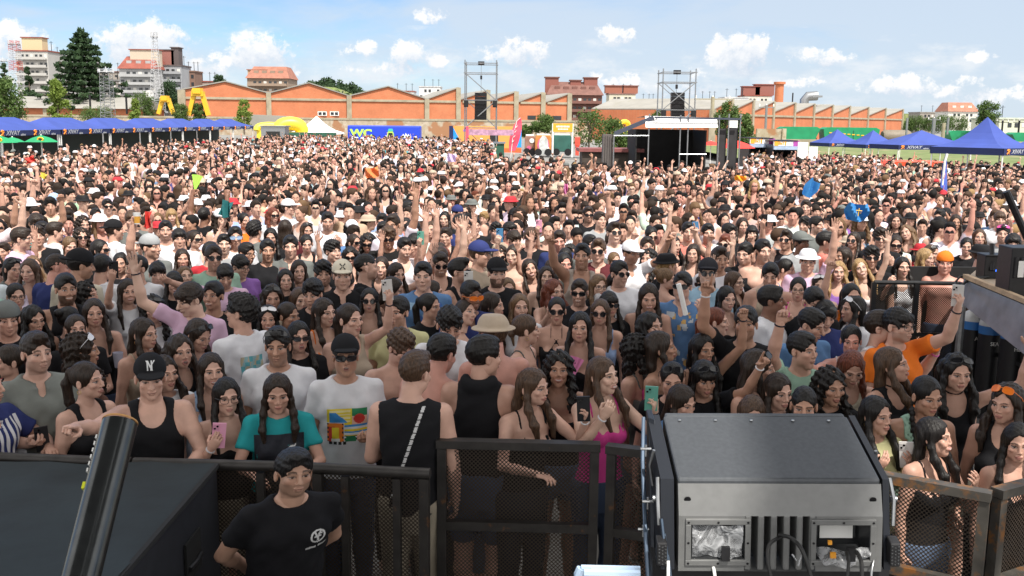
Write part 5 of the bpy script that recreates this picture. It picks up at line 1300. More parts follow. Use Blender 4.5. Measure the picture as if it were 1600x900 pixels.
# ------------------------------------------------------------------ WC container, orange container, trucks, banners
M['wcblue'] = mat('blue_container_vinyl', (.012, .05, .55), .5, var=.06); M['lime'] = mat('lime_vinyl', (.45, .80, .10), .5, var=0); M['teal'] = mat('teal_vinyl', (.05, .45, .38), .5, var=0); M['cyan'] = mat('cyan_vinyl', (.02, .30, .78), .5, var=0)
def container():
 Y = 118; a = at_y(543, 213, Y); b = at_y(656, 197, Y); W_ = b.x - a.x; H_ = b.z; rt = empty('toilet_container', ((a.x + b.x) / 2, Y, 0), 0, 'long bright blue container with lime WC lettering in front of the stone wall', 'container')
 s = MB(); s.box((0, 1.2, H_ / 2), (W_, 2.4, H_)); o = s.build('body', M['wcblue'], rt, bevel=.15)
 text_obj('wc_lettering', 'WC', 1.15, M['lime'], rt, (-W_ * .31, -.02, H_ * .62), ext=.01, sx=1.25, bold=.05)
 s = MB(); s.box((-W_ * .20, -.02, H_ * .36), (.6, .04, .14)); s.build('lime_dash', M['lime'], rt)
 s = MB(); s.prism([(W_ * .02, .1), (W_ * .06, H_ * .72), (W_ * .13, H_ * .72), (W_ * .17, .1)], -.05, .05); s.build('lime_arch', M['lime'], rt)
 s = MB(); s.prism([(W_ * .035, .05), (W_ * .068, H_ * .66), (W_ * .122, H_ * .66), (W_ * .155, .05)], -.08, .0); s.build('doorway', M['dark_in'], rt)
 s = MB(); s.prism([(W_ * .055, H_ * .74), (W_ * .135, H_ * .74), (W_ * .12, H_ * .86), (W_ * .07, H_ * .86)], -.06, 0); s.build('teal_panel', M['teal'], rt)
 s = MB(); [s.prism([(W_ * (.24 + .035 * k), H_ * .42), (W_ * (.27 + .035 * k), H_ * .62 + .1 * (k % 2)), (W_ * (.31 + .035 * k), H_ * .42)], -.05 - .003 * k, 0) for k in range(3)]; s.box((W_ * .315, -.03, H_ * .47), (W_ * .13, .04, H_ * .12)); s.build('white_emblem', M['white'], rt)
 s = MB(); s.box((W_ * .32, -.03, H_ * .30), (W_ * .17, .04, H_ * .07)); s.build('teal_line', M['teal'], rt)
container()
M['orangev'] = mat('orange_container_vinyl', (.80, .33, .08), .5, var=.05)
def container2():
 Y = 100; a = at_y(708, 225, Y); b = at_y(815, 198, Y); W_ = b.x - a.x; H_ = b.z; rt = empty('kiosk_container', ((a.x + b.x) / 2, Y, 0), 0, 'orange and blue kiosk container behind the green-clad tower base', 'container')
 s = MB(); s.box((0, 1.2, H_ * .58), (W_, 2.4, H_ * .84)); s.build('body', M['orangev'], rt)
 s = MB(); s.box((0, 1.2, H_ * .08), (W_, 2.38, H_ * .16)); s.build('plinth', mat('red_orange_vinyl', (.75, .13, .04), .5), rt)
 s = MB(); s.prism([(-W_ / 2, H_ * .2), (-W_ / 2, H_ * .95), (-W_ * .35, H_ * .2)], -.03, 0); s.prism([(W_ / 2, H_ * .2), (W_ / 2, H_ * .9), (W_ * .39, H_ * .2)], -.03, 0); s.build('blue_wedges', M['cyan'], rt)
 s = MB(); s.box((-W_ * .28, -.02, H_ * .84), (W_ * .14, .03, .22)); s.box((-W_ * .08, -.02, H_ * .84), (W_ * .10, .03, .22)); s.build('purple_lettering_strip', mat('purple_print', (.25, .12, .60), .5), rt)
 s = MB(); s.box((W_ * .10, -.03, H_ * .42), (W_ * .12, .05, H_ * .5)); s.build('doorway', M['dark_in'], rt)
 s = MB(); s.box((-W_ * .53, .9, H_ * .5), (W_ * .05, 2.4, H_)); s.build('blue_end', M['navy'], rt)
container2()
def truck(label, px0, px1, y0, Y, c, deco):
 a = at_y(px0, 233, Y); b = at_y(px1, y0, Y); W_ = b.x - a.x; H_ = b.z - .3; rt = empty('food_truck', ((a.x + b.x) / 2, Y, 0), 0, label, 'food truck', 'food trucks beside the big green tree')
 s = MB(); s.prism([(-W_ / 2, .35), (-W_ / 2, H_ * .85), (-W_ * .42, H_), (W_ * .42, H_), (W_ / 2, H_ * .85), (W_ / 2, .35)], 0, 2.0); s.build('body', mat('truck_paint', c, .5, var=.25, vscale=1.), rt, bevel=.06)
 s = MB(); [s.lathe((k * W_ * .3, 0, .33), [(0, 0), (.33, 0), (.33, .2), (0, .2)], 14, (0, -1, 0)) for k in (-1, 1)]; s.build('wheels', M['blackm'], rt)
 s = MB(); s.box((0, 1.0, H_ + .05), (W_ * .8, 1.9, .1)); s.build('roof', M['white'], rt)
 for di, (u, v, w_, h_, m) in enumerate(deco): s = MB(); n = 10; s.prism([(u * W_ + math.cos(6.283 * k / n) * w_ * W_ / 2, v * H_ + math.sin(6.283 * k / n) * h_ * H_ / 2) for k in range(n)], -.04 - .02 * di, 0); s.build('painted_panel', M[m], rt)
M['pink'] = mat('pink_paint', (.60, .12, .25), .5); M['grey'] = mat('pale_grey_paint', (.52, .54, .54), .6, var=.35, vscale=3)
truck('food truck painted pink and brown left of the graffiti truck', 820, 836, 207, 92, (.30, .16, .12), [(-.1, .3, .5, .4, 'pink'), (.2, .75, .5, .25, 'white')])
truck('food truck with a big grey and white painted motif', 836, 862, 206, 91, (.50, .20, .05), [(0, .5, .75, .85, 'pink'), (.02, .52, .58, .95, 'grey'), (.3, .3, .16, .3, 'white')])
truck('dark green open food truck under the orange banner', 863, 894, 206, 92, (.03, .12, .10), [(-.3, .2, .2, .25, 'teal')])
def banner():
 Y = 88; a = at_y(864, 206, Y); b = at_y(895, 193, Y); W_ = b.x - a.x; rt = empty('banner_frame', ((a.x + b.x) / 2, Y, 0), 0, 'orange banner with white lettering on a white post above the green truck', 'banner')
 s = MB(); s.box((0, 0, (a.z + b.z) / 2), (W_, .05, b.z - a.z)); s.build('banner', M['orange'], rt)
 for k in (-1, 1): s = MB(); s.box((k * W_ / 2, .05, b.z / 2), (.14, .14, b.z)); s.build('post', M['white'], rt)
 s = MB(); [s.box((-W_ * .3 + W_ * .075 * k, -.03, b.z - .27), (W_ * .055, .02, .15)) for k in range(9)]; [s.box((-W_ * .22 + W_ * .075 * k, -.03, b.z - .5), (W_ * .055, .02, .12)) for k in range(7)]; s.build('white_lettering', M['white'], rt)
 p = at_y(898, 224, Y); s = MB(); s.prism([(0, 0), (.45, 0), (.45, .75), (0, .75)], 0, .5); s.box((.22, .2, -.4), (.3, .3, .9)); tag(s.build('vending_box', mat('red_plastic', (.75, .08, .05), .4), loc=(p.x, Y - .3, p.z - .2), bevel=.03), 'small red box on a stand right of the orange banner', 'box')
banner()
def inflatable(label, px0, px1, ytop, ybot, Y, rr, name, m):
 a = at_y(px0, ybot, Y); b = at_y(px1, ybot, Y); t = at_y((px0 + px1) / 2, ytop, Y).z; n = 14; s = MB(); z0 = a.z
 s.tube([((a.x + b.x) / 2 + math.cos(math.pi * (1 - i / n)) * (b.x - a.x) / 2, Y + (i - 7) * .1, z0 + (t - z0) * math.sin(math.pi * i / n) ** .6) for i in range(n + 1)], rr, 12); s.box(((a.x + b.x) / 2, Y + .5, (z0) / 2), (b.x - a.x, 2.5, z0)) if z0 > .3 else None
 tag(s.build(name, m, smooth=True), label, 'inflatable')
M['yinf'] = mat('yellow_inflatable', (.80, .62, .05), .4, var=.06); inflatable('yellow inflatable arch between the last blue canopy and the white pagoda', 438, 470, 193, 206, 140, .95, 'inflatable_arch', M['yinf']); inflatable('low yellow inflatable tube behind the last blue canopy', 403, 440, 196, 204, 142, .5, 'inflatable_tube', M['yinf'])
inflatable('yellow arch on the grass behind the dark stage wing', 968, 983, 190, 199, 130, .3, 'inflatable_arch', M['yinf'])
p = at_y(430, 192, 150); s = MB(); s.prism([(-3, 0), (-3.4, 2.2), (2.6, 2.0), (3.2, .4)], 0, 3); s.box((0, 1.5, -1.8), (5, 3, 3.8)); tag(s.build('grey_hut', M['roofgrey'], loc=(p.x - .5, 150, p.z - 1.0)), 'small grey-roofed hut behind the yellow inflatable', 'hut')
p = at_y(430, 211, 110); s = MB(); s.box((0, 0, 1.1), (2.6, 2.0, 2.2)); s.box((0, 0, 2.27), (2.9, 2.3, .12)); hb = s.build('ticket_booth', M['steel'], loc=(p.x, 110, 0), bevel=.02); tag(hb, 'pale grey booth under the yellow inflatable', 'booth'); s = MB(); s.box((0, -1.02, 1.3), (1.5, .04, .8)); s.build('hatch', M['dark_in'], hb)
hd = MB(); a = at_y(445, 213, 120); b = at_y(525, 213, 120); hd.box(((a.x + b.x) / 2, 120, .75), (b.x - a.x, .2, 1.5)); tag(hd.build('windbreak', M['darkgreen']), 'olive green windbreak under the white pagoda', 'windbreak')
def feather(label, px0, y0, px1, y1, Y, w, m, m2, z0=0.):
 t = at_y(px1, y1, Y); rt = empty('feather_flag', (at_y(px0, y0, Y).x, Y, z0), 0, label, 'feather flag'); H_ = t.z - z0; dx = t.x - rt.location.x
 s = MB(); s.tube([(0, 0, 0), (dx * .25, 0, H_ * .5), (dx * .8, 0, H_ * .92), (dx + w * .2, 0, H_)], .03, 6); s.build('pole', M['white'], rt)
 n = 12; vs = []
 for i in range(n + 1):
  v = i / n; ww = w * math.sin(math.pi * (.12 + .86 * v)) ** .6; cx = dx * v ** 1.2 + w * .15; z = H_ * (.18 + .82 * v)
  for k in (-.5, .5): vs.append((cx + ww * k, .05 * math.sin(v * 9), z))
 vs += [(x, y + .02, z) for x, y, z in vs]; o = 2 * (n + 1)
 s = MB(); s.poly(vs, [(2 * i, 2 * i + 1, 2 * i + 3, 2 * i + 2) for i in range(n)] + [(o + 2 * i, o + 2 * i + 2, o + 2 * i + 3, o + 2 * i + 1) for i in range(n)]); f = s.build('flag', m, rt)
 s = MB(); [s.tube([(dx * (v + .06) - w * .05 * k, -.06, H_ * (.2 + .8 * v)), (dx * (v + .10) + w * .12, -.06, H_ * (.26 + .8 * v))], w * .03, 5) for v in (.25, .4, .55, .7) for k in (1, 2)]; s.build('white_script', m2, rt)
M['pinkred'] = fabric('pink_red_fabric', (.78, .08, .14))
feather('pink red feather flag with white script beside the tower', 798, 228, 810, 184, 84, .85, M['pinkred'], M['white'])
M['flagblue'] = fabric('blue_flag_fabric', (.05, .10, .42)); feather('tall narrow blue feather flag in the crowd in front of the pyramid tent', 1471, 285, 1478, 240, 24, .17, M['flagblue'], M['logo_p'], gz(10, 24))
# ------------------------------------------------------------------ speaker towers
def tower(label, px, ytop, Y, w, base, arr, seed):
 z0 = gz(at_y(px, 200, Y).x, Y); p = at_y(px, ytop, Y); H_ = p.z - z0; rt = empty('speaker_tower', (p.x, Y, z0), 0, label, 'scaffold tower'); n = 4; lv = [H_ * k for k in (.0, .16, .33, .62, .90, 1.)]
 s = MB()
 for sx in (-1, 1):
  for sy in (-1, 1): s.tube([(sx * w / 2, sy * w / 2, 0), (sx * w / 2, sy * w / 2, H_ + .25)], .045, 6)
 s.build('standards', M['steel'], rt)
 s = MB()
 for z in lv[1:]:
  for k in (-1, 1): s.tube([(-w / 2 - .1, k * w / 2, z), (w / 2 + .1, k * w / 2, z)], .035, 5); s.tube([(k * w / 2, -w / 2 - .1, z), (k * w / 2, w / 2 + .1, z)], .035, 5)
 s.tube([(0, -w / 2, H_), (0, w / 2, H_)], .05, 5); s.build('ledgers', M['steel'], rt)
 s = MB(); s.tube([(-w / 2, -w / 2, lv[4]), (w / 2, -w / 2, lv[3])], .035, 5); s.tube([(w / 2, -w / 2 - .05, lv[4]), (-w / 2, -w / 2 - .05, lv[3])], .035, 5) if seed else None
 s.tube([(w / 2, -w / 2, lv[3]), (-w / 2, -w / 2, lv[2])], .05, 5); s.tube([(-w / 2, w / 2, lv[3]), (w / 2, w / 2, lv[2])], .035, 5); s.tube([(-w / 2, -w / 2, lv[2]), (w / 2, w / 2, 0)], .035, 5)
 s.tube([(-w / 2, w / 2, lv[4]), (w / 2, w / 2, lv[3])], .03, 5); s.build('braces', M['steel'], rt)
 s = MB(); s.tube([(0, 0, H_), (0, 0, H_ * arr)], .02, 5); s.build('chain', M['steel'], rt); s = MB(); s.box((0, 0, H_ + .05), (.5, .35, .3)); s.box((0, 0, H_ * .86), (.16, .16, .3)); s.build('hoist', M['blackm'], rt)
 for k in range(7):
  s = MB(); s.box((0, -w * .25 - .012 * k * k, H_ * arr - H_ * .02 - k * H_ * .040), (.95, .55, H_ * .037), (R(2 + 1.5 * k), 0, 0)); sp = s.build('line_array_cabinet', M['blackm'], rt)
 for k in (-1, 1): s = MB(); s.box((k * w * .46, -w / 2 - .1, H_ * .58), (.34, .35, .52)); s.box((k * w * .46, -w / 2 - .3, H_ * .58), (.26, .05, .4)); s.build('floodlight', M['blackm'], rt)
 if base:
  s = MB(); s.box((.2, 0, H_ * .085), (w + .9, w + .6, H_ * .17)); s.build('cladding', M['darkgreen'], rt)
  s = MB(); s.box((.2, 0, H_ * .175), (w + 1.1, w + .8, .1)); s.build('deck', M['steel'], rt)
  s = MB(); s.box((.8, -w / 2 - .06, H_ * .285), (w * 1.5, .05, H_ * .06)); s.build('pink_banner', mat('pink_banner', (.42, .24, .34), .6, var=.4, vscale=4), rt)
  s = MB(); s.box((-w * .42, -w / 2 - .08, H_ * .26), (.22, .05, H_ * .17)); s.build('red_banner', M['pinkred'], rt)
tower('scaffold speaker tower with dark green cladding right of the WC container', 752, 100, 82, 2.5, True, .70, 0)
tower('scaffold speaker tower rising behind the white-topped control stage', 1058, 114, 74, 2.35, False, .80, 1)
# ------------------------------------------------------------------ front-of-house control stage
def foh():
 Y = 39; z0 = gz(4, Y); X = lambda px: at_y(px, 210, Y).x; Zp = lambda px, py: at_y(px, py, Y).z - z0
 rt = empty('control_stage', (X(1050), Y, z0), 0, 'black-draped control stage with a white canopy and scaffold posts in the crowd', 'control stage'); ox = X(1050); x = lambda px: X(px) - ox
 s = MB(); vs = [(x(1007), -.30, Zp(1007, 199)), (x(1119), -.30, Zp(1119, 199)), (x(1119), .0, Zp(1119, 184)), (x(1007), .0, Zp(1007, 181)), (x(1007), 3.0, Zp(1007, 181) - .05), (x(1119), 3.0, Zp(1119, 183) - .05)]
 s.poly(vs, [(0, 1, 2, 3), (3, 2, 5, 4)]); s.build('white_canopy', M['whitefab'], rt)
 s = MB(); s.box(((x(995) + x(1104)) / 2, 2.9, Zp(1050, 203) / 2), (x(1104) - x(995), .06, Zp(1050, 203))); [s.box((xx, 1.5, Zp(1050, 203) / 2), (.05, 2.8, Zp(1050, 203))) for xx in (x(995), x(1104))]; s.build('black_drapes', M['black'], rt)
 s = MB(); s.box(((x(995) + x(1104)) / 2, 1.5, .25), (x(1104) - x(995), 2.8, .5)); s.build('platform', M['blackm'], rt)
 s = MB(); s.bar((x(960), -.1, Zp(960, 209)), (x(1020), -.1, Zp(1020, 183.5)), .10, .16); s.bar((x(1020), -.3, Zp(1020, 183.5)), (x(1154), -.3, Zp(1154, 186)), .06, .07); s.build('front_truss', mat('dark_blue_metal', (.05, .06, .09), .5), rt)
 s = MB()
 for px, y0 in ((959, 209), (1013, 178), (1062, 180), (1074, 178), (1122, 180), (1137, 178), (1155, 178)): s.tube([(x(px), -.12, 0), (x(px), -.12, Zp(px, y0))], .028, 7)
 s.tube([(x(959), -.15, Zp(959, 212)), (x(1013), -.15, Zp(1013, 212))], .022, 6); s.tube([(x(1062), -.15, Zp(1062, 241)), (x(1104), -.15, Zp(1104, 241))], .022, 6); s.tube([(x(1013), -.15, Zp(1013, 196)), (x(1026), -.1, Zp(1026, 184))], .02, 6)
 s.build('scaffold_posts', M['steel'], rt)
 s = MB(); s.box(((x(1121) + x(1135)) / 2, .02, Zp(1128, 201) / 2), (x(1135) - x(1121), .04, Zp(1128, 201))); s.box(((x(1138) + x(1153)) / 2, .02, Zp(1145, 187) / 2), (x(1153) - x(1138), .04, Zp(1145, 187))); s.build('black_mesh_drape', mat('black_mesh', (.03, .028, .03), .8, var=.3, vscale=3), rt)
 s = MB(); s.box((x(1145), -.01, Zp(1145, 194)), (x(1152) - x(1138), .03, .28)); s.build('white_sheet', M['whitefab'], rt)
 s = MB(); s.box(((x(943) + x(957)) / 2, .3, Zp(950, 210) / 2), (x(957) - x(943), .6, Zp(950, 210))); [s.box((x(943 + 3.6 * k), -.03, Zp(950, 211) / 2), (.02, .03, Zp(950, 211))) for k in range(5)]; s.build('grey_side_wing', mat('grey_mesh', (.12, .105, .10), .8), rt)
 s = MB(); s.box((x(1040), .8, .9), (1.1, .6, .5)); s.box((x(1085), .7, .9), (.8, .6, .5)); s.box((x(1040), .6, 1.18), (.9, .5, .08)); s.build('mixing_desk', M['blackm'], rt)
 # brown hut beside it
 h = empty('hut', (X(966), Y + 3.4, z0), 0, 'low brown hut with a pink red roof edge behind the control stage wing', 'hut'); s = MB(); s.box((0, 0, .95), (2.4, 1.6, 1.9)); s.build('wall', mat('brown_boards', (.07, .055, .045), .9, var=.4, vscale=2), h)
 s = MB(); s.box((0, 0, 1.98), (2.7, 1.9, .14)); s.build('roof', mat('pink_red_sheet', (.24, .08, .075), .6), h)
foh()
# red generator, dark speaker cases under the right tents
p = at_y(1428, 240, 52); z0 = gz(p.x, 52); gr = empty('generator', (p.x, 52, z0), 0, 'red orange generator trailer behind the crowd under the long gazebo', 'generator'); s = MB(); s.prism([(-1.6, .4), (-1.6, 1.55), (-1.4, 1.7), (1.4, 1.7), (1.6, 1.4), (1.6, .4)], -.8, .8); s.build('housing', mat('red_orange_paint', (.75, .08, .03), .45), gr, bevel=.04)
s = MB(); [s.box((-1.2 + .3 * k, -.82, 1.2), (.18, .03, .5)) for k in range(3)]; s.build('grille', M['blackm'], gr); s = MB(); [s.lathe((k, -.75, .35), [(0, 0), (.34, 0), (.34, .2), (0, .2)], 14, (0, -1, 0)) for k in (-.8, .8)]; s.build('wheels', M['blackm'], gr)
for lab, px, py, Y, w, h_ in (('tall black flight case under the big pyramid tent', 1541, 239, 47, .75, 1.7), ('black drinks fridge under the tent at the right edge', 1586, 243, 48, .95, 1.6)):
 p = at_y(px, py, Y); z0 = gz(p.x, Y); s = MB(); s.box((0, 0, h_ / 2), (w, .6, h_)); o = s.build('flight_case', M['blackm'], loc=(p.x, Y, z0), bevel=.03); tag(o, lab, 'case'); q = MB(); q.box((0, -.31, h_ * .6), (w * .8, .02, h_ * .5)); q.build('door', M['glassd'], o)
# ------------------------------------------------------------------ stage: deck edge, roof overhead, cladding of the pit
M['ply'] = mat('black_plywood', (.03, .028, .027), .7, var=.3, vscale=4)
s = MB(); s.box((0, -3.6, .62), (16, 8.6, 1.24)); stg = s.build('stage', M['ply']); tag(stg, 'black stage deck the picture was taken from', 'stage')
rf = empty('stage_roof', (0, 0, 0), 0, 'black stage roof overhead on corner towers, out of the frame', 'stage roof')
def roof_panel(x0, x1, y0, y1, z=12.0):
 s = MB(); s.box(((x0 + x1) / 2, (y0 + y1) / 2, z), (x1 - x0, y1 - y0, .12)); s.build('roof_panel', M['ply'], rf)
EDGE = 4.0
ROOF_HOLES = [(5.0, 6.7, -2.3, -.75), (3.12, 4.05, -4.7, -2.9)]
def roof_cut(x0, x1, y0, y1, holes):
 if not holes: roof_panel(x0, x1, y0, y1); return
 h, rest = holes[0], holes[1:]
 a0, a1, b0, b1 = h
 if a1 <= x0 or a0 >= x1 or b1 <= y0 or b0 >= y1: roof_cut(x0, x1, y0, y1, rest); return
 for q in ((x0, x1, y0, b0), (x0, x1, b1, y1), (x0, a0, b0, b1), (a1, x1, b0, b1)):
  if q[1] - q[0] > .01 and q[3] - q[2] > .01: roof_cut(*q, rest)
roof_cut(-11, 13, -7.5, EDGE, ROOF_HOLES)
s = MB(); s.bar((3.42, -5.2, 11.9), (3.46, -2.7, 11.9), .17); s.bar((-11, EDGE, 11.85), (13, EDGE, 11.85), .3); s.bar((5.6, -2.5, 11.85), (5.9, .2, 11.85), .10); s.build('roof_beam', M['steel'], rf)
for sx in (-10.7, 12.7): s = MB(); lattice(s, .5, .5, 11.9, .03, 14, x=sx, y=-3); s.build('corner_tower', M['steel'], rf)
# black sub-woofer stack under a cloth on the left
sb = empty('subwoofer_stack', (-3.2, 3.9, 0), 0, 'big black cloth-covered subwoofer stack in the pit at the lower left', 'subwoofer')
xr = at_z(341, 724, 1.235).x + 3.2; yb = at_z(341, 724, 1.235).y - 3.9; yf = -1.35
s = MB(); n_ = 22; m_ = 14; vs = []
for j in range(m_ + 1):
 for i in range(n_ + 1):
  x = -2.3 + (xr + 2.3) * i / n_; y = yf + (yb - yf) * j / m_; vs.append((x, y, 1.235 + .010 * math.sin(x * 5 + y * 3) * math.sin(y * 6 - x * 2) + .006 * math.sin(x * 13 + y * 4)))
s.poly(vs, [(j * (n_ + 1) + i, j * (n_ + 1) + i + 1, (j + 1) * (n_ + 1) + i + 1, (j + 1) * (n_ + 1) + i) for j in range(m_) for i in range(n_)]); M['subcloth'] = mat('dark_teal_cloth', (.012, .020, .024), .85, var=.3, vscale=3, bump=.5, bscale=3); s.build('cover_cloth', M['subcloth'], sb, smooth=True)
s = MB(); s.box(((xr - 2.3) / 2, (yf + yb) / 2, .61), (xr + 2.3 - .01, yb - yf - .01, 1.215)); s.build('cabinet', mat('black_cabinet_paint', (.016, .018, .024), .6, var=.2, vscale=12), sb, bevel=.012)
s = MB(); s.bar((xr, yf, 1.232), (xr, yb, 1.232), .022); s.build('edge_seam', M['black'], sb)
s = MB(); yy = (at_z(313, 862, .95).y - 3.9); s.box((xr + .004, yy, .93), (.012, .22, .20)); hs_ = s.build('handle_recess', mat('recess_black', (.004, .004, .004), .9), sb); s = MB(); s.tube([(xr + .015, yy - .09, .90), (xr + .022, yy, .90), (xr + .015, yy + .09, .90)], .012, 8); s.build('handle_bar', M['blackm'], hs_)
# ------------------------------------------------------------------ crowd barriers
M['rust'] = mat('rusty_black_steel', (.035, .032, .030), .5, .4, var=.3, vscale=12, dirt=((.20, .085, .03), 9., .60))
M['rust2'] = mat('rusty_grey_steel', (.085, .078, .068), .5, .4, var=.3, vscale=10, dirt=((.28, .12, .035), 8., .52))
def perf_mat():
 m = bpy.data.materials.new('perforated_sheet'); m.use_nodes = True; nt = m.node_tree; b = nt.nodes['Principled BSDF']; N = nt.nodes.new; L = nt.links.new
 b.inputs['Base Color'].default_value = (.055, .042, .032, 1); b.inputs['Roughness'].default_value = .5; b.inputs['Metallic'].default_value = .5
 tc = N('ShaderNodeTexCoord'); vo = N('ShaderNodeTexVoronoi'); vo.inputs['Randomness'].default_value = 0.0; mp = N('ShaderNodeMapping'); mp.inputs['Scale'].default_value = (62, 1, 62); mp.inputs['Rotation'].default_value = (0, R(45), 0)
 L(tc.outputs['Object'], mp.inputs[0]);
 sp = N('ShaderNodeSeparateXYZ'); L(mp.outputs[0], sp.inputs[0]); cb = N('ShaderNodeCombineXYZ'); L(sp.outputs[0], cb.inputs[0]); L(sp.outputs[2], cb.inputs[1]); vo.voronoi_dimensions = '2D'; L(cb.outputs[0], vo.inputs['Vector']); vo.inputs['Scale'].default_value = 1
 lt = N('ShaderNodeMath'); lt.operation = 'LESS_THAN'; L(vo.outputs['Distance'], lt.inputs[0]); lt.inputs[1].default_value = .40
 tr = N('ShaderNodeBsdfTransparent'); ms = N('ShaderNodeMixShader'); L(lt.outputs[0], ms.inputs[0]); L(b.outputs[0], ms.inputs[1]); L(tr.outputs[0], ms.inputs[2]); L(ms.outputs[0], nt.nodes['Material Output'].inputs[0]); return m
M['perf'] = perf_mat()
def barrier(label, A, B, h, kind, mm='rust', post=True):
 A = Vector((A[0], A[1], 0)); B = Vector((B[0], B[1], 0)); L_ = (B - A).length; rz = math.atan2(B.y - A.y, B.x - A.x)
 rt = empty('crowd_barrier', tuple(A), rz, label, 'crowd barrier', 'steel crowd barriers along the pit'); t = .05
 s = MB(); s.tube([(.0, 0, h - .025), (L_, 0, h - .025)], .03, 10) if kind == 'solid' else s.box((L_ / 2, 0, h - .022), (L_, .07, .045)); s.build('top_rail', M['rust' if kind == 'solid' else mm], rt, smooth=kind == 'solid')
 s = MB(); [s.box((x, 0, (h - .05) / 2), (t, t, h - .05)) for x in (.03, L_ - .03)]; s.box((L_ / 2, .0, .10), (L_ - .12, t * .8, t));
 s.build('frame', M[mm], rt)
 if kind == 'mesh':
  for z in (h * .62, h * .335): s = MB(); s.box((L_ / 2, 0, z), (L_ - .1, .045, .05)); s.build('cross_bar', M[mm], rt)
  s = MB(); s.box((L_ / 2, .03, h / 2 + .02), (L_ - .08, .002, h - .10)); s.build('perforated_panel', M['perf'], rt)
 else:
  s = MB(); s.box((L_ / 2, .03, h / 2), (L_ - .08, .004, h - .1)); s.build('panel', M['perf'], rt)
  s = MB(); [s.box((L_ * k, 0, h / 2), (.04, .04, h - .12)) for k in (.28, .72)]; s.build('stiffener', M[mm], rt)
 s = MB(); [s.bar((x, -.03, .02), (x, -1.0, .02), .05) for x in (.1, L_ - .1)]; [s.bar((x, -.03, h * .65), (x, -.9, .04), .04) for x in (.05, L_ - .05)] if kind == 'solid' and False else None; s.build('foot_plate', M[mm], rt)
BZ = 1.25
P_ = lambda px, py, z=BZ: (at_z(px, py, z).x, at_z(px, py, z).y)
barrier('plain black steel barrier behind the subwoofer stack at the left edge', P_(-60, 706), P_(205, 716), BZ, 'solid')
barrier('black barrier the girl in the turquoise shirt leans on', P_(209, 716), P_(484, 723), BZ, 'solid')
barrier('black barrier behind the crew man, left of the mesh panels', P_(488, 724), P_(672, 733), BZ, 'solid')
BH = 1.31
barrier('mesh barrier panel under the girl filming in a black top', P_(682, 686, BH), P_(938, 692, BH), BH, 'mesh', 'rust')
barrier('narrow mesh barrier panel left of the big lamp', P_(948, 694, BH), P_(1034, 704, BH), BH, 'mesh', 'rust')
barrier('rusty mesh barrier panel hidden behind the big lamp', P_(1042, 706, BH), P_(1330, 728, BH), BH, 'mesh', 'rust2')
barrier('sunlit rusty mesh barrier panel right of the big lamp', P_(1340, 731, BH), P_(1550, 769, BH), BH, 'mesh', 'rust2')
barrier('rusty mesh barrier panel at the right edge of the picture', P_(1558, 764, BH), P_(1680, 732, BH), BH, 'mesh', 'rust2')
# ------------------------------------------------------------------ confetti cannon tube on the left
top = at_y(188, 658, 1.72); bot = at_y(118, 935, 1.50)
M['tube'] = mat('black_gloss_tube', (.055, .060, .062), .22, .7, var=.2, vscale=30, coat=.3)
cn = empty('launcher_tube', tuple(bot), 0, 'black glossy launcher tube with an orange rim leaning at the lower left', 'confetti cannon'); v = top - bot; ext = v.normalized()
s = MB(); s.tube([-ext * .55, v * .5, v * .985], .0305, 28, False); s.tube([v * .985, -ext * .5], .0285, 28, False); s.build('tube', M['tube'], cn, smooth=True)
s = MB(); n = 28; x_ = ext.cross(Vector((0, 1, 0))).normalized(); y_ = ext.cross(x_); vs = []
for rr, hh_ in ((.0285, .992), (.0285, 1.0), (.0310, 1.0), (.0310, .992)): vs += [v * hh_ + (x_ * math.cos(6.2832 * i / n) + y_ * math.sin(6.2832 * i / n)) * rr for i in range(n)]
s.poly(vs, [(k * n + i, k * n + (i + 1) % n, (k + 1) * n + (i + 1) % n, (k + 1) * n + i) for k in range(3) for i in range(n)]); s.build('rim', mat('orange_rim', (.62, .33, .12), .5), cn, smooth=True)
s = MB(); [s.box(tuple(v * (.70 + .04 * k) + Vector((-.0305, -.006, 0))), (.003, .016, .007), ext.to_track_quat('Z', 'Y').to_matrix()) for k in range(6)]; s.build('white_label', M['white'], cn)
s = MB(); s.box(tuple(v * .615 + Vector((-.0300, -.008, 0))), (.005, .014, .012), ext.to_track_quat('Z', 'Y').to_matrix()); s.build('yellow_label', mat('yellow_sticker', (.7, .75, .03), .5), cn)
s = MB(); s.lathe(-ext * .62 + bot - bot, [(0, 0), (.09, 0), (.09, .06), (.05, .08), (0, .08)], 24, ext); s.build('base', M['blackm'], cn)
s = MB(); f0 = -ext * .6; s.bar(f0, Vector((f0.x, f0.y, 1.24 - bot.z)), .05) ; s.box((f0.x, f0.y, 1.26 - bot.z), (.3, .3, .03)); s.build('stand', M['blackm'], cn)
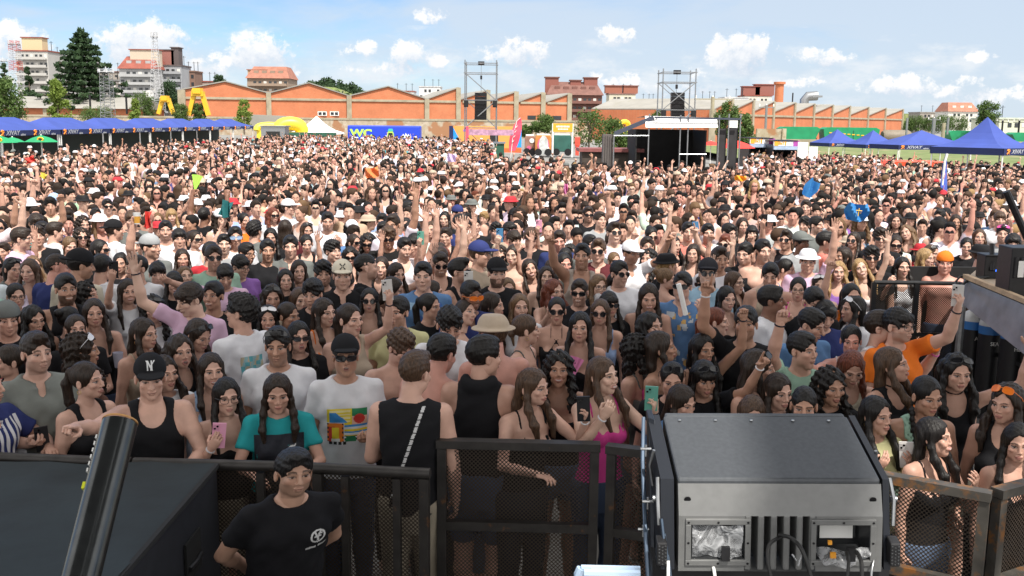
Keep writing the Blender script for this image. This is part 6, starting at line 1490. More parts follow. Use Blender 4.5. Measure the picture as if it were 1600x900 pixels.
# ------------------------------------------------------------------ big lamp on its bracket, lower right
def lamp():
 M['lampg'] = mat('grey_cast_aluminium', (.18, .183, .182), .42, .4, var=.06, vscale=60, bump=.06, bscale=900)
 M['lampt'] = mat('dark_grey_sheet_metal', (.075, .082, .092), .5, .35, var=.10, vscale=120, bump=.06, bscale=900, dirt=((.20, .2, .2), 180., .70))
 M['plast'] = bpy.data.materials.new('clear_plastic_bag'); m = M['plast']; m.use_nodes = True; nt = m.node_tree; b = nt.nodes['Principled BSDF']; b.inputs['Base Color'].default_value = (.75, .77, .8, 1); b.inputs['Roughness'].default_value = .12; b.inputs['Specular IOR Level'].default_value = .9
 N = nt.nodes.new; tr = N('ShaderNodeBsdfTransparent'); ms = N('ShaderNodeMixShader'); no = N('ShaderNodeTexNoise'); no.inputs['Scale'].default_value = 38; no.inputs['Distortion'].default_value = 1.5; tc = N('ShaderNodeTexCoord'); nt.links.new(tc.outputs['Object'], no.inputs['Vector'])
 mr = N('ShaderNodeMapRange'); nt.links.new(no.outputs['Fac'], mr.inputs[0]); mr.inputs[1].default_value = .42; mr.inputs[2].default_value = .75; mr.inputs[3].default_value = .80; mr.inputs[4].default_value = .35
 nt.links.new(mr.outputs[0], ms.inputs[0]); nt.links.new(b.outputs[0], ms.inputs[1]); nt.links.new(tr.outputs[0], ms.inputs[2]); nt.links.new(ms.outputs[0], nt.nodes['Material Output'].inputs[0])
 bp = N('ShaderNodeBump'); bp.inputs['Strength'].default_value = 1; bp.inputs['Distance'].default_value = .01; nt.links.new(no.outputs['Fac'], bp.inputs['Height']); nt.links.new(bp.outputs[0], b.inputs['Normal'])
 O = at_y(1218, 754, 1.70); Wn = (at_y(1377, 754, 1.70) - at_y(1060, 753, 1.70)); w = Wn.length; ux = Wn.normalized()
 far = at_y(1168, 653, 1.895); ud = (far - O); ud = (ud - ux * ud.dot(ux)); D = ud.length; ud.normalize()
 dn = at_y(1206, 884, 1.685) - O; dn = dn - ux * dn.dot(ux); Hh = dn.length; dn.normalize()
 P = lambda a, d, h: O + ux * a + ud * d + dn * h        # a across, d away from the camera, h down the front
 rt = empty('stage_lamp', tuple(O), 0, 'big grey stage lamp with two square bagged windows and cooling fins on the stage edge', 'stage lamp'); off = -O
 Q = lambda a, d, h: P(a, d, h) + off
 hw = w / 2
 def quadbox(mb, a0, a1, d0, d1, h0, h1):
  vs = [Q(a, d, h) for h in (h0, h1) for a, d in ((a0, d0), (a1, d0), (a1, d1), (a0, d1))]
  mb._add(vs, [(0, 1, 2, 3), (7, 6, 5, 4), (0, 4, 5, 1), (1, 5, 6, 2), (2, 6, 7, 3), (3, 7, 4, 0)])
 # top cover, with rolled back edge and screws
 s = MB(); quadbox(s, -hw, hw, .004, D, -.004, .012); s.build('top_cover', M['lampt'], rt, bevel=.004)
 s = MB(); quadbox(s, -hw + .004, hw - .004, D - .004, D + .012, -.004, .05); s.build('rear_lip', M['lampt'], rt, bevel=.004)
 s = MB()
 for a in (-hw + .03, -hw + .10, -hw + .17, .07, .14):
  c = Q(a, D - .018, -.005); s.lathe(c, [(0, 0), (.0035, 0), (.003, .0022), (0, .0025)], 10, -dn)
 s.build('screws', M['steel'], rt)
 # grey front shell: upper slanted band + face with two window openings and fins
 bev = .052
 s = MB(); f = [(-hw, 0), (hw, 0)]
 s.poly([Q(-hw, 0, .002), Q(hw, 0, .002), Q(hw, -.014, bev), Q(-hw, -.014, bev)], [(0, 3, 2, 1)])
 win = [(-hw + .022, -hw + .118), (hw - .118, hw - .022)]; wh0, wh1 = bev + .014, Hh - .022; xs_ = [-hw, win[0][0], win[0][1], win[1][0], win[1][1], hw]
 def face(a0, a1, h0, h1, d=-.014): s.poly([Q(a0, d, h0), Q(a1, d, h0), Q(a1, d, h1), Q(a0, d, h1)], [(0, 3, 2, 1)])
 face(xs_[0], xs_[1], bev, Hh); face(xs_[4], xs_[5], bev, Hh)
 for k in (1, 3): face(xs_[k], xs_[k + 1], bev, wh0); face(xs_[k], xs_[k + 1], wh1, Hh)
 s.poly([Q(-hw, -.014, Hh), Q(hw, -.014, Hh), Q(hw, .03, Hh + .004), Q(-hw, .03, Hh + .004)], [(0, 3, 2, 1)])
 for sg in (-1, 1): s.poly([Q(sg * hw, 0, .002), Q(sg * hw, -.014, bev), Q(sg * hw, -.014, Hh), Q(sg * hw, .03, Hh + .004), Q(sg * hw, D, Hh), Q(sg * hw, D, .0)], [(0, 1, 2, 3, 4, 5)] if sg > 0 else [(5, 4, 3, 2, 1, 0)])
 s.build('front_shell', M['lampg'], rt)
 c0, c1 = win[0][1] + .006, win[1][0] - .006
 s = MB(); nf = 5; pitch = (c1 - c0) / nf
 for i in range(nf + 1):
  a = c0 + pitch * i; quadbox(s, a - pitch * .26, a + pitch * .26, -.014, .05, bev - .001, Hh - .001)
 quadbox(s, c0 - .008, c1 + .008, .04, .05, .02, Hh); fins = s.build('cooling_fins', M['lampg'], rt, bevel=.003)
 s = MB()
 for (a0, a1) in win:                          # raised frame with screws
  s = MB()
  for (q0, q1, r0, r1) in ((a0 - .010, a1 + .010, wh0 - .010, wh0), (a0 - .010, a1 + .010, wh1, wh1 + .010), (a0 - .010, a0, wh0, wh1), (a1, a1 + .010, wh0, wh1)): quadbox(s, q0, q1, -.018, -.0135, r0, r1)
  s.build('window_frame', M['lampg'], rt, bevel=.001)
 s = MB()
 for (a0, a1) in win:
  for a in (a0 - .005, (a0 + a1) / 2, a1 + .005):
   for h in (wh0 - .005, (wh0 + wh1) / 2, wh1 + .005):
    if a == (a0 + a1) / 2 and h == (wh0 + wh1) / 2: continue
    s.lathe(Q(a, -.0185, h), [(0, 0), (.0022, 0), (.002, .001), (0, .0012)], 8, -ud)
 for a in (-hw + .016, hw - .016): s.lathe(Q(a, -.0075, .026), [(0, 0), (.006, 0), (.006, .0012), (0, .0014)], 14, -ud)
 s.build('bolts', M['blackm'], rt)
 for i, (a0, a1) in enumerate(win):
  s = MB(); dd = .030
  s.poly([Q(a0, -.013, wh0), Q(a1, -.013, wh0), Q(a1, -.013, wh1), Q(a0, -.013, wh1), Q(a0 + .012, dd, wh0 + .012), Q(a1 - .012, dd, wh0 + .012), Q(a1 - .012, dd, wh1 - .01), Q(a0 + .012, dd, wh1 - .01)],
    [(0, 1, 5, 4), (1, 2, 6, 5), (2, 3, 7, 6), (3, 0, 4, 7), (4, 5, 6, 7)]); rec = s.build('window_recess', mat('recess_dark_metal', (.03, .032, .035), .35, .5), rt)
  s = MB(); quadbox(s, a0 + .018, a1 - .018, dd - .004, dd - .002, wh0 + .014, wh0 + (wh1 - wh0) * (.82 if i else .5)); s.build('reflector', M['white'] if i else M['blackm'], rec)
  # clear bag, crumpled
  nn = 12; vs = []; r = random.Random(i + 4); top_ = wh0 + (.002 if not i else .045)
  for j in range(nn + 1):
   for k in range(nn + 1):
    u, v_ = k / nn, j / nn; sk = (-.004 + .010 * v_) if i else 0
    vs.append(Q(a0 + .003 + (a1 - a0 - .006) * u + sk * (1 - 2 * u) * (2 if i else 0), -.012 + .012 * math.sin(u * 7 + i) * math.sin(v_ * 6 + u * 3) * .6 - (.010 * v_ if i else 0) + r.uniform(-.0015, .0015), top_ + (wh1 + (.006 if i else -.003) - top_) * v_))
  s = MB(); s.poly(vs, [(j * (nn + 1) + k, j * (nn + 1) + k + 1, (j + 1) * (nn + 1) + k + 1, (j + 1) * (nn + 1) + k) for j in range(nn) for k in range(nn)]); bag = s.build('clear_bag', M['plast'], rec, smooth=True)
  s = MB(); am = (a0 + a1) / 2 + .012; quadbox(s, am - .007, am + .008, -.026, -.020, wh1 - .028, wh1 - .004); s.build('dark_tag', M['blackm'], rec)
  if i: s = MB(); quadbox(s, a0 + .022, a0 + .032, -.030, -.026, wh1 - .022, wh1 - .013); quadbox(s, a0 + .018, a0 + .025, -.028, -.024, wh1 - .042, wh1 - .036); s.build('orange_sticker', M['orange'], rec)
 # side brackets with latches and knobs
 for sg in (-1, 1):
  s = MB(); e = .018 if sg < 0 else .006
  s.poly([Q(sg * (hw + .006), D + .01, .0), Q(sg * (hw + .006), .01, .0), Q(sg * (hw + .006), -.01, Hh), Q(sg * (hw + .006), D + .02, Hh + .02), Q(sg * (hw + e + .012), D + .01, .0), Q(sg * (hw + e + .012), .01, .0), Q(sg * (hw + e + .012), -.01, Hh), Q(sg * (hw + e + .012), D + .02, Hh + .02)],
    [(0, 1, 2, 3), (7, 6, 5, 4), (0, 4, 5, 1), (1, 5, 6, 2), (2, 6, 7, 3), (3, 7, 4, 0)]); br = s.build('side_bracket', mat('dark_blue_black_metal', (.012, .015, .022), .4, .3), rt)
  s = MB(); s.tube([Q(sg * (hw + e + .016), .02, .004), Q(sg * (hw + e + .018), .0, .03), Q(sg * (hw + e + .016), -.004, .075)], .0035, 8); s.tube([Q(sg * (hw + e + .014), .09, -.004), Q(sg * (hw + e + .020), .10, .03), Q(sg * (hw + e + .014), .10, .07)], .003, 8); s.lathe(Q(sg * (hw + e + .014), .01, .036), [(0, 0), (.006, 0), (.006, .012), (0, .013)], 10, ux * sg); s.build('latch', M['steel'], br, smooth=True)
  s = MB(); quadbox(s, *sorted((sg * (hw + e + .004), sg * (hw + e + .022))), -.030, -.006, Hh * .60, Hh * .87); blk = s.build('punched_foot', M['blackm'], br, bevel=.002)
  s = MB()
  for j in range(6):
   for k in range(3): s.lathe(Q(sg * (hw + e + .007 + .0055 * k), -.0305, Hh * (.63 + .04 * j) + .002 * (k % 2)), [(0, 0), (.0016, 0), (.0014, .001), (0, .001)], 6, -ud)
  s.build('studs', M['steel'], blk)
 # tall dark yoke on the left with clamp levers, hooks and chains
 s = MB(); s.poly([Q(-hw - .045, -.03, Hh + .14), Q(-hw - .022, -.02, Hh + .14), Q(-hw - .018, D * .9, -.006), Q(-hw - .030, D * .95, -.006), Q(-hw - .045, .03, Hh + .14), Q(-hw - .022, .04, Hh + .14), Q(-hw - .018, D + .03, .0), Q(-hw - .030, D + .03, .0)],
      [(0, 1, 2, 3), (7, 6, 5, 4), (0, 4, 5, 1), (1, 5, 6, 2), (2, 6, 7, 3), (3, 7, 4, 0)]); yk = s.build('yoke', mat('yoke_metal', (.014, .018, .026), .35, .4), rt, bevel=.002)
 s = MB()
 for (a, d, h) in ((-.050, .03, .055), (-.046, .10, .0), (-.034, -.02, .175), (-.030, .02, .24), (-.055, .05, .12)): s = MB(); s.tube([Q(-hw + a - .010, d, h), Q(-hw + a + .010, d, h)], .0028, 8); s.tube([Q(-hw + a, d, h - .008), Q(-hw + a, d, h + .014)], .0022, 8); s.build('clamp_lever', M['steel'], yk)
 s = MB(); [s.tube([Q(-hw - .030 + .006 * k, -.01 + .004 * k, .06 + .03 * k), Q(-hw - .022 + .006 * k, -.02, .13 + .03 * k)], .0026, 6) for k in range(3)]; s.tube([Q(-hw - .038, D, .0), Q(-hw - .046, D * .7, .05), Q(-hw - .052, D * .2, .12), Q(-hw - .05, 0, .2)], .004, 6); s.build('safety_straps', mat('steel_blue_strap', (.10, .14, .20), .35, .5), yk)
 # base rail, deck bracket and a pale grey frame at the bottom
 s = MB(); quadbox(s, -hw - .04, hw + .03, .03, .07, Hh + .012, Hh + .05); s.build('base_rail', M['blackm'], rt)
 s = MB(); s.bar(Q(-hw * .5, .05, Hh + .05), Q(-hw * .5, .05, Hh + .05) + Vector((0, 0, -(P(0, 0, Hh + .05).z - 1.24))), .06); s.bar(Q(hw * .5, .05, Hh + .05), Q(hw * .5, .05, Hh + .05) + Vector((0, 0, -(P(0, 0, Hh + .05).z - 1.24))), .06); s.build('stand', M['blackm'], rt)
 # cables
 M['cab'] = mat('black_rubber_cable', (.012, .012, .012), .5)
 def cable(label, pts, r, m):
  s = MB(); n = 24; P4 = [Vector(p) for p in pts]; out = []
  for i in range(n + 1):
   t = i / n * (len(P4) - 1); k = min(int(t), len(P4) - 2); f_ = t - k; a_, b_, c_, d_ = P4[max(k - 1, 0)], P4[k], P4[k + 1], P4[min(k + 2, len(P4) - 1)]
   out.append(.5 * ((2 * b_) + (c_ - a_) * f_ + (2 * a_ - 5 * b_ + 4 * c_ - d_) * f_ ** 2 + (3 * b_ - a_ - 3 * c_ + d_) * f_ ** 3))
  s.tube(out, r, 9); tag(s.build('cable', m, smooth=True), label, 'cable')
 P0 = lambda px, py, Y: at_y(px, py, Y)
 cable('black cable looping down the left side of the cooling fins', [P0(1222, 838, 1.66), P0(1203, 850, 1.62), P0(1200, 878, 1.60), P0(1212, 930, 1.58)], .0032, M['cab'])
 cable('thick black cable hanging from the fins and curving right', [P0(1218, 836, 1.65), P0(1238, 842, 1.62), P0(1256, 866, 1.60), P0(1275, 930, 1.58)], .0036, M['cab'])
 cable('black cable leaving the right window bag, left of two', [P0(1323, 862, 1.65), P0(1326, 880, 1.62), P0(1320, 930, 1.60)], .0030, M['cab'])
 cable('black cable leaving the right window bag, right of two', [P0(1338, 862, 1.65), P0(1346, 880, 1.62), P0(1346, 930, 1.60)], .0036, M['cab'])
 cable('white cable under the left window of the lamp', [P0(1113, 880, 1.68), P0(1117, 900, 1.66), P0(1120, 940, 1.64)], .0030, M['white'])
 cable('pale grey strap hanging left of the lamp', [P0(1044, 876, 1.66), P0(1044, 900, 1.65), P0(1043, 940, 1.64)], .0030, M['white'])
 cable('pale wire at the right end of the lamp', [P0(1368, 868, 1.68), P0(1362, 890, 1.66), P0(1360, 940, 1.64)], .0022, M['steel'])
 s = MB(); [s.tube([P0(1238, 866, 1.655), P0(1245, 876, 1.645), P0(1252, 868, 1.65), P0(1247, 884, 1.64)], .0018, 6)]; tag(s.build('cable_tie', M['plast'], smooth=True), 'clear plastic tie tangled in the cables below the fins', 'cable tie')
 # little blue-white frame left of the lamp
 s = MB(); s.tube([P0(908, 888, 2.35), P0(904, 896, 2.35), P0(905, 930, 2.35)], .012, 8); s.tube([P0(908, 887, 2.35), P0(1000, 889, 2.35)], .008, 8); s.tube([P0(912, 896, 2.30), P0(1000, 898, 2.30)], .012, 8); s.box(P0(958, 893, 2.33), (.11, .05, .006)); tag(s.build('light_bar', mat('pale_blue_enamel', (.40, .52, .68), .4), smooth=True), 'pale blue metal bar on the stage edge left of the lamp', 'bar')
lamp()
# ------------------------------------------------------------------ side platform with gas bottles on the right
def side():
 Yn, Yf = 6.2, 8.6
 rt = empty('side_platform', (3.9, 7.2, 0), 0, 'side platform with a sloping grey lip above the gas bottles at the right', 'platform'); o = Vector((3.9, 7.2, 0)); q = lambda p: Vector(p) - o
 A = at_z(1507, 437, 1.62); B = at_z(1640, 493, 1.62); A2 = A + Vector((.0, 0, -.20)) + Vector((-.06, -.05, 0)); B2 = B + Vector((0, 0, -.38)) + Vector((-.1, -.12, 0))
 s = MB(); s.poly([q(A), q(B), q(B2), q(A2), q(A) + Vector((.05, .12, 0)), q(B) + Vector((.05, .12, 0))], [(0, 1, 2, 3), (0, 4, 5, 1), (3, 2, 5, 4)]); s.build('lip_panel', mat('scuffed_grey_metal', (.20, .21, .225), .4, .5, var=.25, vscale=5, dirt=((.55, .16, .05), 5., .70)), rt)
 s = MB(); far = Vector((1.8, 1.6, 0)); s.poly([q(A), q(A) + Vector((1.0, 1.6, 0)), q(B) + Vector((2.4, 1.8, 0)), q(B)], [(0, 3, 2, 1)]); s.poly([q(A) - Vector((0, 0, .05)), q(A) + Vector((1.0, 1.6, -.05)), q(B) + Vector((2.4, 1.8, -.05)), q(B) - Vector((0, 0, .05))], [(0, 1, 2, 3)]); s.build('deck', mat('worn_plywood', (.34, .27, .20), .8, var=.2, vscale=3), rt)
 s = MB(); s.bar(q(A) + Vector((.02, .03, .03)), q(B) + Vector((.02, .03, .03)), .05, .04); s.build('wood_edge', mat('raw_wood_edge', (.42, .30, .19), .8, var=.2, vscale=10), rt)
 f = MB()
 for p in (A, ): f.tube([q((p.x, p.y, 0)), q((p.x, p.y, 1.5))], .035, 8)
 f.tube([q(at_z(1503, 560, .4)) * 1, q(at_z(1503, 560, .4)) + Vector((0, 0, 1.05))], .02, 6)
 f.bar(q((A.x, A.y, .3)), q((B.x + 1, B.y, .3)), .06); f.bar(q((A.x + .9, A.y + 1.3, .0)), q((A.x + .9, A.y + 1.3, 1.5)), .06); f.bar(q((B.x + .6, B.y + .8, .0)), q((B.x + .6, B.y + .8, 1.5)), .06); f.build('legs', M['steel'], rt)
 s = MB(); s.box(q(((A.x + B.x) / 2 + 1.9, A.y + 1.5, .78)), (4.2, .05, 1.5)); s.build('back_drape', M['black'], rt)
 s = MB(); a = at_z(1512, 556, .55); b = at_z(1640, 640, .35); s.bar(q(a), q(b), .06, .025); c = at_z(1512, 590, .3); s.bar(q(c), q(at_z(1640, 668, .2)), .06, .03); s.build('diagonal_slats', mat('brown_slat', (.20, .12, .09), .7), rt)
 M['bottlew'] = mat('white_grey_bottle_paint', (.45, .46, .46), .4, var=.1); M['bottleb'] = mat('blue_bottle_paint', (.03, .14, .38), .4, var=.1); M['bottlek'] = mat('black_bottle_paint', (.012, .012, .014), .4, var=.1)
 for i, (px, py, Y, lab) in enumerate(((1519, 512, 9.6, 'gas bottle with white shoulder and blue band, leftmost under the grey lip'), (1547, 520, 9.4, 'gas bottle with white shoulder and blue band, second from the left under the lip'), (1582, 528, 9.1, 'gas bottle with a broad blue band, third under the lip'), (1622, 540, 8.9, 'gas bottle cut off by the right edge of the picture'))):
  p = at_y(px, py, Y); zt = p.z; bt_ = empty('gas_bottle', (p.x, Y, 0), 0, lab, 'gas bottle', 'gas bottles under the side platform'); r = .105
  s = MB(); s.lathe((0, 0, 0), [(0, 0), (r, .01), (r, zt - .005)], 20); s.build('body', M['bottlek'], bt_, smooth=True)
  s = MB(); s.lathe((0, 0, 0), [(r, zt - .005), (r, zt + .075)], 20); s.build('blue_band', M['bottleb'], bt_, smooth=True)
  s = MB(); s.lathe((0, 0, 0), [(r, zt + .075), (r * .94, zt + .115), (r * .70, zt + .155), (r * .34, zt + .18), (r * .3, zt + .2)], 20); s.build('shoulder', M['bottlew'], bt_, smooth=True)
  s = MB(); s.tube([(0, 0, zt + .2), (0, 0, zt + .25)], .02, 8); s.tube([(-.05, -.02, zt + .23), (.05, -.02, zt + .23)], .011, 8); s.build('valve', M['steel'], bt_, smooth=True)
  text_obj('white_stencil', ('LA', 'SEA', 'HEX', 'SE')[i] if False else ('A', 'SEA', 'HE', 'S')[i], .05, M['white'], bt_, (0, -r - .004, zt - .09), ext=.001)
 # black guard panels
 def panel(label, P0, P1, z0, z1):
  L_ = (Vector(P1) - Vector(P0)).length; rz = math.atan2(P1[1] - P0[1], P1[0] - P0[0]); g_ = empty('crowd_barrier', (P0[0], P0[1], 0), rz, label, 'crowd barrier'); s = MB(); s.tube([(0, 0, z1), (L_, 0, z1)], .022, 8); s.box((L_ / 2, 0, z1 * .62), (L_, .03, .04)); s.box((L_ / 2, 0, .15), (L_, .03, .05)); [s.box((x, 0, z1 / 2), (.05, .04, z1)) for x in (0, L_ / 2, L_)]; s.build('frame', M['blackm'], g_)
  s = MB(); s.box((L_ / 2, .03, z1 / 2), (L_, .006, z1 - .1)); s.build('panel', M['perf'], g_)
 P = lambda px, py, z=1.44: (at_z(px, py, z).x, at_z(px, py, z).y)
 panel('black barrier between the crowd and the side platform on the right', P(1366, 441), P(1500, 443), 0, 1.44);
 a = P(1500, 443); panel('black barrier running towards the stage beside the gas bottles', a, (a[0] + .05, a[1] - 1.5), 0, 1.44)
 # equipment box, rack, boom arms, cables, streamers
 p = at_z(1560, 434, 1.64); s = MB(); s.box((0, 0, .11), (.22, .18, .22)); s.box((0, -.02, .225), (.24, .2, .015)); o_ = s.build('equipment_box', M['blackm'], loc=(p.x, p.y + .15, 1.62), bevel=.008); tag(o_, 'small black box with a blue light on the side platform', 'box'); s = MB(); s.box((.02, -.093, .08), (.05, .004, .02)); s.build('blue_light', mat('blue_led', (.02, .1, .9), emit=((.05, .2, 1), 1.5)), o_)
 p = at_z(1618, 462, 1.66); s = MB(); s.box((0, 0, .21), (.32, .25, .42)); [s.box((-.12 + .05 * k, -.13, .25), (.03, .02, .18)) for k in range(3)]; o_ = s.build('equipment_rack', M['blackm'], loc=(p.x + .02, p.y + .3, 1.62), bevel=.008); tag(o_, 'black equipment rack at the right edge on the side platform', 'rack'); s = MB(); s.box((-.08, -.142, .24), (.05, .004, .14)); s.build('white_label', M['white'], o_)
 def tube_(name, label, cat, pts, r, m): s = MB(); s.tube([Vector(p) for p in pts], r, 9); tag(s.build(name, m, smooth=True), label, cat)
 a = at_z(1566, 428, 1.70); tube_('boom_arm', 'black boom arm rising above the small box on the side platform', 'boom arm', [a + Vector((0, .2, 0)), at_y(1550, 381, a.y + .3)], .022, M['blackm'])
 tube_('boom_arm', 'long black boom leaning in from the right edge over the crowd', 'boom arm', [at_y(1660, 455, 7.3), at_y(1612, 388, 7.3), at_y(1572, 299, 7.3)], .026, M['blackm'])
 tube_('cable', 'black cable arching over the corner of the side platform', 'cable', [at_z(1493, 455, 1.6), at_y(1492, 442, A.y), at_y(1500, 432, A.y + .02), at_y(1516, 431, A.y + .1), at_y(1520, 440, A.y + .2)], .010, M['cab'])
 tube_('cable', 'long black cable curving over the grey lip to the black box', 'cable', [at_y(1498, 452, A.y - .1), at_y(1508, 441, A.y - .1), at_y(1526, 434, A.y), at_y(1548, 432, A.y + .1)], .012, M['cab'])
 tube_('cable', 'black cable hanging down beside the scaffold post', 'cable', [at_y(1516, 440, A.y - .12), at_y(1524, 455, A.y - .15), at_y(1514, 468, A.y - .2)], .009, M['cab'])
 c = at_z(1580, 462, 1.60); s = MB(); r = random.Random(3); c = Vector((c.x, c.y - .12, 1.52))
 for i in range(46):
  a = r.uniform(0, 6.28); l = r.uniform(.05, .13); s.tube([c + Vector((0, 0, -.14)), c + Vector((math.cos(a) * l * .4, -.02, 0)), c + Vector((math.cos(a) * l, -.03, math.sin(a) * l * .9))], .0035, 3)
 tag(s.build('streamer_bundle', mat('orange_streamers', (.55, .16, .06), .5)), 'frayed bundle of orange streamers tied to the grey lip', 'streamers')
side()
# ------------------------------------------------------------------ the people one can tell apart, each where the photograph shows them
HC = dict(k=(.008, .0065, .006), b=(.021, .013, .009), m=(.058, .033, .020), l=(.12, .070, .036), n=(.26, .165, .075), r=(.11, .030, .016))
TC = dict(w=(.66, .66, .69), k=(.010, .010, .012), g=(.13, .14, .135), n=(.025, .035, .13), p=(.62, .42, .56), c=(.55, .50, .40), y=(.52, .50, .27), b=(.10, .20, .38), lb=(.30, .42, .60), o=(.72, .17, .02), r=(.42, .03, .04),
   f=(.62, .06, .28), m=(.30, .46, .36), t=(.02, .28, .30), be=(.42, .34, .26), br=(.14, .07, .05), u=(.25, .12, .38), gr=(.30, .31, .32), go=(.22, .235, .215), wi=(.10, .02, .025), sb=(.22, .30, .48), co=(.62, .20, .16))
SK = dict(a=(.57, .345, .265), b=(.51, .295, .22), c=(.40, .22, .15), d=(.20, .095, .060), s=(.56, .28, .22), e=(.60, .39, .30))
ARM = dict(d='down', r='rail', ro='railout', hg='hang', hi='high', w='wave', fi='fist', pu='pointup', pt='point', fl='film', fh='filmhi', ex='ext', ch='chin', lo='low', to='touch', bk='back', cu='cup', si='side', hn='horns')
def pose_mesh_ready(): pass
PHONES = []
M['phone_k'] = mat('phone_glass', (.012, .012, .015), .15, var=0); M['lens'] = mat('lens_glass', (.004, .004, .006), .05, var=0)
PC = dict(k=(.015, .015, .018), w=(.62, .60, .58), p=(.72, .34, .48), t=(.12, .35, .28), b=(.08, .24, .45), r=(.62, .03, .03), v=(.42, .36, .58), y=(.60, .60, .25), x=(.35, .30, .45), g=(.20, .22, .22))
M['case'] = mat('phone_case', objcol=True, rough=.4, var=0)
_ph = {}
def phone(info, side, col, label, tilt=0., dz=.088, land=False, group=None):
 p, B = hand_world(info, side, (0, -.030, dz))
 if 'b' not in _ph:
  s = MB(); s.box((0, 0, 0), (.074, .0085, .152)); o = s.build('phone', M['case'], bevel=.004); _ph['b'] = o.data; bpy.data.objects.remove(o)
  s = MB(); s.box((0, -.0047, 0), (.068, .0012, .144)); o = s.build('screen', M['phone_k']); _ph['s'] = o.data; bpy.data.objects.remove(o)
  s = MB(); s.box((.018, .0055, .050), (.032, .003, .034)); o = s.build('camera_bump', M['case'], bevel=.002); _ph['c'] = o.data; bpy.data.objects.remove(o)
  s = MB(); s.lathe((.011, .007, .058), [(0, 0), (.0062, 0), (.0062, .0015), (0, .0018)], 10, (0, 1, 0)); o = s.build('lens', M['lens']); _ph['l'] = o.data; bpy.data.objects.remove(o)
 r = link('phone', _ph['b'], color=PC[col]); tag(r, label, 'phone', group)
 link('screen', _ph['s'], r); c = link('camera_bump', _ph['c'], r, color=tuple(v * .8 for v in PC[col])); link('lens', _ph['l'], c); link('lens', _ph['l'], c, loc=(.014, 0, -.014))
 # upright, its back towards the stage
 a = math.atan2(p.x, p.y) ; r.matrix_world = Matrix.Translation(p) @ Euler((R(-8), R(tilt) + (R(90) if land else 0), -a + math.pi), 'XYZ').to_matrix().to_4x4()
 return r
def cup(info, side, col, label, drink=None):
 p, B = hand_world(info, side, (.0, -.036, .062)); s = MB(); s.lathe((0, 0, -.055), [(0, 0), (.028, 0), (.038, .115), (.036, .115), (.028, .01)], 16)
 o = s.build('cup', mat('cup_plastic', col, .25, var=.05), smooth=True, loc=tuple(p)); tag(o, label, 'cup')
 if drink: s = MB(); s.lathe((0, 0, -.045), [(0, 0), (.029, 0), (.035, .07), (0, .071)], 16); s.build('drink', mat('drink', drink, .15, var=0), o, smooth=True)
def fan(info, side, col, label):
 p, B = hand_world(info, side, (0, -.03, .05)); s = MB(); n = 9; vs = [(0, 0, 0)]
 for k in range(n): a = math.pi / 2 + (k / (n - 1) - .5) * .62; vs.append((math.cos(a) * .25, .006 * (k % 2), math.sin(a) * .25))
 vs += [(x, y + .004, z) for x, y, z in vs]; m = n + 1
 s.poly(vs, [(0, k, k + 1) for k in range(1, n)] + [(m, m + k + 1, m + k) for k in range(1, n)]); o = s.build('hand_fan', mat('fan_fabric', col, .6, var=.1)); o.matrix_world = Matrix.Translation(p) @ Euler((R(-5), R(12), -math.atan2(p.x, p.y)), 'XYZ').to_matrix().to_4x4(); tag(o, label, 'fan')
def print_panel(parent, cx, cz, w, h, fn, name, back=False, nx=26, nz=26, mats=None):
 """a printed patch that follows the cloth: fn(u,v)->colour or None, u and v in 0..1"""
 me = parent.data; bvh = BVHTree.FromPolygons([v.co for v in me.vertices], [p.vertices for p in me.polygons]); sg = 1 if back else -1
 cols = {}; s = MB(); ml = []
 pts = {}
 for j in range(nz + 1):
  for i in range(nx + 1):
   x = cx + (i / nx - .5) * w; z = cz + (j / nz - .5) * h; hit = bvh.ray_cast(Vector((x, sg * 1., z)), Vector((0, -sg, 0)))[0]
   pts[i, j] = (x, (hit.y if hit else sg * .12) + sg * .0022, z)
 for j in range(nz):
  for i in range(nx):
   c = fn((i + .5) / nx, (j + .5) / nz)
   if c is None: continue
   if c not in cols:
    key = 'ink%d_%d_%d' % tuple(int(v * 99) for v in c)
    if key not in M: M[key] = mat('ink', c, .8, var=0)
    cols[c] = len(ml); ml.append(M[key])
   s.cm = cols[c]; q = [pts[i, j], pts[i + 1, j], pts[i + 1, j + 1], pts[i, j + 1]]; s._add(q, [(0, 1, 2, 3) if not back else (3, 2, 1, 0)])
 if s.v: return s.build(name, ml, parent)
def child_of(root, name):
 for c in root.children:
  if c.name.split('.')[0] == name: return c
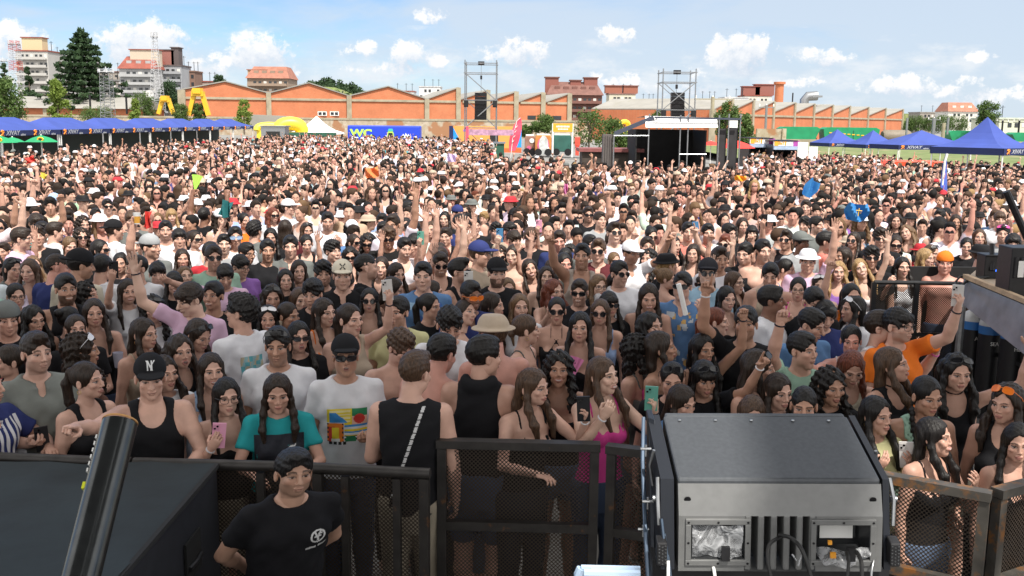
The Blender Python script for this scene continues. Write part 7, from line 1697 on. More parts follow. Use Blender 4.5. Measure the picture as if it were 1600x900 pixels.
HEROES = """
434 612 f long b tee t 0 0 .18 r/r m2,lean.18,sk=b,H1.66,id=teal|girl in a turquoise and black football shirt leaning over the barrier
540 558 m short k tee w 2 0 -.05 lo/d hat=cap:k,gl=wide,H1.74,mo=open,id=printed,sk=c|boy in a black cap and sunglasses with a white tee with a colourful printed square
434 541 m short k tee w -4 -4 .05 d/d gl=wide:up,H1.76,sk=c|boy with sunglasses on his head in a plain white tee behind the turquoise shirt girl
467 527 f long k tee k 8 4 0 d/d gl=cat,mo=open,sk=b|woman with black cat-eye sunglasses and parted lips beside the boy in plain white
643 583 m quiff m sleeveless k 172 -25 .25 lo/d H1.84,id=strap,sk=a|crew-cut man from behind in a black sleeveless shirt with a white lettered strap
684 552 m short k none k 160 -18 .35 lo/d sk=s,H1.80|sunburnt shirtless man seen from behind, looking down, left of the black hooded vest
752 556 m short k hoodtank k 168 -52 .1 lo/lo H1.82,sk=b|dark-haired man from behind in a black hooded vest holding a phone by the mesh barrier
771 522 m short m none k 200 20 .1 d/d hat=bucket:be,sk=s,H1.84|shirtless man from behind in a beige bucket hat
622 540 m curly m none k 20 12 .35 d/d sk=a,H1.72|curly brown-haired shirtless boy looking down
700 504 m curly k tee w 0 12 .40 d/lo H1.80,sk=b,ph=R:k:low|boy with curly black hair in a white tee looking down at a phone
833 606 f long m strap k 34 22 0 fl/r lean.12,H1.66,sk=a,ear,ph=L:k,id=film1|long-haired girl in a thin-strapped black top filming over the mesh barrier
943 588 f half m strap f 30 20 -.05 fl/fl mo=smile,H1.68,sk=e,ph=L:t,id=film2|girl in a bright pink strappy top filming with a pale green phone
873 578 f curlylong k bandeau k 0 0 -.05 d/lo mo=smile,sk=c,ear,H1.62|smiling tanned girl with gold hoops and curly dark hair in a black bandeau
906 512 f long k strap k -3 0 0 d/lo id=fan,sk=b,ear,H1.68|girl with long black hair holding a pink fan in front of her chest
870 486 f tied k cross k 0 0 0 d/d gl=round,sk=b,H1.64|girl in round sunglasses and a black crossed-strap top
823 516 f low m strap g 70 30 0 d/d sk=a,ear,H1.68|girl with tied-back hair in grey, in profile left of the crossed black top
938 489 f half m racer sb 0 -5 0 d/d gl=round,sk=b,H1.64|girl in round sunglasses and a light blue tank top
952 476 f bangs k tee k 12 10 0 d/d gl=wide,sk=b,H1.64|girl with black fringe and sunglasses just behind the light blue tank top
1013 463 f long b strap be 0 6 .25 lo/d mo=smile,sk=b,H1.72|laughing girl with very long dark hair looking down
935 448 f half l tee k 12 10 0 d/d gl=spec,sk=e|girl with light brown hair and clear glasses pointing across
961 443 f long k tank k 4 10 .1 pt/d sk=b|girl in a black tank top with her arm stretched forward behind the clear glasses girl
866 456 f wavy r strap be 22 14 0 d/fl sk=a,ph=R:p|ginger girl holding a pink phone on the left
812 480 f half l tee w 8 6 0 d/d mo=smile,sk=a|fair smiling girl left of the ginger girl
832 421 f long b strap k 6 4 -.1 d/d mo=smile,hr=-.25,sk=b|girl tilting her head with her hand at her brow, left of the pale girl
854 434 f long b bandeau k 2 4 -.15 d/d sk=e|pale girl with dark straight hair looking up beside the tilting girl
1041 436 f bun l bandeau w 130 -40 0 d/d sk=a|fair person with tied-up hair seen from behind in white straps
1066 448 m short k shirt b -4 -8 -.05 fl/d gl=wide,sk=a,id=roll,H1.80|man in sunglasses and a blue patterned shirt under the rolled white paper
1003 550 f curlylong k strap g 66 20 -.1 to/d sk=b,H1.66|girl with curly black hair holding her raised hand to her head in profile
1036 545 f long b bandeau f 74 22 -.1 d/d sk=c,ear,H1.70|tanned girl in profile in a bright pink bandeau
1018 512 f wavy k strap w 30 20 -.1 d/d mo=open,sk=b|girl in profile with parted lips behind the curly-haired girl
1050 593 f tied k tee k 4 0 .15 d/d gl=square:up,sk=b,H1.62|girl with tied hair and sunglasses on her head, eyes lowered
1099 590 f bangs k tee k 20 0 .2 pu/d gl=wide:up,sk=c,H1.62|black-haired girl with dark sunglasses on her head under the pointing arm
1098 547 f long k strap k 24 12 0 fi/d sk=c,ear,H1.62|girl with black hair raising a fist wrapped in pink ribbons
1062 628 f long b tee b 28 18 .2 d/d sk=b,H1.54|top of a dark brown head just left of the lamp cover edge
1174 644 f long m tee k 12 0 .3 d/d sk=b,H1.54|brown hair parting looking down above the middle of the lamp
1165 507 m short k tee k 0 -4 -.05 d/hn mo=open,sk=c,H1.80|open-mouthed young man in a black tee pointing upwards
1120 503 f tied r strap k 62 26 0 d/d sk=a,ear|girl with a reddish ponytail in profile left of the open-mouthed man
1135 467 f long k strap k 14 12 .05 d/d sk=a|dark-haired girl looking down right above the reddish ponytail
1148 442 f half m strap w 40 20 0 w/w gl=spec,sk=e|girl in clear glasses with both arms raised
1184 576 f long b tank c 60 30 .05 d/d gl=square:up,sk=b,H1.70|girl with very long brown hair and a cream top, sunglasses on her head
1207 470 m short k tee w 70 16 0 d/d sk=d,H1.78|dark-skinned young man in profile in a white tee with a red print
1254 548 m short k tee m 28 22 0 d/hn sk=b,H1.74|boy in a pale mint tee looking right beside a raised hand
1262 505 m short k tee b 40 20 .3 d/d sk=b,H1.74|boy with short black hair in a blue tee, head bowed
1287 490 m bowl k tee n 20 0 .35 d/d sk=b,gl=wide:up,H1.68|boy with a dark mop of hair looking down, sunglasses on top
1269 470 m short k tee k 12 10 .3 d/d sk=b|boy with short dark hair looking down behind the blue tee
1330 532 f tied k strap w 10 -6 .1 d/pt sk=s,H1.64|girl in a white strap top pointing across with a flushed face
1377 512 m short b tank w 66 20 0 fl/d gl=spec,sk=a,H1.76|boy in a white tank top and tinted glasses seen in profile
1405 510 m bowl k tee o 40 14 0 fh/d gl=spec,sk=a,H1.80,id=orange|boy with dark hair and glasses in an orange tee holding up a phone
1328 570 f long r tank c 10 6 .45 d/d sk=b,H1.64|red-haired girl in a beige top looking down
1399 572 f half m tank k 52 26 -.15 d/d sk=b,H1.70,ck|girl with long brown hair and a black top gazing up right
1297 604 f curlylong k tee k 20 10 .1 d/d sk=c,H1.62,id=hand1|girl with curly black hair right of the mint tee
1215 612 f long b tee k 24 10 .1 d/d sk=a,H1.60|dark-haired girl looking right above the lamp, left of the mint tee
1256 634 m buzz k tee k 2 0 .1 d/d sk=c,H1.62|forehead and closed eyes of a person with pulled-back hair above the lamp
1445 618 f braid k racer m 20 14 .15 lo/lo sk=c,H1.66|girl with two dark braids and a mint halter top
1494 582 f wavy k tank k 12 10 .1 w/d gl=wide:up,sk=b,ck,ear,H1.70,id=choker|girl with a black choker and sunglasses on her head raising a finger on the right
1575 630 f wavy b tank k -6 -20 .1 d/d gl=square:up:o,sk=b,H1.68|girl with orange sunglasses on her head at the right edge
1370 650 f long k tee y 34 14 0 ch/ch sk=b,ear,H1.64,ph=L:w|girl with black hair in a yellow top holding a pale phone at her mouth
1462 684 f long k strap k 48 24 -.05 ch/d mo=smile,sk=b,ear,H1.60,id=green|smiling girl with straight black hair and thin green straps leaning on the sunlit barrier
1592 692 f long k strap k 30 -20 .1 r/d sk=b,ear,H1.60|sunlit dark-haired girl cut off by the right edge behind the last barrier
354 620 f long k bandeau k 4 6 .05 d/ch gl=spec,sk=a,H1.58,ph=R:p,hairbig|girl with black-rimmed glasses and straight black hair holding a pink phone
330 580 f long b racer lb 4 8 0 d/d mo=smile,sk=a,ear,H1.62|girl with hoop earrings and a pale blue top
282 550 f wavy b tank k 10 8 0 d/d sk=b,H1.66,mo=open|girl with dark wavy hair in a black top, lips parted
258 584 f wavy b tee w 16 10 0 d/d sk=b,H1.60|dark-haired girl half hidden behind the black cap with a white emblem
235 590 m short k tank k 2 0 .12 r/pt hat=cap:k,sk=a,H1.74,id=nycap|young man in a black cap with a white monogram and a black tank top
137 596 f tied b tank k 36 20 0 d/d sk=a,ear,H1.66|girl with tied-back hair and a black tank top in three-quarter profile at the barrier
57 552 m quiff b shirt go 14 8 .02 lo/lo sk=a,H1.80,ph=R:k:low,id=grey|young man with swept-back hair in a grey-green collared shirt
12 566 f tied b tee k -50 -20 0 d/d sk=b,H1.62|girl facing left in profile at the left edge
-22 604 m short k shirt n 50 10 0 ro/ro sk=b,H1.76,id=stripes|person cut off by the left edge in a navy and white striped shirt
130 548 f curlylong b tank br 110 -20 0 d/d gl=wide:up:w,sk=c,H1.68|girl with big dark curls and white sunglasses pushed up, turned away
120 516 f low b tee k 10 0 -.1 lo/d sk=b|girl with closed eyes half hidden above the big curls
225 522 f long b strap be 34 14 .05 cu/d sk=b,ear,H1.66|girl with long dark hair and bare shoulders glancing right with a clear cup
239 483 f curlylong k tee w 0 4 .05 d/d gl=wide:up,sk=a,H1.62|girl with closed eyes and dark curls in a white top
304 520 f long b strap br 26 16 .4 d/d gl=wide:up,sk=b,H1.66|girl with sunglasses in her hair looking down to the right
302 466 m bowl b shirt p -30 -26 .3 d/w sk=e,H1.82|boy with a dark bowl cut and a pink shirt, head bowed to the left
375 488 m curly k tee w 216 26 -.1 d/d gl=spec,sk=b,H1.84,id=backprint|bearded curly-haired man with glasses, his white tee printed teal on the back
200 456 f long b tee w 8 4 0 d/fh mo=smile,sk=b,H1.66,ph=R:k,id=bigphone|smiling long-haired girl in white holding a big black phone high
147 490 f half b bandeau k 2 4 0 cu/d sk=b,H1.68|tanned girl with centre-parted hair and bare shoulders holding a clear cup
136 462 f curlylong k tee k 40 20 0 d/d sk=b,H1.66|girl with a cloud of dark curls right of the bearded man in black
103 452 m short k tank k 4 8 .02 d/d var=2,sk=c,H1.82,mo=smile|stocky bearded man in a black tank top on the left
25 463 f low k tee gr 6 4 .05 d/d gl=spec,sk=a,H1.64|girl with tied black hair and thin glasses at the left edge
12 500 m short k tee k 6 0 .05 d/fi hat=capback:g,sk=b,H1.74|young man with a backwards cap making a finger sign at the left edge
52 500 f wavy k tank k 16 8 .1 d/d sk=b,H1.64|girl with dark wavy hair next to the backwards cap
110 500 f bun k tee k 130 0 0 d/d sk=b,H1.60|back of a head with a loose dark bun
272 443 f bangs k tee k 2 4 0 d/d mo=smile,sk=a,H1.64|girl with a black fringe smiling broadly
290 434 f half l tee w 10 4 -.2 d/d sk=e,H1.64|fair girl resting her head back beside the black fringe
188 412 f bun k tee k -10 0 0 d/d sk=b,H1.66|head with dark hair under the raised black phone
547 500 f tied b tank be 22 20 0 fh/d sk=a,H1.74,ph=L:w,id=big|tall woman with a dark ponytail and beige top reaching out to film
507 489 f long b strap o 20 16 0 d/d sk=a,H1.68,id=stripe|girl with long brown hair in an orange striped strap top looking right
419 499 f long k tee k -4 2 0 d/d mo=smile,gl=wide:up:w,sk=b,H1.60|smiling girl with white sunglasses on her head behind the plain white tee
450 494 f low b tee k 26 20 .05 d/d sk=c,H1.62|girl with pulled-back hair looking to the right beside the white sunglasses girl
425 465 f wavy b tee k -6 10 .1 d/d gl=square:up,sk=b,H1.66|girl in the shade looking down behind raised phones
490 459 m curly k tee k -8 -12 .15 d/d sk=b,H1.74|boy with a dark curly mop glancing left
469 470 f half m tee be 12 8 0 fl/d mo=open,sk=e,H1.64,ph=L:w|girl with light brown hair holding a white phone left of the cream cap
467 424 f long b tank k 2 2 0 d/d mo=smile,sk=a,H1.66|smiling long-haired girl beside the curly-haired boy
446 438 f long k tee k 2 4 0 fl/d sk=a,H1.60|dark-haired girl with rosy cheeks below the smiling girl
505 428 m curly k tee k 4 0 .05 d/d sk=b,H1.76|boy with dark curls left of the cream cap
535 431 m short m shirt k 2 0 .05 d/d hat=cap:c,sk=a,H1.82,id=creamcap|man in a cream cap with a cross-shaped emblem and a black shirt
574 418 m buzz k tee k 80 16 0 d/d sk=a,H1.86|man with a buzz cut and a black tee in profile
596 418 f half b strap u 0 -6 0 d/d mo=smile,sk=a,H1.66|smiling girl with red lips right of the buzz-cut profile
619 428 f long b strap be 16 12 .1 w/d sk=a,H1.66|girl with dark hair looking right in front of the arm with beads
610 452 f long b tank br 50 26 .25 d/d sk=b,H1.68|girl bending her head to the right in the shade
661 432 m fade k shirt b -4 0 .02 d/d sk=a,H1.86,id=hawaii,hairtop|tall man with faded sides and a blue patterned shirt
622 488 m short k tee y -14 -14 0 d/d mo=open,sk=b,H1.74|man with short dark hair in a pale yellow tee tilting his head
678 458 f half b tee y 62 24 -.05 d/d sk=a,H1.66|girl in profile looking right with a yellow sleeve
672 480 f tied k tee k 40 18 0 fh/d sk=b,H1.66,ph=L:w|girl with slicked-back hair reaching her phone to the right
735 462 m fade k shirt n 16 14 .1 d/d gl=wide:o,sk=d,H1.80|young man with orange-rimmed sunglasses and a dark jacket
725 490 f tied b bandeau k 26 16 -.15 d/d hr=.3,sk=a,H1.66|girl with closed eyes leaning her head on the right
720 425 m quiff k tank k 52 16 -.05 cu/d gl=wide,sk=b,H1.80|man with swept-up hair and sunglasses drinking from a plastic cup
776 427 m short k tee k 4 8 .05 d/d hat=cap:k,var=2,sk=a,H1.82|bearded man in a plain black cap and black tee
770 478 f long b tee br 60 18 0 d/d sk=a,H1.66|long-haired girl in profile below the bearded man with the black cap
793 452 f half l tee k 8 6 0 d/d sk=a,H1.60|fair girl with long loose hair right of the profile girl
750 398 m short m tee be 50 20 .05 d/d hat=cap:n,sk=b,H1.84|man with a navy cap and a cream backpack strap looking right
734 386 f half n strap k 16 8 -.1 d/d mo=smile,sk=a,H1.66|blonde girl laughing left of the navy cap
721 350 m short k shirt n 40 20 0 d/d gl=spec,sk=c,H1.86|tall young man with glasses in a navy polo shirt with a white collar
675 360 f wavy m bandeau be -10 -12 -.05 d/d sk=a,H1.76|girl with light brown hair and bare shoulders looking left in front of the white cap
655 342 m short k tank w 0 0 .3 d/d hat=cap:w,sk=c,H1.82|young man in a white cap and white tank top looking down
742 353 m short k tee k 8 6 0 d/d sk=a,H1.76|young man with short black hair right of the glasses and navy polo
775 362 m curly k tee k 6 4 0 d/d sk=a,H1.72|boy with a heavy curly fringe behind the navy cap
695 343 f long k tee k -8 -6 0 d/d sk=e,H1.74|pale girl with long black hair behind the bare-shouldered girl
716 334 m short k tee k 30 10 0 d/d hat=capback:n,sk=b,H1.74|boy with a dark backwards cap behind the navy polo
638 327 m short k tee gr 44 12 0 d/d sk=b,H1.80|young man with a thick crop in three-quarter profile left of the white cap
597 347 m short k tee w -10 0 .1 d/d gl=spec,sk=b,H1.78|boy with short black hair and thin glasses left of two cropped heads
618 347 m short b tee co 0 -6 .05 d/d sk=b,H1.78|boy in a coral tee with cropped hair next to the thin glasses boy
634 352 f long k tank k -4 -2 0 d/d sk=b,H1.64|dark-haired girl between the coral tee and the white cap
334 403 m short b tee m 4 4 -.02 d/d gl=round,sk=b,H1.84,var=1|man with a moustache, round black sunglasses and a pale green vest
285 405 f long b tank w 2 2 0 d/d sk=b,H1.64|girl with long straight dark hair on front of a white tee boy
280 374 m bowl k tee w 2 2 0 d/d sk=b,H1.78|boy with a blunt black fringe in a white tee
330 395 m short k shirt r 150 0 0 d/d sk=b,H1.74|back of a dark head above a red and white striped collar
368 371 m short k tee w 4 0 0 d/d gl=wide:lb,sk=b,H1.82|young man in pale turquoise sunglasses and a white tee
350 382 m short k tee gr 2 0 0 d/d sk=e,H1.74|pale boy with cropped black hair left of the turquoise sunglasses
385 396 m short k tee k 24 14 .1 d/d gl=spec,sk=c,H1.74|man with short hair and glasses in front of the turquoise sunglasses
374 416 m bowl k tee u 22 14 .2 d/d gl=spec,sk=b,H1.70|boy with a thick black mop and glasses looking down right
352 430 m bowl k tee p 12 -8 .3 d/ex sk=b,H1.68|dark-haired boy under the outstretched white wristband arm
418 392 m short k tee k 4 2 0 d/d var=1,sk=c,H1.78|dark-eyed young man in a black tee left of the floral shirt
454 386 m short k shirt g -2 0 .02 d/d sk=a,H1.82,var=1,id=floral|man with short hair and a dark floral shirt
479 381 f tied k tank k 2 2 .15 d/d sk=a,H1.68|girl with a high dark ponytail and black strappy top looking down
520 393 m curly k tee k 20 14 0 d/d mo=smile,sk=a,H1.74|smiling boy with dark curls under the man holding his face
512 346 m short k tee w 2 0 .1 ch/d sk=b,H1.86|young man in a white tee covering his mouth with his hand
423 371 f long k tee k -2 0 .1 d/d sk=b,H1.72|dark-haired girl beside the maroon hood
446 358 f long b hoodie wi 170 0 0 d/d sk=b,H1.80,hoodup|person with a maroon hood seen from behind
479 360 f half m tank k 10 8 .1 d/d gl=wide:up,sk=b,H1.68|girl with long highlighted hair looking down right of the maroon hood
398 361 m curly k tee g 150 0 0 d/d sk=b,H1.82|back of a dark curly head left of the maroon hood
427 337 f wavy r tee w 12 10 0 d/d gl=wide,sk=a,H1.74|ginger-haired girl in black sunglasses
452 325 m short b tee w 44 16 0 d/d hat=cap:w,sk=a,H1.82|man in a white cap and white sporty tee in profile
382 346 f bun k tee o 20 14 -.05 d/d sk=b,H1.74|girl with pulled-back hair and gold earrings behind the dark curls
391 327 f low k tank p 2 0 0 d/d hat=fedora:w,gl=wide,sk=a,H1.74|woman in a white sun hat and dark sunglasses
320 338 m fade k tee k 150 0 0 fi/fi sk=d,H1.82,id=greenfan|tall man from behind holding a lime green fan over his head
268 338 f bangs n tee w 4 2 0 d/d mo=smile,sk=a,H1.70|blonde girl with a curly fringe and a big smile
295 322 m short k tee w -10 -20 .1 d/d sk=b,H1.76|dark-haired boy in a white top looking left beside the lime fan
236 387 m short k tee g 30 20 0 d/fi hat=capback:gr,sk=b,H1.84,id=beer|man in a light grey cap raising a cup of beer
213 382 m short b tank be 2 -6 .1 d/d var=1,sk=a,H1.84|man with a moustache and cropped sides in a sand tank top
206 344 m bowl m tee g 4 -4 .1 d/d sk=a,H1.84|boy with a brown fringe and a grey tee looking down
180 360 m short b tee w 120 -20 0 d/d hat=capback:k,sk=b,H1.80|man with a black backwards cap seen from behind in white
168 323 m short k shirt w 6 4 0 d/d gl=wide,sk=a,H1.80|man with sunglasses and a patterned white shirt
151 338 m short k none w 10 12 -.15 d/d gl=wide,sk=s,H1.72|shirtless boy tilting his head in blue sunglasses
128 371 f curlylong b tank k 4 4 -.02 d/d gl=round,sk=a,H1.70|girl with round sunglasses and wavy hair in the middle left
157 391 f long k tee k 30 26 0 d/d gl=wide,sk=b,H1.72|girl with long black hair and dark sunglasses looking right
130 351 f curlylong b tee w 6 10 .1 d/d sk=a,H1.74|girl with brown curls holding her chin
85 317 m short k shirt k 2 0 0 d/fi hat=capback:lb,var=2,sk=a,H1.88,mo=smile,id=beard|smiling man with a full black beard, pale cap and black shirt
47 325 m fade k tee c 165 10 0 d/d hat=fedora:w,sk=b,H1.88,id=trilby|man from behind in a white trilby with a dark band and a cream tee
85 362 m fade b tee w 120 -20 .1 d/d sk=a,H1.80|man with a shaved fair head turned away
108 384 f tied l tee be 20 0 .2 d/d sk=a,H1.68|girl with a messy brown bun looking down
33 373 m short b tee p 60 14 .1 lo/d gl=spec,sk=a,H1.84,id=lilac|man with glasses in a lilac and white tee in profile on the left
19 420 f tied k tee g 14 14 .1 d/d gl=wide:up,sk=b,H1.68|frowning girl with sunglasses on her head at the left edge
87 417 m buzz b tee n 130 -40 .2 d/d sk=s,H1.84|man with a buzz cut and a navy tee seen from behind
122 414 m short k tee c 140 -40 .2 d/d hat=capback:k,sk=c,H1.90|man with a black cap and cream tee seen from behind
157 418 m short k tee w 160 -10 .2 d/d sk=b,H1.80|man with thick dark hair seen from behind in white
214 420 m short k tee w -20 -30 0 d/d sk=b,H1.78|man with short dark hair in profile looking left
246 428 m bowl k tee k 2 0 .1 d/d sk=a,H1.68|boy with a swept black fringe, eyes lowered
0 300 m short k tank w 2 10 0 d/d sk=a,H1.84|man in a white vest drinking from a cup at the left edge
38 272 m short b tee k -6 -6 0 d/d gl=wide,sk=a,H1.98,id=tall,var=1|very tall man in sunglasses and a black tee above the crowd on the left
935 392 m quiff m shirt wi -2 -4 .02 d/d gl=round,sk=a,H1.86|man in round black sunglasses and a wine checked shirt
968 428 m short k tee w 14 16 0 d/d gl=round,sk=a,H1.78|young man in round dark sunglasses left of the white-capped man
922 383 m short k tee g 20 14 0 d/d sk=a,H1.76|young man with tousled dark hair looking right
829 372 m bowl m tee k 4 0 0 d/d gl=wide,sk=a,H1.80|boy with a brown mop and black sunglasses
919 336 m fade b tee k 4 4 0 fi/fi gl=wide,sk=b,H1.84|boy with sunglasses and both fists up
938 345 m short b tee gr 20 10 -.1 ch/d sk=a,H1.82|young man shouting with his hand by his mouth
985 396 m short k shirt w 22 14 .1 pu/d hat=cap:w,sk=c,H1.80,id=whitecap|man in a white cap reaching a dark arm up
1044 415 f low n tee k 120 0 0 d/d hat=bucket:k,sk=b,H1.76|person in a black bucket hat above the fair bun
1053 384 f long k tank k 20 16 0 fh/d sk=a,H1.70,ph=L:b|dark-haired girl holding up a blue phone
1075 363 m short k tee co 4 4 0 d/d sk=a,H1.84|man with cropped dark hair in a coral pink tee
1083 397 f long b tank gr -6 -4 0 d/d sk=a,H1.68|girl with long brown hair and a grey top below the coral tee
1106 365 m short k tee w 6 4 0 ch/d sk=a,H1.82|boy in a white tee eating beside the coral pink tee
1137 363 m short k tee k 34 10 .2 d/d sk=a,H1.78|dark-haired boy looking down to the right
1160 353 f long b tank w 6 8 0 d/d sk=a,H1.74|girl in a white top with dark loose hair behind the bowed boys
1175 365 f bangs k tee k 2 0 0 d/d sk=e,H1.68|pale girl with a blunt black fringe
1192 393 m short k none k 14 10 0 d/d sk=a,H1.86,var=1|broad shirtless man with short black hair
1165 397 m short k tee k -8 -14 .1 d/d sk=a,H1.82|boy behind a raised hand left of the shirtless man
1204 430 m short k tank be 6 -8 .2 d/d sk=b,H1.78|boy with short black hair looking down below the shirtless man
1228 421 f tied k strap b 50 20 .05 d/d sk=a,H1.66|girl with tied black hair in profile left of the white bucket hat
1252 380 m short k tee gr 24 16 0 d/d hat=cap:g,sk=d,H1.80|dark-skinned man in a grey and black trucker cap
1262 408 m short k tee p 4 0 .1 hi/d hat=bucket:w,sk=b,H1.78,id=bucketw|person in a white bucket hat and pink tee
1276 352 m short k tee g 40 14 0 d/d sk=a,H1.80|man with a flat black crop and grey tee looking right
1291 378 m short k tee co 110 -20 0 d/d sk=b,H1.80|man from behind with a salmon collar
1259 325 m short b tee k -4 0 0 d/d sk=a,H1.88|tall young man with cropped brown hair above the others
1257 352 m curly k tee k -14 -10 0 d/d sk=a,H1.74|boy with black curls glancing left below the tall young man
1247 453 f low k tank f 0 0 0 d/d gl=spec,sk=a,H1.68|girl in glasses and a crimson top
1280 447 f low b tank w 4 4 -.05 d/d gl=wide:up:w,sk=e,mo=smile,H1.62|pale girl with white sunglasses pushed into her hair
1330 464 f half k racer o 14 8 0 d/fi mo=smile,sk=b,H1.70|smiling girl with long black hair and an orange top
1332 484 f long k tee w -50 -14 0 d/d gl=wide:up:w,sk=b,H1.66|girl in profile facing left with white sunglasses on her head
1310 425 f wavy n tank u 0 4 0 d/d mo=smile,sk=a,H1.64|fair laughing girl with messy hair next to the camera hands
1350 420 f half n strap w 8 2 -.15 hi/d mo=smile,hr=-.3,sk=e,H1.66|laughing blonde girl with a raised arm behind the black barrier
1375 373 m curly b shirt k 2 6 0 ch/d gl=wide,sk=a,H1.84|man with brown curls and sunglasses by his raised hand
1361 403 m curly k tee k 2 6 0 d/d gl=wide,sk=b,H1.78,var=1|man with black curls and dark sunglasses
1410 418 f long k tank w 10 8 0 d/fl sk=a,H1.66|girl with long black hair in a white top behind the dark barrier
1446 404 f long n tank k 30 30 0 ch/d sk=a,H1.68,id=peace|blonde girl with a raised two-finger hand behind the barrier
1476 412 m short k none k 0 4 .02 cu/d hat=capback:o,sk=s,H1.72|shirtless boy in a backwards orange cap holding a plastic cup
1534 400 m short m tee p 60 10 .1 cu/d hat=bucket:k,sk=a,H1.78|man in a black bucket hat and pink tee drinking from a cup
1438 396 f low m tee r 10 6 0 d/d hat=fedora:r,sk=a,H1.60|person in a red cowboy-style hat
1456 397 f half m racer lb 40 14 0 d/d gl=wide:up,sk=b,H1.66|girl with sunglasses in long brown hair right of the orange cap
1400 346 f wavy b tee k 2 0 0 d/d sk=b,H1.76|girl with brown wavy hair behind the raised wristband arm
1421 364 f wavy l tank k -10 -8 -.1 d/d hr=-.35,mo=smile,sk=a,H1.72|smiling fair girl tilting her head far to the side
1493 348 f long b tank k 4 4 0 d/d sk=c,H1.76|tanned girl with very long dark hair on the right
1510 385 f low k tee k 2 0 .1 d/d sk=a,H1.68|dark-haired girl left of the black bucket hat
1530 372 f half m tank w 4 4 -.1 d/d mo=open,sk=a,H1.74|laughing girl behind the black bucket hat
1567 366 m short k tee gr 0 0 0 d/d gl=wide:up:f,sk=a,H1.82|man with pink sunglasses on his head at the right
1562 344 m bowl m tee w 6 4 0 d/d sk=a,H1.80|boy with a brown fringe behind the pink sunglasses
1468 340 m short k tee k -8 -10 0 d/d sk=b,H1.82|boy with short black hair right of the white tank boy
"""
LAB = {}
def parse(line):
 head, label = line.rsplit('|', 1); t = head.split()
 x, y = float(t[0]), float(t[1]); sex, hair, hc, top, tc = t[2:7]; face, hy, hp = (float(v) for v in t[7:10]); la, ra = t[10].split('/')
 kw = dict(x=x, y=y, sex=sex, hair=hair, hc=hc, top=top, tc=tc, face=face, hy=hy, hp=hp, la=la, ra=ra, label=label.strip(), fl={})
 if len(t) > 11:
  for f in t[11].split(','):
   for k in ('gl=', 'hat=', 'sk=', 'mo=', 'id=', 'ph=', 'hr=', 'var='):
    if f.startswith(k): kw['fl'][k[:-1]] = f[len(k):]; break
   else:
    if f.startswith('H'): kw['fl']['H'] = float(f[1:])
    elif f.startswith('lean'): kw['fl']['lean'] = float(f[4:])
    elif f: kw['fl'][f] = True
 return kw
IDS = {}
BOT = [(.02, .022, .03), (.05, .07, .12), (.10, .14, .22), (.012, .012, .013), (.30, .26, .20)]
def place(k, i):
 fl = k['fl']; sex = k['sex']; H = .985 * fl.get('H', 1.64 if sex == 'f' else 1.77); sc = H / 1.755; zc = 1.640 * sc; lean = fl.get('lean', 0.)
 zc -= lean * lean * .25
 p = at_z(k['x'], k['y'], zc); ymin = 5.40 - lean * 1.1
 if p.y < ymin:                      # stands behind the barrier: a shorter person, not a nearer one
  d = ray(k['x'], k['y']); zc = CAM_Z + d.z / d.y * ymin; H = max(1.50, zc / 1.640 * 1.755); sc = H / 1.755; zc = 1.640 * sc; p = at_z(k['x'], k['y'], zc)
 aim = -math.atan2(p.x, p.y); f = aim + R(k['face'])
 hd = Vector((math.sin(f), -math.cos(f), 0)) * ((.022 + lean * .69) * sc); bx, by = p.x - hd.x, p.y - hd.y
 hair = {'cap': 'short', 'capback': 'short'}.get(k['hair'], k['hair']); g = fl.get('gl'); glasses = None; glup = False; glc = (.008, .008, .010)
 if g:
  q = g.split(':'); glasses = q[0]; glup = 'up' in q[1:];
  for c in q[1:]:
   if c != 'up': glc = TC.get(c, glc)
 hat = hatc = None
 if 'hat' in fl: hat, c = fl['hat'].split(':'); hatc = TC[c]
 lod = 0 if p.y < 7.8 else 1
 mir = (i * 7) % 5
 info = person(bx, by, sex, f, R(k['hy']), k['hp'] - .05, float(fl.get('hr', 0)), (ARM[k['la']], ARM[k['ra']]), k['top'], tuple(c * (.94 + .02 * mir) for c in TC[k['tc']]), hair, HC[k['hc']],
     SK[fl.get('sk', 'b')], int(fl.get('var', (i * 5) % 12 if sex == 'f' else (0, 3, 1, 6, 9, 4, 3, 7, 0, 10)[i % 10])), fl.get('mo', 'shut'), glasses, glc, hat, hatc or (0, 0, 0), 'pants' if i % 3 else 'shorts', BOT[i % 5], H, lean, lod,
     k['label'], None, gz(bx, by) if by > 20 else 0, glup, 1., 'person', 'ck' in fl, 'ear' in fl)
 root, inf = info; IDS[fl.get('id', 'n%d' % i)] = (root, inf)
 short = k['label']
 if 'ph' in fl:
  q = fl['ph'].split(':'); side = 1 if q[0] == 'L' else -1
  phone(inf, side, q[1], PHL.get(fl.get('id', ''), None) or '%s phone held by the %s' % ({'k': 'black', 'w': 'white', 'p': 'pink', 't': 'pale green', 'b': 'blue', 'r': 'red', 'v': 'lilac'}[q[1]], ' '.join(short.split()[:9])), tilt=(i * 13) % 17 - 8)
 return p
PHL = {'film1': 'dark phone held up by the brown-haired girl over the mesh barrier', 'film2': 'pale green phone held up by the girl in bright pink', 'bigphone': 'big black phone held high at the left over the smiling girl'}
HPX = []
for i, line in enumerate(l for l in HEROES.strip().split('\n') if l.strip()):
 k = parse(line); p = place(k, i); HPX.append((k['x'], k['y'], FPX * .13 / p.y, p.x, p.y))
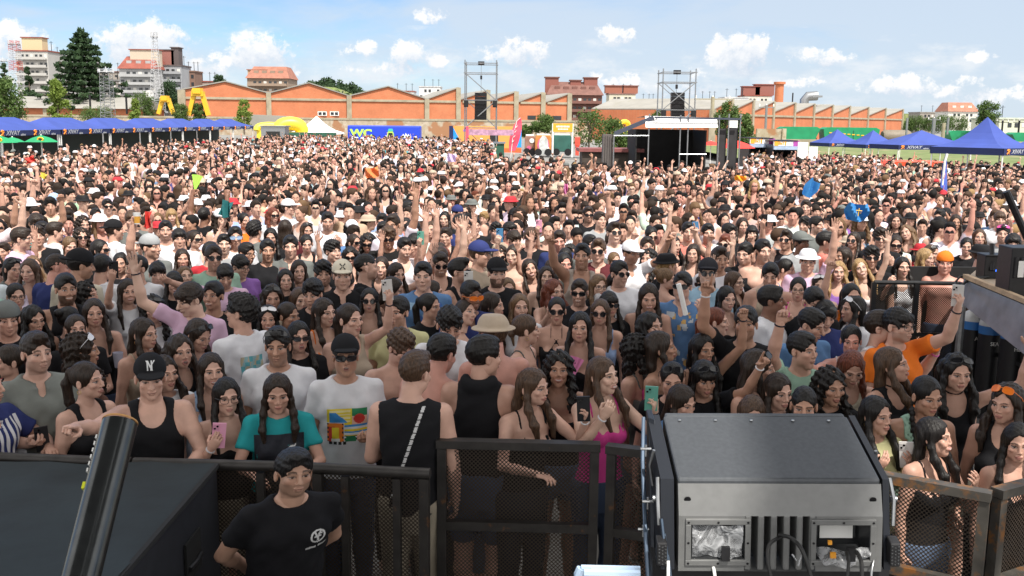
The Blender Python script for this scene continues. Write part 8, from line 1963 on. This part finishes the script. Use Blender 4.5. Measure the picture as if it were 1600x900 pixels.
# ------------------------------------------------------------------ the crew man in the pit, leaning forward
gp = at_y(461, 741, 4.22)
CREW_SQ = [0.]
def crew():
 H = 1.78; sc = H / 1.755; lean = .34; a = R(16) - math.atan2(gp.x, gp.y)
 zh = 1.640 - .5 * lean * lean * .69; SQ[0] = zh - gp.z / sc; CREW_SQ[0] = SQ[0]; hd = Vector((math.sin(a), -math.cos(a), 0)) * ((.022 + lean * .69) * sc)
 root, inf = person(gp.x - hd.x, gp.y - hd.y, 'm', a, R(-2), -.12, 0, ('back', 'back'), 'tee', (.008, .008, .010), 'short', (.010, .009, .009), (.44, .26, .185), 4, 'shut', None, (0, 0, 0), None, (0, 0, 0), 'pants', (.012, .012, .014),
      H, lean, 0, 'short-haired crew man in a black tee with a round white emblem, hands behind his back')
 SQ[0] = 0.
 IDS['crew'] = (root, inf)
crew()
def thing_child(o, name): tag(o, None)
# ------------------------------------------------------------------ details on single people
def emblem_crew():
 t = child_of(IDS['crew'][0], 't_shirt')
 def f(u, v):
  x, y = (u - .5) * 2, (v - .62) * 2.6 ; r = math.hypot(x, y)
  if .56 < r < .72: return (.55, .55, .55)
  if r < .58 and (abs(x - .05 - y * .35) < .10 and x > -.1 or abs(x + .10 + y * .45) < .10 and x < .12 or (abs(y - .25) < .09 and .0 < x < .4) or (abs(y + .02) < .07 and -.35 < x < .32)): return (.55, .55, .55)
  if abs(v - .12 - u * .08) < .045 and u < .46 or abs(v - .15 - u * .08) < .045 and u > .54: return (.42, .42, .42)
  return None
 SQ[0] = CREW_SQ[0]; q = warp(np.array([[.098, -.12, 1.30]]), .34)[0]; SQ[0] = 0.
 print_panel(t, .098, q[2], .105, .125, f, 'round_emblem', nx=44, nz=48)
emblem_crew()
def prints():
 t = child_of(IDS['printed'][0], 't_shirt'); Yl, Bl, Rd, Or, Gn, Bk, Wh = (.75, .60, .03), (.04, .25, .60), (.55, .04, .03), (.75, .20, .02), (.02, .20, .08), (.02, .02, .02), (.7, .7, .7)
 def f(u, v):
  if v < .10: return Bk if (int(u * 26) % 3 and u < .5 and v > .02) else None
  if v > .62 and u < .62:
   if u < .05 or u > .58 or v > .95: return Yl
   if u + (v - .62) * 1.1 < .52 and v < .9: return Bl
   return Yl if int(v * 22) % 2 else (.8, .7, .35)
  if v <= .60 and u < .40:
   if u < .03 or u > .37: return Bk if int(v * 16) % 2 else Or
   if .12 < u < .28 and .18 < v < .48: return Yl
   if v < .18 and .10 < u < .30: return Wh
   return Or if (v > .5 or u > .2) else Rd
  if v > .55 and u >= .62: return Rd if (u - .8) ** 2 + (v - .72) ** 2 < .02 else (Gn if v > .8 else (.7, .45, .35))
  if v > .25 and u >= .42: return Bl if int(v * 18) % 3 == 0 else (Yl if int(v * 18) % 3 == 1 else Wh)
  if u >= .42: return Gn if (u - .58) ** 2 + (v - .14) ** 2 < .02 else (Bk if int(v * 20) % 2 else Wh)
  return None
 print_panel(t, .0, 1.215, .25, .24, f, 'colour_print', nx=52, nz=50)
 t = child_of(IDS['backprint'][0], 't_shirt')
 print_panel(t, .02, 1.24, .17, .24, lambda u, v: ((.10, .35, .40) if (int(u * 6) + int(v * 7)) % 3 == 0 else (.25, .42, .45) if (int(u * 6 + v * 3)) % 2 else (.45, .40, .28)) if .15 < v or int(u * 20) % 2 else None, 'back_print', back=True)
 t = child_of(IDS['teal'][0], 't_shirt')
 P = lambda u, v: (.010, .012, .02) if abs(u - .5) < .36 + .06 * v and v < .92 else None
 print_panel(t, 0, 1.12, .30, .50, lambda u, v: (.010, .012, .02), 'dark_front_panel', nx=30, nz=34)
 print_panel(child_of(IDS['teal'][0], 't_shirt'), .075, 1.28, .05, .06, lambda u, v: (.5, .5, .5) if .25 < math.hypot(u - .5, v - .5) < .45 or abs(u - v) < .12 else None, 'small_white_crest', nx=16, nz=16)
 t = child_of(IDS['stripes'][0], 'shirt'); print_panel(t, 0, 1.18, .36, .5, lambda u, v: (.6, .6, .63) if int(u * 14) % 2 else None, 'white_stripes', nx=42, nz=30)
 t = child_of(IDS['stripe'][0], 'strappy_top'); print_panel(t, 0, 1.14, .26, .34, lambda u, v: (.6, .58, .5) if int(u * 12) % 2 else None, 'white_stripes', nx=36, nz=30)
 for idn, c1, c2 in (('hawaii', (.05, .14, .42), (.25, .40, .55)), ('floral', (.35, .33, .30), (.16, .08, .07)), ('roll', (.55, .35, .12), (.45, .50, .55))):
  rr = random.Random(5); sp = [(rr.random(), rr.random(), rr.uniform(.03, .08), rr.random() < .5) for _ in range(34)]
  def f(u, v, sp=sp, c1=c1, c2=c2):
   for a, b, r_, w in sp:
    if (u - a) ** 2 + (v - b) ** 2 < r_ * r_: return c1 if w else c2
   return None
  print_panel(child_of(IDS[idn][0], 'shirt'), 0, 1.2, .34, .46, f, 'pattern', nx=34, nz=40)
 t = child_of(IDS['tall'][0], 't_shirt'); print_panel(t, 0, 1.30, .16, .045, lambda u, v: (.6, .6, .6) if int(u * 17) % 2 and .15 < v < .85 else None, 'white_lettering', nx=34, nz=8)
 # cap emblems
 cp = child_of(IDS['nycap'][0], 'cap')
 def ny(u, v):
  n = abs(u - .22) < .07 or abs(u - .62) < .07 or abs(u - .22 - (1 - v) * .42) < .08
  y = (v < .55 and abs(u - .5) < .06) or (v >= .45 and (abs(u - .5 - (v - .45) * .75) < .07 or abs(u - .5 + (v - .45) * .75) < .07)); return (.6, .6, .6) if n or y else None
 def capprint(cp, w, h, fn, name, dz=.0):
  me = cp.data; zs = [v.co.z for v in me.vertices]; zt = max(zs); cx = sum(v.co.x for v in me.vertices) / len(zs); print_panel(cp, cx, zt - .058 + dz, w, h, fn, name, nx=22, nz=22)
 capprint(cp, .055, .052, ny, 'white_monogram')
 capprint(child_of(IDS['creamcap'][0], 'cap'), .05, .05, lambda u, v: (.03, .03, .03) if abs(abs(u - .5) - abs(v - .5)) < .11 and max(abs(u - .5), abs(v - .5)) > .08 or max(abs(u - .5), abs(v - .5)) > .36 and abs(abs(u - .5) - abs(v - .5)) < .16 else None, 'cross_emblem')
 # lettered strap over the sleeveless back
 t = child_of(IDS['strap'][0], 'sleeveless_shirt')
 def st(u, v):
  x = .25 + .55 * (1 - v)
  if abs(u - x) < .028: return (.55, .55, .55) if int(v * 60) % 4 else (.02, .02, .02)
  return None
 print_panel(t, .0, 1.22, .32, .52, st, 'lettered_strap', back=True, nx=90, nz=90)
prints()
# things in hands
root, inf = IDS['fan']; fan(inf, -1, (.72, .22, .45), 'pink folding fan held by the girl with long black hair');
root, inf = IDS['beer']; cup(inf, -1, (.55, .55, .55), 'plastic cup of beer raised by the man in the light grey cap', (.55, .28, .05))
root, inf = IDS['greenfan']; fan(inf, 1, (.35, .75, .08), 'lime green fan held up in the crowd on the left')
root, inf = IDS['orange']; phone(inf, 1, 'w', 'white phone with black drawings held out by the boy in orange')
root, inf = IDS['grey'];
for nm, side, lab in (('n%d' % 0, 1, ''),): pass
def held(label_start, side, fn):
 for o in COL.objects:
  if o.get('label', '').startswith(label_start):
   for k, (r_, i_) in IDS.items():
    if r_ is o: fn(i_); return
held('girl with long dark hair and bare shoulders glancing', 1, lambda i: cup(i, 1, (.50, .50, .55), 'cloudy plastic cup held beside the bare-shouldered girl glancing right'))
held('tanned girl with centre-parted', 1, lambda i: cup(i, 1, (.45, .45, .55), 'lilac tinted cup held by the tanned centre-parted girl'))
held('man with swept-up hair', 1, lambda i: cup(i, 1, (.6, .6, .6), 'clear cup with red drink raised by the man with swept-up hair', (.35, .03, .05)))
held('shirtless boy in a backwards orange', 1, lambda i: cup(i, 1, (.6, .6, .62), 'plastic cup held by the boy in the orange cap'))
held('man in a black bucket hat and pink', 1, lambda i: cup(i, 1, (.6, .6, .6), 'white cup at the mouth of the man in the black bucket hat'))
# rolled paper above the man in the blue patterned shirt
p = at_y(1068, 470, 6.9); s = MB(); s.tube([p + Vector((.02, 0, -.10)), p + Vector((-.04, 0, .12))], .018, 12); tag(s.build('paper_roll', M['white'], smooth=True), 'rolled white paper raised in front of the blue patterned shirt', 'paper roll')
# ------------------------------------------------------------------ everyone else
rc = random.Random(77)
occ = [(x, y) for x, y, _ in PEOPLE]
def in_view(x, y, z=1.6, m=40):
 px, py = to_px((x, y, z)); return -m < px < 1600 + m and py < 960, px, py
def allowed(x, y):
 """where people stand"""
 if y < 5.40: return False
 if x > 2.55 and y < 9.2 and x > 2.35 + (y - 5.6) * .12 and x > 3.05: return False       # side platform and its bottles
 if y > 35.5 and 1.9 < x + .0 and x < 9.6 and y < 45: return False                  # control stage
 if x < -20.2 and y > 30: return False
 ok, px, py = in_view(x, y)
 if not ok: return False
 # the open asphalt beyond the crowd, in the middle
 if 770 < px < 945 and y > 41: return False
 if px >= 945 and px < 1170 and y > 39: return False
 if px >= 1170 and y > 70: return False
 if px > 1372 and 395 < py < 700: return False
 if px < 450 and y > 105: return False
 if 450 <= px < 770 and y > 92 - (px - 450) * .02: return False
 if 705 < px < 800 and y > 78: return False
 gx, gy = -15.4, 42.5                                                             # small gap in the crowd on the left
 if abs(px - 215) < 14 and 21 < y < 34: return False
 if x > 14.5 and y > 44 and y < 60 and x < 16.2: return False
 if px > 1400 and y > 55: return False
 return True
cell = {}
def near(x, y, d):
 i, j = int(math.floor(x)), int(math.floor(y))
 for a in (-1, 0, 1):
  for b in (-1, 0, 1):
   for (u, v) in cell.get((i + a, j + b), ()):
    if (u - x) ** 2 + (v - y) ** 2 < d * d: return True
 return False
def addc(x, y): cell.setdefault((int(math.floor(x)), int(math.floor(y))), []).append((x, y))
for x, y in occ: addc(x, y)
spots = []
def sow(y0, y1, dmin, tries, prob=1.):
 for _ in range(tries):
  y = math.sqrt(rc.uniform(y0 * y0, y1 * y1)); x = rc.uniform(-.56, .56) * y
  if x < -21: continue
  if rc.random() > prob or not allowed(x, y) or near(x, y, dmin): continue
  if y < 15:
   px, py = to_px((x, y, 1.55)); r = FPX * .13 / y; bad = False
   for (hx, hy, hr, wx, wy) in HPX:
    if wy > y - .15 and abs(hx - px) < .80 * (hr + r) and -1.0 * (hr + r) < hy - py + (r * .3) < 2.4 * (hr + r) * (1 if wy > y else 0) + .01:
     pass
    kf = 1.22 if y < 8 else 1.
    if abs(hx - px) < .60 * kf * (hr + r) and abs(hy - py) < .72 * kf * (hr + r): bad = True; break
    if wy > y and abs(hx - px) < .64 * kf * (hr + r) and 0 < py - hy < .85 * kf * (hr + r): bad = True; break
   if bad: continue
  addc(x, y); spots.append((x, y))
sow(6.1, 9, .33, 7000); sow(8.5, 15, .35, 16000); sow(15, 24, .41, 26000); sow(24, 38, .52, 28000); sow(38, 62, .66, 24000); sow(62, 105, .88, 18000)
spots.sort(key=lambda p: p[1])
NI = max(0, 298 - len(PEOPLE)); print('heroes', len(PEOPLE), 'spots', len(spots), 'individuals', NI)
F_H = [('long', 'long {c} hair'), ('bun', 'a {c} top bun'), ('tied', 'a tied {c} ponytail'), ('wavy', 'wavy {c} hair'), ('tied', 'a {c} ponytail'), ('half', 'loose {c} hair'), ('curlylong', 'big {c} curls'), ('bangs', 'a {c} fringe'), ('low', 'pulled-back {c} hair')]
M_H = [('short', 'short {c} hair'), ('fade', 'faded {c} hair'), ('quiff', 'swept-up {c} hair'), ('curly', 'curly {c} hair'), ('bowl', 'a {c} mop of hair')]
CN = {'k': 'black', 'b': 'dark brown', 'm': 'brown', 'l': 'light brown', 'n': 'blonde', 'r': 'ginger'}
TN = {'w': 'white', 'k': 'black', 'g': 'grey', 'n': 'navy', 'p': 'pale pink', 'c': 'cream', 'b': 'blue', 'lb': 'light blue', 'be': 'beige', 'br': 'brown', 'r': 'red', 'm': 'mint', 'gr': 'light grey', 'f': 'hot pink', 'y': 'yellow', 'u': 'purple', 't': 'teal'}
F_T = [('strap', 'strappy top'), ('tank', 'tank top'), ('bandeau', 'strapless top'), ('tee', 'tee'), ('racer', 'sports top'), ('crop', 'crop top')]
M_T = [('tee', 'tee'), ('tee', 'tee'), ('tank', 'tank top'), ('shirt', 'open-necked shirt'), ('sleeveless', 'sleeveless shirt')]
A_F = [('d', 'd', ''), ('d', 'd', ''), ('d', 'd', ''), ('d', 'd', ''), ('d', 'd', ''), ('d', 'd', ''), ('hi', 'd', 'one arm straight up'), ('d', 'fh', 'a phone held up'), ('fi', 'fi', 'both fists up'), ('d', 'pu', 'a finger pointing up'), ('w', 'w', 'both arms waving'), ('ch', 'd', 'a hand at the chin'), ('lo', 'lo', '')]
seen = {}
HN = [(hx, hy, wx, wy, l) for (hx, hy, hr, wx, wy), l in zip(HPX, [l.rsplit('|', 1)[1].strip() for l in HEROES.strip().split('\n')])]
TAILS = set('a an the and with in of his her to from dark black white long short very loose thick pale big at under behind beside left right looking seen next above below raising holding girl\'s on by over just half cap-like brown blue small its who three-quarter straight open'.split())
def shortname(l, n=7):
 out = []
 for x in l.split():
  out.append(x)
  if len(out) >= n or (x.endswith(',') and len(out) >= 4): break
 while len(out) > 3 and out[-1].strip(',') in TAILS: out.pop()
 return ' '.join(out).strip(',')
ncount = 0
for (x, y) in spots[:NI]:
 sex = 'f' if rc.random() < .55 else 'm'; i = rc.randrange(10 ** 6)
 hair, hd_ = rc.choice(F_H if sex == 'f' else M_H); hc = rc.choices('kbmlnr', (7, 6, 2., .8, .5, .3))[0]; top, tn = rc.choice(F_T if sex == 'f' else M_T)
 tc = rc.choices(list(TN), (9, 9, 1.2, 1, 1, 1, .8, 1, 1.4, .4, .5, .4, .8, .4, .4, .3, .3))[0]; la, ra, an = rc.choice(A_F) if y > 8.2 else A_F[0]
 gl = rc.choices([None, 'wide', 'round'], (6, 2, 1))[0]; H = rc.gauss(1.64, .05) if sex == 'f' else rc.gauss(1.77, .06); aim = -math.atan2(x, y)
 yaw = rc.choice((-.7, -.35, -.1, 0, .1, .35, .7)); cap = rc.random() < .07 and sex == 'm'
 px, py = to_px((x, y, H * .93)); best = min(HN, key=lambda h: (h[0] - px) ** 2 + (h[1] - py) ** 2)
 dx, dy = px - best[0], py - best[1]; rel = ('just right of' if dx > 0 else 'just left of') if abs(dx) > abs(dy) else ('right behind' if dy < 0 else 'right in front of')
 feat = an or ('wearing sunglasses' if gl else ('turned aside' if abs(yaw) > .5 else ''))
 who = 'woman' if sex == 'f' else 'man'; rel = {'just right of': 'right of', 'just left of': 'left of', 'right behind': 'behind', 'right in front of': 'before'}[rel]
 body_ = '%s-haired %s in %s %s' % (CN[hc].replace('dark brown', 'dark').replace('light brown', 'fair'), who, TN[tc], tn) if not cap else '%s in dark cap and %s %s' % (who, TN[tc], tn)
 cands = ['%s %s the %s' % (body_, rel, shortname(best[4])), '%s with %s %s the %s' % (who, hd_.format(c=CN[hc]), rel, shortname(best[4])), '%s with %s, %s, %s the %s' % (who, hd_.format(c=CN[hc]), TN[tc] + ' ' + tn, rel, shortname(best[4], 5)), 'another %s %s the %s' % (body_, rel, shortname(best[4], 6))]
 cands = [' '.join(c.split()[:16]) for c in cands]; lab = next((c for c in cands if c not in seen), cands[0] + ' again')
 seen[lab] = 1
 root, inf = person(x, y, sex, aim + rc.choice((-.3, 0, 0, .3)), yaw, rc.choice((-.12, 0, .12)), 0, (ARM[la], ARM[ra]), top, tuple(c * rc.uniform(.85, 1.1) for c in TC[tc]), hair, HC[hc], SK[rc.choice('aabbcse')], rc.choice((0, 3, 1, 4, 6, 9, 7) if sex == 'm' else (0, 1, 2, 3, 4, 5, 6, 7, 8)), rc.choice(('shut', 'shut', 'smile', 'open')),
      gl, (.008, .008, .01), 'cap' if cap else None, (.02, .02, .025), 'pants', BOT[i % 5], H, 0, 1, lab, 'people standing in the dense crowd before the stage', 0)
 if (la, ra) == ('d', 'fh'): phone(inf, -1, rc.choice('kwbtp'), 'phone raised by the %s' % ' '.join(lab.split()[:12]).strip(',').replace(' the', ' the'))
 ncount += 1
print('people', len(PEOPLE))
# ------------------------------------------------------------------ the far crowd reads as one mass
def lod_person(sex, la, ra, hair, top, hat, glasses, h, fat, zmin):
 """V, F, category per vertex: 0 skin 1 hair 2 top 3 bottom 4 dark 5 hat"""
 hb = .017; (bv, bf, bp), hands, (T, A, Lg, pl) = body_mesh(sex, la, ra, hb, .0065)
 full = CACHE[('full', sex, la, ra, hb)]; st = max(1, int(round(h / hb)))
 if top != 'none': garment(sex, la, ra, hb, .0065, top); g = CACHE[('gf', sex, la, ra, hb, top)].d
 else: g = np.full_like(full.d, 1e3)
 u = np.minimum(full.d, g)[::st, ::st, ::st] - fat; V, F = surface_nets(u, hb * st, full.lo)
 ix = tuple(np.clip(np.round((V - full.lo) / hb).astype(int), 0, np.array(full.d.shape) - 1).T)
 cat = np.where(g[ix] < full.d[ix] - .002, 2, 0); legs = (V[:, 2] < .93) & (np.abs(V[:, 0]) < .24) & (V[:, 1] > -.2); cat = np.where(legs & (cat == 0), 3, cat)
 parts = [(V, F, cat)]
 for s in (1, -1):                               # a mitten of a hand, five fingers are below a pixel here
  wr, z, y = hands[s]; Vh, Fh = hand_mesh(ARMS[la if s == 1 else ra][2], .02 if h < .06 else .03); Vh = Vh.copy(); x = np.cross(y, z); Vh = (Vh * np.array((-s, 1, 1))) @ np.stack([x, y, z], 1).T + wr; parts.append((Vh.astype(np.float32), Fh, np.zeros(len(Vh), int)))
 hh = .016 if h < .04 else (.024 if h < .06 else .030)
 V, F, P = head_mesh(sex, 1, 'shut', hh); c = np.where((P[:, 3] > .5) & (P[:, :3].max(1) < .1), 6, 0)
 if glasses: c = np.where((np.abs(V[:, 2]) < .018) & (V[:, 1] < -.055), 4, c)
 hv = V + HEADC; parts.append((hv.astype(np.float32), F, c))
 if hair: V, F = hair_mesh(hair, .016 if h < .04 else (.022 if h < .06 else .027)); V = V * np.array((.97, .985, .985)) + np.array((0, .009, .003)); parts.append(((V + HEADC).astype(np.float32), F, np.ones(len(V), int)))
 if hat: V, F = cap_mesh(hat, .015 if h < .04 else .024); parts.append(((V + HEADC).astype(np.float32), F, np.full(len(V), 5)))
 Vs = []; Fs = []; Cs = []; o = 0
 for v, f, c in parts: Vs.append(v); Fs.append(f + o); Cs.append(c); o += len(v)
 V = np.concatenate(Vs); F = np.concatenate(Fs); C = np.concatenate(Cs)
 keep = V[:, 2] > zmin; fk = keep[F].all(1); F = F[fk]; used = np.unique(F); m = np.full(len(V), -1); m[used] = np.arange(len(used)); return V[used], m[F].astype(np.int32), C[used]
tp = []
r5 = random.Random(8)
for n in range(26):
 sex = 'f' if n % 2 else 'm'; a = r5.choice(A_F[:1] * 20 + A_F); hair = r5.choice(F_H if sex == 'f' else M_H)[0]; top = r5.choice(F_T if sex == 'f' else M_T)[0]; hat = r5.choice((None,) * 14 + ('cap', 'bucket')); gl = r5.random() < .3
 spec = (sex, ARM[a[0]], ARM[a[1]], hair, top, hat, gl)
 tp.append((lod_person(*spec, .034, .002, .75), lod_person(*spec, .051, .006, .75), lod_person(*spec, .068, .010, .0)))
print('lod sizes', [len(t[0][0]) for t in tp][:4], [len(t[1][0]) for t in tp][:4])
CV = []; CF = []; CP = []; off = 0; tot = 0
for (x, y) in spots[NI:]:
 k = rc.randrange(len(tp)); edge = y > 40 or (22 < y < 40 and x < -12); px = to_px((x, y, 1))[0]
 V, F, C = tp[k][0 if y < 19 else (2 if (y > 40 or x < -16) else 1)]
 a = -math.atan2(x, y) + rc.choice((0, 0, 0, .5, -.5, 1.2, -1.2, 3.1)) * rc.uniform(.5, 1); s = rc.gauss(.965, .04); ca, sa = math.cos(a), math.sin(a)
 W_ = np.empty_like(V); W_[:, 0] = (V[:, 0] * ca - V[:, 1] * sa) * s + x; W_[:, 1] = (V[:, 0] * sa + V[:, 1] * ca) * s + y; W_[:, 2] = V[:, 2] * s + gz(x, y)
 hc = HC[rc.choices('kbmlnr', (8, 6, 2., .8, .5, .2))[0]]; tcn = rc.choices(list(TN), (26, 8, 1.2, 1.5, 1, 1.6, .8, 1, 1.4, .4, .6, .5, .8, .5, .5, .3, .4))[0]; tcc = tuple(c * rc.uniform(.85, 1.1) for c in TC[tcn]); sk = SK[rc.choice('aaabbcse')]
 hatc = TC[rc.choice(['w', 'w', 'k', 'be', 'k', 'w', 'g', 'r'])]
 pal = np.array([sk, hc, tcc, BOT[rc.randrange(5)], (.01, .01, .012), hatc, (.03, .018, .012)], np.float32); P = np.ones((len(V), 4), np.float32); P[:, :3] = pal[C]
 CV.append(W_); CF.append(F + off); CP.append(P); off += len(V); tot += 1
print('mass', tot, 'verts', off)
cr = link('crowd', mesh_np('crowd', np.concatenate(CV), np.concatenate(CF), True, (M['crowd'],), paint=np.concatenate(CP)), color=(.5, .3, .22)); tag(cr, 'dense sunlit festival crowd filling the square as far as the stalls and tents', 'crowd', kind='stuff')
# ------------------------------------------------------------------ flags and odd things over the crowd
def cloth_flag(label, px, py, Y, w, h, m, rot=0, emblem=None, name='flag'):
 p = at_y(px, py, Y); n = 10; s = MB(); vs = []
 for k in (0, 1):
  for j in range(n + 1):
   for i in range(n + 1):
    u, v = i / n - .5, j / n - .5; vs.append((u * w * (1 - .25 * abs(v)), .05 * math.sin(u * 9 + v * 5) + k * .006, v * h - .10 * h * math.cos(u * 3)))
 q = (n + 1) ** 2
 s.poly(vs, [(j * (n + 1) + i, j * (n + 1) + i + 1, (j + 1) * (n + 1) + i + 1, (j + 1) * (n + 1) + i) for j in range(n) for i in range(n)] + [(q + j * (n + 1) + i, q + (j + 1) * (n + 1) + i, q + (j + 1) * (n + 1) + i + 1, q + j * (n + 1) + i + 1) for j in range(n) for i in range(n)])
 o = s.build(name, m, smooth=True, loc=tuple(p), rot=(0, R(rot), 0)); tag(o, label, 'flag')
 if emblem:
  e = MB(); e.tube([(0, -.06, -h * .26), (0, -.06, h * .2)], w * .022, 6); e.tube([(-w * .13, -.065, h * .06), (w * .13, -.065, h * .06)], w * .022, 6); [e.tube([(sg * w * .09, -.06, h * -.1), (sg * w * .10, -.06, -h * .02)], w * .012, 5) for sg in (-1, 1)]; e.build('yellow_cross', M['yellow'], o)
M['skyblue'] = fabric('sky_blue_flag', (.03, .20, .50)); cloth_flag('sky blue flag with a yellow cross held over heads on the right', 1339, 330, 11.6, .27, .20, M['skyblue'], 6, True)
cloth_flag('sky blue flag twisted and waving higher up on the right', 1268, 293, 17, .22, .30, M['skyblue'], 32); cloth_flag('orange cloth held over the crowd left of the centre', 581, 269, 22, .32, .22, mat('orange_cloth', (.75, .20, .06), .8), -8, name='cloth')
cloth_flag('dark teal fan-shaped cloth held up on the left', 353, 325, 13.2, .15, .22, mat('teal_cloth', (.02, .16, .17), .8, dirt=((.12, .2, .2), 40., .62)), 20, name='cloth'); cloth_flag('red cloth hanging between heads on the left', 231, 342, 12.0, .07, .20, mat('red_cloth', (.62, .04, .03), .8), 8, name='cloth')
cloth_flag('red bundle held over the crowd at the upper left', 47, 249, 24, .24, .14, mat('red_cloth', (.62, .04, .03), .8), -20, name='cloth'); cloth_flag('pale pink and purple balloon-like sheet over the crowd near the tower', 706, 246, 34, .32, .26, mat('lilac_cloth', (.55, .42, .66), .7), 10, name='cloth')
cloth_flag('yellow cap-shaped cloth by a raised hand at the upper left', 68, 274, 20, .14, .10, mat('yellow_cloth', (.70, .55, .08), .7), 25, name='cloth'); cloth_flag('orange and blue striped flag right of the black stage', 1157, 278, 24, .28, .13, M['orange'], 6)
cloth_flag('bright pink fan raised above heads in the middle', 884, 294, 17, .07, .17, mat('pink_fan', (.75, .25, .50), .7), 4, name='cloth')
# ------------------------------------------------------------------ lettering becomes plain meshes
bpy.context.view_layer.update()
dg_ = bpy.context.evaluated_depsgraph_get()
for o in TEXTS:
 me = bpy.data.meshes.new_from_object(o.evaluated_get(dg_)); n = bpy.data.objects.new('lettering', me); COL.objects.link(n)
 n.parent = o.parent; n.matrix_local = o.matrix_local; nm = o.name; bpy.data.objects.remove(o)
